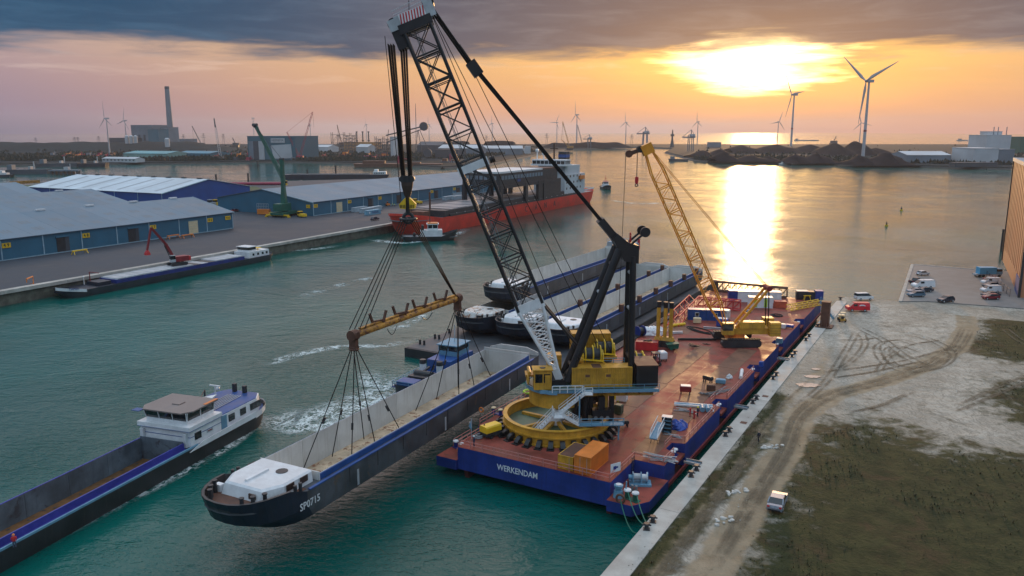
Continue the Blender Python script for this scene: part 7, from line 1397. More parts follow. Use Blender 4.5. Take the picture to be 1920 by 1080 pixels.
t = thing('mini_dumper', 'small tan dumper standing on the sand below the red van', 'dumper', gq(1578, 602), R(80)); P(t, 'skip', M.cream, ('l', [[(-.6 * a + .5, -.6 * a, z), (.6 * a + .5, -.6 * a, z), (.6 * a + .5, .6 * a, z), (-.6 * a + .5, .6 * a, z)] for a, z in ((.7, .7), (1.2, 1.5))])); P(t, 'chassis', M.yellow, ('b', -1.4, 1.2, -.6, .6, .4, .75)); P(t, 'seat', M.dark, ('b', -1.0, -.5, -.3, .3, .75, 1.3)); P(t, 'roll_bar', M.cream, ('bar', (-1.2, -.55, .7), (-1.2, -.55, 2.3), .1), ('bar', (-1.2, .55, .7), (-1.2, .55, 2.3), .1), ('b', -1.4, -.2, -.6, .6, 2.3, 2.4)); [P(t, 'wheel', M.rubber, ('c', (x, sd * .55, .4), (x, sd * .85, .4), .4)) for x in (-.9, .8) for sd in (-1, 1)]
car('white hatchback alone at the left side of the pier', M.carwhite, gp(1730, 516), R(20), 'hatch'); car('dark pickup parked behind the white camper van', M.cardark, gp(1717, 531), R(30), 'pickup'); car('white camper van on the left side of the pier', M.carwhite, gp(1730, 540), R(184), 'van', 1.25); car('dark car half hidden below the white camper van', M.cardark, gp(1733, 547), R(184), 'sedan'); car('pale saloon behind the blue grey hatchback', M.silver, gp(1716, 549), R(187), 'sedan'); car('blue grey hatchback at the lower left of the pier', M.carblue, gp(1717, 556), R(186), 'hatch', 1.1); car('dark blue estate car driving off the pier', M.cardark, gq(1773, 566), R(198), 'hatch', 1.1)
for py, m, k, lab in ((527, M.carred, 'hatch', 'red car just below the blue truck in the right row'), (533, M.carwhite, 'van', 'white roofed van second in the right row'), (539, M.cardark, 'hatch', 'black car in the middle of the right row'), (548, M.carwhite, 'van', 'white and blue van near the end of the right row'), (556, M.cardark, 'sedan', 'dark saloon above the dark red car in the right row'), (561, M.carred, 'hatch', 'dark red car at the near end of the right row')): car(lab, m, gp(1857, py), R(182), k, 1.05)
t = thing('tank_truck', 'light blue lorry at the far end of the right row of vehicles', 'truck', gp(1853, 519), R(0)); P(t, 'tank', mat('sky_blue_paint', (.10, .38, .60), .4, var=.1), ('b', -3.6, 1.8, -1.2, 1.2, 1.1, 3.2)); P(t, 'chassis', M.ltgrey, ('b', -4.6, 3.6, -1.2, 1.2, .6, 1.1)); q_ = P(t, 'cab', M.ltblue, ('b', 2.0, 3.8, -1.15, 1.15, 1.1, 1.9), ('b', 2.0, 3.6, -1.1, 1.1, 2.6, 2.8)); P(q_, 'pane', M.glass, ('b', 2.05, 3.7, -1.1, 1.1, 1.9, 2.6)); [P(t, 'wheel', M.rubber, ('c', (x, sd * .9, .5), (x, sd * 1.2, .5), .5)) for x in (-3.5, -2.3, 2.8) for sd in (-1, 1)]
car('black car parked on the left terminal quay near the red bow', M.cardark, g5(703, 413), R(60), 'hatch', 1.2); car('dark red car between the teal warehouses', M.carred, g5(441, 397), R(70), 'sedan', 1.2)
# ================================================================== QUAY FURNITURE ON THE RIGHT
def quay_bollard(label, loc, rz=0.):
    t = thing('quay_bollard', label, 'bollard', loc, rz, 'dark bollards along the right quay edge'); P(t, 'base', M.dark, ('b', -.4, .4, -.4, .4, 0, .08)); P(t, 'post', M.dark, ('c', (0, 0, .08), (0, 0, .6), .28, .22, 14), ('c', (0, 0, .6), (0, 0, .8), .42, .34, 14)); P(t, 'horn', M.dark, ('c', (-.55, 0, .55), (.55, 0, .55), .1)); return t
desc = ['holding the green ropes', 'just beyond the green ropes', 'left of the pair by the silver car', 'right of the pair by the silver car', 'left of the pair before the walking person', 'right of the pair before the walking person', 'left of the pair by the second barge recess', 'right of the pair by the second barge recess', 'left of the pair below the welding set', 'right of the pair below the welding set', 'left of the pair at the third barge recess', 'right of the pair at the third barge recess', 'left of the pair beside the crawler crane', 'right of the pair beside the crawler crane', 'single by the rusty post', 'single at the far quay end']
bpx = [(1211, 992), (1222, 978), (1289, 892), (1298, 880), (1353, 816), (1361, 808), (1403, 755), (1410, 747), (1441, 710), (1447, 703), (1475, 668), (1480, 662), (1499, 637), (1506, 630), (1530, 612), (1569, 561)]
for d_, (x, y) in zip(desc, bpx):
    p = G(x, y, QZ + .17); l_ = LB(p); p = WB(max(19.6, l_[0]), l_[1], QZ + .17); quay_bollard('dark bollard on the quay edge, ' + d_, p, -BA + R(20))
for px, py, lab in ((1305, 872, 'grey blue access bridge on the quay edge nearest the camera'), (1399, 768, 'grey blue access bridge on the quay edge second from the camera'), (1472, 676, 'grey blue access bridge on the quay edge third from the camera')):
    l_ = LB(G(px, py, QZ)); t = thing('access_bridge', lab, 'gangway', WB(18.5, l_[1], QZ + .2), -BA); P(t, 'deck_plate', M.carblue, ('b', -1.1, 1.0, -.5, .5, 0, .12)); [P(t, 'side_beam', M.grey, ('b', -1.2, 1.1, y - .08, y + .08, -.02, .3)) for y in (-.55, .55)]
for px, py, lab in ((1370, 790, 'small square steel cover on the quay slab'), (1418, 742, 'second square steel cover on the quay slab')): solo('manhole_cover', lab, 'cover', M.rust, (('b', -.5, .5, -.5, .5, 0, .03), ('b', -.4, .4, -.05, .05, .03, .05)), WB(20.6, LB(G(px, py, QZ))[1], QZ + .172), -BA)
t = thing('steel_dolphin', 'rusty square steel mooring post at the far quay end', 'mooring post', gq(1546, 612), -BA); P(t, 'shaft', M.rust, ('b', -.95, .95, -.95, .95, .2, 6.0)); P(t, 'foot', M.rust, ('b', -1.9, 1.9, -1.9, 1.9, 0, .2)); [P(t, 'stiffener', M.rust, ('px', [(-.95, .2), (-1.7, .2), (-.95, 1.6)], x - .06, x + .06), ('px', [(.95, .2), (1.7, .2), (.95, 1.6)], x - .06, x + .06)) for x in (-.6, .6)]; P(t, 'cap', M.rust, ('b', -1.05, 1.05, -1.05, 1.05, 6.0, 6.15))
t = thing('boarding_ladder', 'pale blue boarding stair leaning beside the rusty post', 'stair', gq(1563, 598), -BA); flight(t, (0, 0, 0), (-3.5, .4, 4.2), .9, M.ltblue, 8)
person('person in dark clothes walking on the grass strip by the quay', gq(1422, 829), R(30), 'dark', 1)
# rubble heaps on the track and puddles
for px, py, lab, sc2 in ((1450, 838, 'broken pale rubble on the track beside the walking person', 1.), (1360, 975, 'pale rubble scattered on the track lower left of the silver car', 1.1), (1381, 922, 'rubble row on the track left of the silver car', .9)):
    t = thing('rubble', lab, 'rubble', gq(px, py), R(20)); rn = random.Random(px)
    for k in range(14): x, y, s_ = rn.uniform(-1.8, 1.8) * sc2, rn.uniform(-.6, .6) * sc2, rn.uniform(.12, .4); P(t, 'stone', M.debris, ('l', [[(x + s_ * f * math.cos(a * 1.05 + k) * rn.uniform(.8, 1.2), y + s_ * f * math.sin(a * 1.05 + k) * rn.uniform(.8, 1.2), z * s_) for a in range(6)] for f, z in ((1, -.2), (.95, .3), (.5, .55))]))
for px, py, rx, ry in ((1515, 722, 2.1, 1.3), (1523, 706, 1.5, .9), (1530, 692, .9, .6)):
    pts = [(rx * math.cos(a * .4) * (1 + .15 * math.sin(3 * a)), ry * math.sin(a * .4) * (1 + .15 * math.cos(2 * a))) for a in range(16)][:16]; o = struct('puddle', ops(('pr', [(rx * math.cos(2 * math.pi * a / 20) * (1 + .18 * math.sin(1.7 * a)), ry * math.sin(2 * math.pi * a / 20) * (1 + .18 * math.cos(2.3 * a))) for a in range(20)], 0, .03)), M.pud); o.location = G(px, py, QZ + .235)
# hall at the right edge
hl0, hl1 = G(1884, 540, QZ), G(1893, 402, 40)
t = thing('dock_hall', 'tall terracotta clad hall cut off by the right picture edge', 'hall', (G(1889, 560, QZ).x + 3.5, 221, QZ), -R(28.2))
P(t, 'walls', M.terra, ('b', 0, 60, 0, 78, 0, 36)); P(t, 'parapet', M.ltblue, ('b', -.4, 60, -.4, 78.4, 36, 37.2)); P(t, 'upper_storey', M.farteal, ('b', 3, 58, 60, 78, 37.2, 46)); P(t, 'corner_trim', M.dark, ('b', -.35, .3, 77.6, 78.3, 0, 36)); P(t, 'corner_trim', M.dark, ('b', -.35, .3, -.3, .4, 0, 36)); P(t, 'lower_wall', M.wall2, ('b', -.25, .0, 2, 14, 0, 5)); [P(t, 'wall_joint', M.terra, ('b', -.12, -.0, 6 + 6 * k, 6.15 + 6 * k, 5, 36)) for k in range(12)]
for k, (px, py) in enumerate(((1877, 410), (1884, 408), (1890, 430))): p = G(px, py + 60, 0); solo('mooring_pile', ['left', 'middle', 'right'][k] + ' dark mooring pile in the water beside the terracotta hall', 'pile', M.dark, (('c', (0, 0, -2), (0, 0, 9), .45), ('c', (0, 0, 9), (0, 0, 9.4), .55)), p)
t = thing('fence', 'low dark fence and shrub strip between pier and terracotta hall', 'fence', gp(1893, 556), R(70)); [P(t, 'post', M.dark, ('c', (4.0 * k, 0, 0), (4.0 * k, 0, 2.2), .06, None, 6)) for k in range(10)]; [P(t, 'rail', M.dark, ('c', (0, 0, z), (36, 0, z), .04, None, 6)) for z in (.4, 1.2, 2.1)]
for px, py, lab in ((1690, 395, 'upper small channel buoy on the bright water'), (1662, 424, 'lower small channel buoy on the bright water')): t = thing('channel_buoy', lab, 'buoy', G(px, py, 0)); P(t, 'float', M.yellow2, ('c', (0, 0, -.2), (0, 0, .8), .9)); P(t, 'tower', M.dark, ('c', (0, 0, .8), (0, 0, 2.6), .5, .15))
# ================================================================== FAR SHORES
def far(px, py, z=3.4): return G(px, py, z)
def mpp(p): return (p.y * math.cos(PIT) + (HC - p.z) * math.sin(PIT)) / F      # metres per photo pixel there
def turbine(label, px, pb, pt, ang, yaw, band=False, blade=None):
    b = far(px, pb); s = mpp(b); H_ = A(px, pt, b.y).z - b.z; t = thing('wind_turbine', label, 'wind turbine', b, 0., 'wind turbines on the far shores'); Lb = blade * s if blade else H_ * .48; k = H_ / 100
    P(t, 'tower', M.turb, ('c', (0, 0, 0), (0, 0, H_), 2.3 * k, 1.35 * k, 14), smooth=True)
    if band: P(t, 'red_band', M.darkred, ('c', (0, 0, H_ * .335), (0, 0, H_ * .36), 2.15 * k, 2.13 * k, 14))
    cy, sy = math.cos(yaw), math.sin(yaw); d = Vector((sy, -cy, 0)); sd = Vector((cy, sy, 0)); c0 = Vector((0, 0, H_ + 1.5 * k))
    P(t, 'nacelle', M.turb, ('bar', c0 + d * 4 * k, c0 - d * 7 * k, 3.6 * k, 3.8 * k)); hb = c0 + d * 5.5 * k; P(t, 'hub', M.turb, ('s', hb, 1.9 * k, 10))
    for j in range(3):
        a = ang + j * 2 * math.pi / 3; r = sd * math.sin(a) + Vector((0, 0, math.cos(a))); w = d.cross(r)
        rings = [[hb + r * Lb * f + w * (wd * e) + d * (th * g) for e, g in ((-.35, 0), (0, .5), (.65, 0), (0, -.5))] for f, wd, th in ((.03, .03 * Lb, .03 * Lb), (.2, .085 * Lb, .02 * Lb), (.6, .05 * Lb, .012 * Lb), (1., .012 * Lb, .004 * Lb))]
        P(t, 'blade', M.turb, ('l', rings))
    return t
turbine('nearest large wind turbine with red banded tower right of the sun', 1618, 293, 154, R(-52), R(-70), True, 78)
turbine('second large wind turbine directly below the sun glow', 1483, 274, 179, R(-35), R(-80), True)
turbine('left of the two white wind turbines by the power station', 206, 291, 223, R(-4), R(-40))
turbine('right of the two white wind turbines by the power station', 239, 281, 227, R(15), R(-35))
for px, pb, pt, a, y, lab in ((477, 262, 222, -3, -70, 'wind turbine behind the green harbour crane boom'), (1081, 272, 216, -4, -70, 'wind turbine above the white ship bridge'), (1173, 270, 230, 0, -60, 'wind turbine between ship and yellow boom'), (923, 268, 232, 10, -60, 'wind turbine seen behind the black boom'), (688, 266, 234, 0, -60, 'small wind turbine above the orange hall'), (1044, 268, 230, 30, -50, 'small wind turbine left of the ship bridge'), (1307, 272, 229, -2, -70, 'wind turbine right of the yellow boom tip'), (1457, 273, 229, 20, 20, 'small wind turbine left of the one below the sun'), (1611, 272, 231, -15, -10, 'small wind turbine just left of the banded one'), (583, 268, 235, 12, -60, 'small wind turbine right of the red crawler crane'), (805, 268, 234, 0, -50, 'small wind turbine behind the hoist ropes')):
    turbine(lab, px, pb, pt, R(a), R(y))
def fb(name, label, cat, m, x0, x1, pb, pt, dep=40, roof=None, gable=False, win=0, z=3.4, group=None, wm=None):
    a, b = far(x0, pb, z), far(x1, pb, z); Yc = (a.y + b.y) / 2; H_ = A((x0 + x1) / 2, pt, Yc).z - z; L_ = b.x - a.x; t = thing(name, label, cat, (a.x, Yc, z), R(-17) if x0 < 900 else 0., group)
    if gable: P(t, 'walls', m, ('px', [(0, 0), (dep, 0), (dep, H_ * .7), (dep / 2, H_), (0, H_ * .7)], 0, L_)); P(t, 'roof', roof or M.farwhite, ('l', [[(-.5, -.6, H_ * .7), (-.5, dep / 2, H_ + .1), (-.5, dep / 2, H_ + .7), (-.5, -.6, H_ * .7 + .6)], [(L_ + .5, -.6, H_ * .7), (L_ + .5, dep / 2, H_ + .1), (L_ + .5, dep / 2, H_ + .7), (L_ + .5, -.6, H_ * .7 + .6)]]))
    else: P(t, 'walls', m, ('b', 0, L_, 0, dep, 0, H_)); P(t, 'roof', roof or m, ('b', -.4, L_ + .4, -.4, dep + .4, H_, H_ + .9))
    for k in range(win): P(t, 'window', wm or M.fardark, ('b', L_ * (k + .3) / win, L_ * (k + .7) / win, -.3, 0, H_ * .35, H_ * .6))
    return t
# power station
t = thing('chimney', 'tall slim grey chimney of the power station', 'chimney', far(322, 276)); H_ = A(314, 168, t.location.y).z; P(t, 'shaft', M.farbld, ('c', (0, 0, 0), (0, 0, H_), 10, 6.5, 20), smooth=True); P(t, 'dark_top', M.fardark, ('c', (0, 0, H_ - 2), (0, 0, H_ + 6), 6.8, 6.6, 20))
fb('power_station', 'large grey boiler house left of the chimney', 'building', M.farbld, 249, 296, 279, 235, 60, win=4); fb('power_station', 'dark turbine hall in front of the boiler house', 'building', M.fardark, 206, 250, 280, 259, 50, win=3, wm=M.farwhite); fb('power_station', 'teal grey block before the boiler house', 'building', M.farteal, 280, 303, 280, 243, 40); fb('power_station', 'grey block between boiler house and chimney', 'building', M.farbld, 303, 322, 279, 239, 40, win=2)
for x, lab in ((240, 'left white silo'), (248, 'middle white silo'), (256, 'right white silo')): b = far(x, 282); s = mpp(b); solo('silo', lab + ' before the turbine hall', 'silo', M.farwhite, (('c', (0, 0, 0), (0, 0, 26 * s), 3.6 * s, None, 16), ('c', (0, 0, 26 * s), (0, 0, 28 * s), 3.6 * s, 1 * s, 16)), b, smooth=True)
b = far(315, 283); s = mpp(b); solo('silo', 'white silo at the foot of the chimney', 'silo', M.farwhite, (('c', (0, 0, 0), (0, 0, 22 * s), 4.4 * s, None, 16), ('c', (0, 0, 22 * s), (0, 0, 24 * s), 4.4 * s, 2 * s, 16)), b, smooth=True)
fb('shed', 'low grey shed right of the chimney', 'building', M.farbld, 325, 350, 276, 261, 60); fb('shed', 'long low white shed left of the turbines', 'building', M.farwhite, 175, 197, 282, 274, 30); fb('shed', 'low grey office row on the left far bank', 'building', M.fardark, 110, 168, 281, 271, 40, win=6, wm=M.farwhite)
fb('hall', 'pale green storage hall with curved front on the far left quay', 'building', mat('pale_green_cladding', (.20, .36, .33), .6, scale=.03), 232, 330, 297, 284, 60, roof=mat('sea_green_roof', (.10, .30, .33), .6, scale=.03), gable=True); fb('hall', 'blue green hall right of the pale green one', 'building', M.farteal, 330, 405, 296, 284, 60, gable=True, roof=mat('teal_roof', (.06, .22, .30), .6, scale=.03)); fb('shed', 'row of white low sheds on the far left waterfront', 'building', M.farwhite, 192, 268, 304, 295, 20, gable=True, win=9)
# big fabrication hall with name
fh = fb('fabrication_hall', 'teal fabrication hall with pale doors and name board', 'building', M.farteal, 466, 567, 299, 256, 75, roof=M.farteal); L_ = (far(565, 301).x - far(466, 301).x); Hh = A(515, 256, fh.location.y).z - 3.4; sx = L_ / 99
P(fh, 'door_leaf', M.farbld, ('b', 3 * sx, 13 * sx, -1, -.1, 0, Hh * .8)); P(fh, 'door_leaf', M.farwhite, ('b', 25 * sx, 37 * sx, -1, -.1, 0, Hh * .8)); P(fh, 'door_opening', M.fardark, ('b', 13 * sx, 25 * sx, -.8, -.05, 0, Hh * .8)); P(fh, 'side_light', M.farwhite, ('l', [[(52 * sx, y, Hh * .62), (96 * sx, y, Hh * .68), (98 * sx, y, Hh * .08), (58 * sx, y, Hh * .05)] for y in (-1.1, -.1)])); P(fh, 'name_board', M.farwhite, ('b', 53 * sx, 83 * sx, -1.2, -.1, Hh * .74, Hh * .93)); lettering(fh, 'HEEREMA', 6.2 * sx, M.fardark, (68 * sx, -1.35, Hh * .835), (R(90), 0, 0))
# red crawler crane
def far_crane(label, m, px, pb, pts, w=2.2, name='crane'):
    """pts: list of (photo x, photo y) of boom tip, mast tip; standing at (px, pb)"""
    b = far(px, pb); s = mpp(b); t = thing(name, label, 'crane', b); P(t, 'carbody', M.dark, ('b', -6 * s, 6 * s, -6, 6, 0, 4 * s)); P(t, 'machine_house', m, ('b', -5 * s, 7 * s, -4, 4, 4 * s, 8 * s)); prev = None
    for x, y in pts:
        e = A(x, y, b.y) - b; f = Vector((0, 0, 5 * s)); n = 12; wv = Vector((w / 2 * s, 0, 0))
        for sg in (-1, 1): P(t, 'boom_chord', m, ('c', f + wv * sg, e + wv * sg * .5, .35 * s, None, 6))
        for k in range(n): P(t, 'boom_brace', m, ('c', f.lerp(e, k / n) + wv * (1 if k % 2 else -1) * .9, f.lerp(e, (k + 1) / n) + wv * (-1 if k % 2 else 1) * .7, .22 * s, None, 5))
        if prev is not None: P(t, 'pendant', m, ('c', prev, e, .2 * s, None, 5))
        prev = e
    e = A(*pts[0], b.y) - b; P(t, 'hoist_rope', M.dark, ('c', e, (e.x + 1.2 * s, 0, e.z - 28 * s), .15 * s, None, 5)); return t
far_crane('tall red crawler crane beside the fabrication hall', M.pink, 562, 300, [(586, 210), (538, 248)], 3.5)
far_crane('dark luffing crane left of the white lattice mast', M.fardark, 378, 276, [(360, 236)], 1.5); far_crane('small dark crane far left of the fabrication hall', M.fardark, 442, 276, [(436, 258)], 1.2); far_crane('thin tan crane above the ship bridge', M.rustbeam, 1068, 282, [(1055, 228), (1053, 262)], 2.); far_crane('thin slanting crane right of the ship bridge', M.grey, 1092, 276, [(1083, 235)], 1.5); far_crane('small crane with short jib behind the steel jacket', M.rust, 641, 275, [(632, 234)], 1.2); far_crane('distant crane by the coal heaps on the right', M.fardark, 1562, 272, [(1568, 255)], 1.)
t = thing('lattice_mast', 'white lattice mast with grey top on the far quay', 'mast', far(414, 297)); s = mpp(t.location); Hm = A(407, 222, t.location.y).z - 3.4
for sg in (-1, 1): P(t, 'leg', M.farwhite, ('c', (sg * 2.2 * s, 0, 0), (sg * 1.2 * s - 6 * s, 0, Hm * .8), .4 * s, None, 6))
for k in range(16): P(t, 'brace', M.farwhite, ('c', ((2.1 if k % 2 else -2.1) * s - 6 * s * k / 16, 0, Hm * .8 * k / 16), ((-2.0 if k % 2 else 2.0) * s - 6 * s * (k + 1) / 16, 0, Hm * .8 * (k + 1) / 16), .25 * s, None, 5))
P(t, 'top', M.fardark, ('c', (-6 * s, 0, Hm * .78), (-7.4 * s, 0, Hm), 1.3 * s, 1. * s))
# steel jackets and modules
def jacket(label, m, px0, px1, pb, pt, nx_, nz_, name='steel_jacket', r=.55):
    a, b = far(px0, pb), far(px1, pb); s = mpp(a); W_ = b.x - a.x; H_ = A(px0, pt, a.y).z - 3.4; t = thing(name, label, 'steel structure', a)
    for y in (0, 18):
        for i in range(nx_ + 1): P(t, 'column', m, ('c', (W_ * i / nx_, y, 0), (W_ * i / nx_, y, H_ * (1 if i % 2 == 0 else .86)), r * s, None, 6))
        for j in range(nz_ + 1): P(t, 'beam', m, ('c', (0, y, H_ * j / nz_ * .86 + .5), (W_, y, H_ * j / nz_ * .86 + .5), r * .7 * s, None, 6))
        for i in range(nx_):
            for j in range(nz_): P(t, 'diagonal', m, ('c', (W_ * i / nx_, y, H_ * .86 * (j + (i % 2)) / nz_), (W_ * (i + 1) / nx_, y, H_ * .86 * (j + 1 - (i % 2)) / nz_), r * .5 * s, None, 5))
    return t
jacket('dark tubular steel jacket on the far yard', M.fardark, 622, 645, 284, 248, 2, 2); jacket('dense steel module right of the tubular jacket', M.fardark, 645, 668, 286, 249, 4, 5, r=.5)
jacket('white topped steel module near the hoist ropes', M.fardark, 704, 740, 293, 256, 5, 5, r=.6); P(t, 'antenna', M.farwhite, ('c', (-7.4 * s, 0, Hm), (-7.4 * s, 0, Hm * 1.05), .2 * s, None, 5))
fb('hall', 'orange flat hall behind the steel modules', 'building', mat('far_orange', (.42, .20, .06), .6, scale=.03), 645, 705, 282, 267, 50); fb('hall', 'white hall before the orange one', 'building', M.farwhite, 668, 692, 288, 271, 40, gable=True); fb('hall', 'low white hall left of the steel jacket', 'building', M.farwhite, 575, 620, 285, 272, 50, gable=True)
for x, lab in ((670, 'left'), (681, 'middle'), (692, 'right')): b = far(x, 281); s = mpp(b); solo('exhaust_stack', lab + ' one of three short stacks above the orange hall', 'stack', M.fardark, (('c', (0, 0, 0), (0, 0, 32 * s), 1.1 * s), ('c', (0, 0, 32 * s), (0, 0, 34 * s), 1.8 * s), ('c', (0, 0, 16 * s), (0, 0, 18 * s), 2.2 * s)), b)
# drooping stinger frame with round head behind the ropes
t = thing('stinger_frame', 'tilted dark frame with big round head right of the hoist ropes', 'steel structure', far(770, 297)); s = mpp(t.location); zt_ = A(795, 237, t.location.y).z - 3.4
P(t, 'arm', M.fardark, ('c', (-45 * s, 0, zt_ * .72), (24 * s, 0, zt_), 1.2 * s, None, 8), ('c', (-45 * s, 0, zt_ * .5), (20 * s, 0, zt_ * .9), .8 * s, None, 8)); P(t, 'head', M.fardark, ('c', (26 * s, -6 * s, zt_), (26 * s, 6 * s, zt_), 8 * s, None, 12)); [P(t, 'leg', M.fardark, ('c', (x * s, 0, zt_ * .9), ((x + e) * s, 0, 0), .6 * s, None, 6)) for x, e in ((15, -8), (15, 8), (18, 22), (-20, 4), (-40, -6))]; P(t, 'drum', M.fardark, ('c', (32 * s, -4 * s, 10 * s), (32 * s, 4 * s, 10 * s), 8 * s, None, 16))
t = thing('steel_mast', 'thin lattice mast right of the hoist ropes', 'mast', far(781, 285)); s = mpp(t.location); [P(t, 'leg', M.fardark, ('c', (sg * 1.5 * s, 0, 0), (0, 0, A(781, 197, t.location.y).z), .3 * s, None, 5)) for sg in (-1, 1)]
fb('white_gantry', 'white portal frame beside the hoist ropes on the far yard', 'gantry', M.farwhite, 733, 738, 294, 257, 20); fb('hall', 'dark hall with low roof right of the stinger frame', 'building', M.fardark, 782, 830, 288, 266, 50, gable=True, roof=M.fardark); fb('hall', 'pale roofed hall behind the black boom', 'building', M.farbld, 822, 900, 292, 272, 50, gable=True); fb('hall', 'white block near the bend of the channel', 'building', M.farwhite, 984, 995, 288, 275, 30); fb('hall', 'low grey sheds left of the channel bend', 'building', M.farbld, 900, 980, 290, 274, 50, gable=True); fb('hall', 'dark quay shed below the pale roofed hall', 'building', M.fardark, 816, 862, 297, 281, 40); fb('tank_shed', 'pale shed at the water behind the ship', 'building', M.farwhite, 968, 984, 286, 280, 30)
# floating barges at the far yard
for x0, x1, pb, pt, m, lab in ((665, 830, 313, 299, M.rust, 'long rusty barge moored at the far yard'), (826, 862, 308, 299, M.fardark, 'dark barge with white numbers at the far yard')):
    a, b = G(x0, pb, 0), G(x1, pb, 0); t = thing('work_barge', lab, 'barge', ((a.x + b.x) / 2, (a.y + b.y) / 2, 0)); w = (b.x - a.x) / 2; P(t, 'hull', m, ('py', [(-w, 5), (-w * .94, -1), (w * .94, -1), (w, 5)], -12, 12)); P(t, 'deck_gear', M.rust, ('b', -w * .8, -w * .3, -6, 6, 5, 9), ('b', w * .2, w * .5, -6, 6, 5, 7)); P(t, 'crane_post', M.pink, ('c', (0, 0, 5), (0, 0, 16), 1.2), ('bar', (0, 0, 15), (w * .3, 0, 9), 1.2))
    if x0 > 800: lettering(t, 'M-591', 5., M.white, (w * .4, -12.3, 2.4), (R(90), 0, 0))
rng2 = random.Random(11)
SP = []; SPO = []
for k in range(60):      # red and brown steel parts lying about the far yard
    x = rng2.choice([rng2.uniform(100, 215), rng2.uniform(395, 470), rng2.uniform(545, 640), rng2.uniform(640, 760), rng2.uniform(690, 750)]); pb = rng2.uniform(292, 301); b = far(x, pb); s = mpp(b); w, hh_ = rng2.uniform(4, 10) * s, rng2.uniform(3, 8) * s; m = rng2.choice([M.pink, M.pink, M.rust, M.fardark, M.orange, M.farbld])
    SP.append((x, {'magenta_steel': 'magenta', 'rusty_steel': 'rusty', 'far_dark_building': 'dark', 'orange_paint': 'orange', 'far_grey_building': 'grey'}[m.name])); so_ = solo('steel_part', '', 'steel part', m, (('bar', (-w, 0, 1), (w, 3, 1 + hh_ * .4), 1.5 * s, 1.2 * s), ('b', -w * .6, w * .3, -3, 3, 0, hh_), ('c', (w * .5, 0, 0), (w * .6, 0, hh_ * 1.4), .8 * s)), b, 0, 'steel parts on the far yard'); SPO.append(so_)
nth = lambda i: ['first', 'second', 'third', 'fourth', 'fifth', 'sixth', 'seventh', 'eighth', 'ninth', 'tenth', 'eleventh', 'twelfth', 'thirteenth', 'fourteenth', 'fifteenth', 'sixteenth', 'seventeenth', 'eighteenth', 'nineteenth', 'twentieth', 'twenty-first', 'twenty-second', 'twenty-third', 'twenty-fourth', 'twenty-fifth', 'twenty-sixth', 'twenty-seventh', 'twenty-eighth', 'twenty-ninth', 'thirtieth'][i]
for c_ in {c for _, c in SP}:
    for i, (x, o) in enumerate(sorted(((x, o) for (x, c), o in zip(SP, SPO) if c == c_), key=lambda q: q[0])): o['label'] = f'{nth(i)} from the left of the {c_} steel parts on the far yard'
# pylons
for i, (px, pb, pt) in enumerate(((68, 270, 258), (141, 270, 257), (147, 270, 257), (186, 270, 255), (345, 270, 252), (383, 272, 250), (420, 272, 251), (1184, 270, 252), (1025, 272, 250), (912, 272, 254))):
    b = far(px, pb + 3); s = mpp(b); H_ = A(px, pt, b.y).z - 3.4; mb = MB()
    t = thing('pylon', f'{nth(sorted((68, 141, 147, 186, 345, 383, 420, 1184, 1025, 912)).index(px))} lattice power pylon from the left on the horizon', 'pylon', b, 0, 'power pylons on the horizon'); [P(t, 'leg', M.fardark, ('c', (sg * 2.2 * s, 0, 0), (sg * .4 * s, 0, H_), .28 * s, None, 5)) for sg in (-1, 1)]; [P(t, 'cross_arm', M.fardark, ('bar', (-w * s, 0, H_ * f), (w * s, 0, H_ * f), .45 * s)) for f, w in ((.68, 4), (.82, 3.4), (.95, 2.4))]
# coal and loose material on the far shores
hill('coal_heap', 1010, 1190, 277, 266, M.coal, 'long flat dark coal heap at the end of the channel', 'coal heap', seed=2, depth=60); hill('coal_heap', 900, 975, 280, 262, M.coal, 'dark coal heap behind the low sheds', 'coal heap', seed=3, depth=60); hill('coal_heap', 840, 885, 282, 263, M.coal, 'dark heap left of the black boom', 'coal heap', seed=5, depth=60)
hill('coal_heap', 1308, 1400, 297, 276, M.coal, 'dark coal heap at the left end of the right shore', 'coal heap', seed=6, depth=120, peaks=[(.25, .35, .8), (.6, .4, .9)]); hill('coal_heap', 1345, 1470, 303, 279, M.coal, 'steep black coal heap left of the white boat', 'coal heap', seed=7, depth=80, peaks=[(.18, .25, 1.), (.6, .35, .55), (.9, .2, .4)]); hill('coal_heap', 1380, 1570, 288, 267, M.coal, 'broad coal ridge below the second turbine', 'coal heap', seed=8, depth=150, peaks=[(.15, .3, .8), (.5, .4, .9), (.85, .3, .85)])
hill('coal_heap', 1475, 1580, 306, 283, M.coal, 'coal heap right of the white boat', 'coal heap', seed=9, depth=70, peaks=[(.3, .35, .8), (.7, .35, .95)]); hill('coal_heap', 1550, 1690, 292, 262, M.coal, 'highest coal heap behind the banded turbine', 'coal heap', seed=10, depth=160, peaks=[(.3, .3, .95), (.62, .22, 1.), (.9, .2, .5)]); hill('coal_heap', 1600, 1730, 310, 283, M.coal, 'dark heap right of the banded turbine base', 'coal heap', seed=11, depth=80, peaks=[(.25, .25, .8), (.65, .35, 1.)])
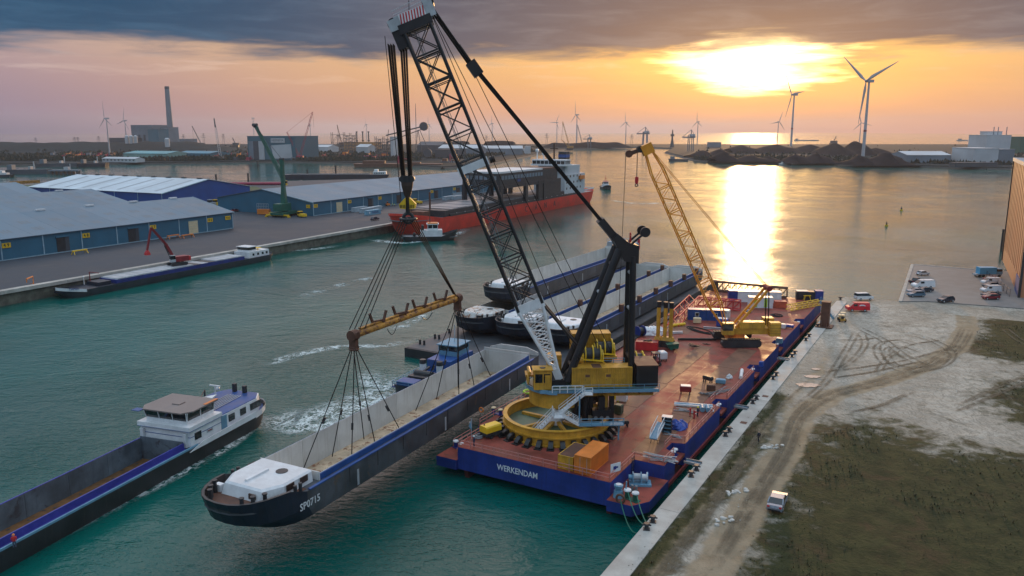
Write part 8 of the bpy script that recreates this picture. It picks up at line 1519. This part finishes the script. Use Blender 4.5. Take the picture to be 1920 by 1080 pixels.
# ship unloaders and cranes at the channel end
def unloader(label, px, pb, pt, sc=1.):
    b = far(px, pb); s = mpp(b) * sc; H_ = A(px, pt, b.y).z - 3.4; t = thing('ship_unloader', label, 'crane', b); [P(t, 'leg', M.farbld, ('c', (x * s, y, 0), (x * s * .8, y, H_ * .75), .9 * s, None, 6)) for x in (-4, 4) for y in (0, 18)]; P(t, 'girder', M.farbld, ('b', -16 * s, 8 * s, 6, 12, H_ * .62, H_ * .68)); P(t, 'mast', M.farbld, ('c', (1 * s, 9, H_ * .7), (0, 9, H_), .8 * s)); P(t, 'stay', M.farbld, ('c', (0, 9, H_), (-15 * s, 9, H_ * .68), .4 * s, None, 5), ('c', (0, 9, H_), (8 * s, 9, H_ * .7), .4 * s, None, 5)); P(t, 'machine_house', M.farwhite, ('b', -2 * s, 7 * s, 4, 14, H_ * .68, H_ * .8)); return t
unloader('ship unloader crane left of the coal on the right shore', 1296, 284, 243); unloader('ship unloader crane behind the yellow boom tip', 1210, 274, 238); unloader('short blue loading crane at the channel end', 1105, 277, 252, .7)
b = far(1260, 276); s = mpp(b); solo('loading_tower', 'slim dark loading tower between the two unloaders', 'tower', M.fardark, (('c', (0, 0, 0), (0, 0, 12 * s), 4 * s, 2.5 * s), ('c', (0, 0, 12 * s), (0, 0, 32 * s), 2 * s, 1 * s), ('b', -3 * s, 3 * s, -5, 5, 20 * s, 24 * s)), b)
t = thing('river_barge', 'distant dark barge at the tip of the right shore', 'barge', G(1272, 302, 0)); s = mpp(t.location); P(t, 'hull', M.fardark, ('py', [(-18 * s, 4 * s), (-16 * s, -1), (16 * s, -1), (18 * s, 4 * s)], -6, 6)); P(t, 'house', M.farbld, ('b', -15 * s, -8 * s, -4, 4, 4 * s, 9 * s))
t = thing('motor_boat', 'small white boat before the coal heaps', 'boat', G(1472, 309, 0)); s = mpp(t.location); P(t, 'hull', M.white, ('py', [(-11 * s, 2.5 * s), (-9 * s, -1), (10 * s, -1), (12 * s, 3.2 * s)], -4, 4)); P(t, 'cabin', M.white, ('b', -6 * s, 3 * s, -3, 3, 2.5 * s, 5.5 * s)); P(t, 'mast', M.white, ('c', (0, 0, 5 * s), (0, 0, 9 * s), .5 * s))
fb('shed', 'small flat shed on the right shore below the sun', 'building', M.farbld, 1330, 1352, 276, 267, 30); fb('warehouse', 'low pale warehouse right of the coal heaps', 'building', M.farbld, 1700, 1782, 306, 285, 60, gable=True, roof=M.farwhite); fb('plant', 'large pale white block on the right shore', 'building', M.farwhite, 1824, 1870, 308, 279, 60); fb('plant', 'pale grey annex right of the white block', 'building', M.farbld, 1870, 1900, 308, 281, 50); fb('plant', 'stepped pale plant tower behind the white block', 'building', M.farwhite, 1846, 1892, 294, 254, 60); fb('plant', 'upper block of the stepped plant tower', 'building', M.farwhite, 1855, 1874, 293, 247, 40); fb('plant', 'green block at the right edge of the far shore', 'building', M.green, 1911, 1935, 288, 257, 40); fb('low_wall', 'low quay sheds under the white block', 'building', M.fardark, 1790, 1870, 313, 306, 15)
for px, lab in ((1858, 'left'), (1866, 'middle'), (1882, 'right')): b = far(px, 293); s = mpp(b); solo('plant_stack', lab + ' small stack on top of the stepped plant tower', 'stack', M.farbld, (('c', (0, 0, 30 * s), (0, 0, 54 * s), .7 * s), ('c', (0, 0, 0), (0, 0, 30 * s), 1.4 * s)), b)
# anchored ships on the sea horizon
for x0, x1, y in ((1492, 1535, 263), (1799, 1815, 263)): b = G(x0, 264, 0); s = mpp(b); solo('anchored_ship', ('long' if x0 < 1600 else 'short') + ' ship lying on the sea horizon', 'ship', M.farbld, (('b', 0, (x1 - x0) * s, 0, 30, 0, 1.8 * s), ('b', 2 * s, 5 * s, 4, 26, 1.8 * s, 4 * s)), b)
# ================================================================== BACK BASIN (left, behind the warehouses)
t = thing('tank_barge', 'long dark barge with white house lying behind the middle warehouse', 'barge', G(632, 336, 0), R(4)); s = mpp(t.location); P(t, 'hull', M.navy, ('py', [(-96 * s, 9 * s), (-92 * s, -1), (92 * s, -1), (98 * s, 9 * s)], -6, 6)); P(t, 'house', M.white, ('b', 68 * s, 92 * s, -5, 5, 9 * s, 14 * s)); P(t, 'wheelhouse', M.white, ('b', 70 * s, 77 * s, -4, 4, 14 * s, 18 * s)); [P(t, 'window', M.glass, ('b', (70 + 4 * k) * s, (72.5 + 4 * k) * s, -5.2, -5, 10.5 * s, 12.5 * s)) for k in range(5)]; P(t, 'deck_pipe', M.grey, ('b', -85 * s, 62 * s, -1, 1, 9 * s, 10.5 * s))
for i, (px, pb, pt) in enumerate(((406, 345, 329), (466, 345, 327), (577, 333, 320), (630, 332, 312), (483, 313, 304))):
    b = G(px, pb, 0); s = mpp(b); solo('mooring_dolphin', ['dark mooring pile at the right end of the white roof', 'dark mooring pile left of the green crane', 'left mooring pile behind the dark barge', 'right mooring pile behind the dark barge', 'small pile in the far basin'][i], 'pile', M.dark, (('c', (0, 0, -2), (0, 0, (pb - pt) * s), 1.6 * s), ('c', (0, 0, (pb - pt) * s), (0, 0, (pb - pt + 2) * s), 1.9 * s)), b)
for i, (px, py, w) in enumerate(((565, 343, 14), (580, 344, 10), (597, 343, 9), (614, 343, 8), (650, 337, 10), (668, 336, 14), (686, 335, 12))):
    t = thing('small_boat', 'small boat ' + ['at the left end of the boat row', 'second from the left in the boat row', 'third from the left in the boat row', 'fourth from the left in the boat row', 'third from the right in the boat row', 'second from the right in the boat row', 'at the right end of the boat row'][i] + ' behind the warehouse roof', 'boat', G(px, py - 1, 0)); s = mpp(t.location); P(t, 'hull', M.white if i % 3 else M.rail_blue, ('py', [(-w / 2 * s, 2 * s), (-w * .4 * s, -.5), (w * .4 * s, -.5), (w * .55 * s, 2.4 * s)], -2, 2)); P(t, 'cabin', M.dark if i % 2 == 0 else M.white, ('b', -w * .25 * s, w * .1 * s, -1.5, 1.5, 2 * s, 4 * s))
t = thing('jetty', 'low concrete jetty on piles at the far left basin', 'jetty', G(125, 327, 0)); s = mpp(t.location); P(t, 'deck', M.farbld, ('b', -30 * s, 26 * s, -4, 4, 6 * s, 8.5 * s)); [P(t, 'pile', M.fardark, ('b', x * s - 1, x * s + 1, -3, 3, -1, 6 * s)) for x in (-27, -20, -12, -4, 4, 12, 22)]; P(t, 'hut', M.farwhite, ('b', -2 * s, 6 * s, -3, 3, 8.5 * s, 14 * s)); P(t, 'mast', M.farwhite, ('c', (8 * s, 0, 8 * s), (8 * s, 0, 20 * s), .6 * s))
for x0, x1, pb, lab, m in ((10, 95, 326, 'long dark barge moored at the far left', M.fardark), (70, 150, 313, 'dark barge under the green quay at the far left', M.fardark), (150, 202, 313, 'dark bow of a moored vessel left of the open basin', M.navy)):
    a, b = G(x0, pb, 0), G(x1, pb, 0); t = thing('inland_vessel', lab, 'barge', ((a.x + b.x) / 2, a.y, 0)); w = (b.x - a.x) / 2; P(t, 'hull', m, ('py', [(-w, 5), (-w * .96, -1), (w * .94, -1), (w, 6)], -6, 6)); P(t, 'wheelhouse', M.farbld, ('b', -w * .8, -w * .6, -4, 4, 5, 11)); P(t, 'gear', M.farwhite, ('b', w * .1, w * .2, -3, 3, 5, 9), ('c', (w * .3, 0, 5), (w * .3, 0, 15), .7))
t = thing('white_yacht', 'white motor yacht at the left picture edge', 'yacht', G(8, 332, 0)); s = mpp(t.location); P(t, 'hull', M.navy, ('py', [(-20 * s, 4 * s), (-18 * s, -1), (12 * s, -1), (16 * s, 5 * s)], -4, 4)); P(t, 'cabin', M.white, ('b', -18 * s, 8 * s, -3, 3, 4 * s, 8 * s)); P(t, 'bridge', M.white, ('b', -14 * s, 0, -3, 3, 8 * s, 12 * s))
yard_container('tan container stack at the far left waterfront', M.rustbeam, 22, 346, 26); yard_container('yellow container right of the white roof', M.yellow2, 440, 355, 14)
solo('jetty_tube', 'long pink tube lying behind the white roofed warehouse', 'tube', M.pink, (('c', (-26, 0, 1.2), (26, 0, 1.2), 1.2), ('b', -20, -19, -1, 1, 0, .4), ('b', 19, 20, -1, 1, 0, .4)), G(475, 347, QZ), R(3))
# ================================================================== AIR
hz = ops(('b', -4600, 4600, -460, 24500, -4, 210)).mesh('haze'); hm = bpy.data.materials.new('haze'); hm.use_nodes = True; hm.node_tree.nodes.clear()
vo = hm.node_tree.nodes.new('ShaderNodeVolumePrincipled'); vo.inputs['Color'].default_value = (.80, .85, .95, 1); vo.inputs['Density'].default_value = .00005; vo.inputs['Anisotropy'].default_value = .3
oo = hm.node_tree.nodes.new('ShaderNodeOutputMaterial'); hm.node_tree.links.new(vo.outputs[0], oo.inputs['Volume'])
o = struct('haze', hz, hm, 'stuff'); o['label'] = 'thin warm evening haze over the harbour'
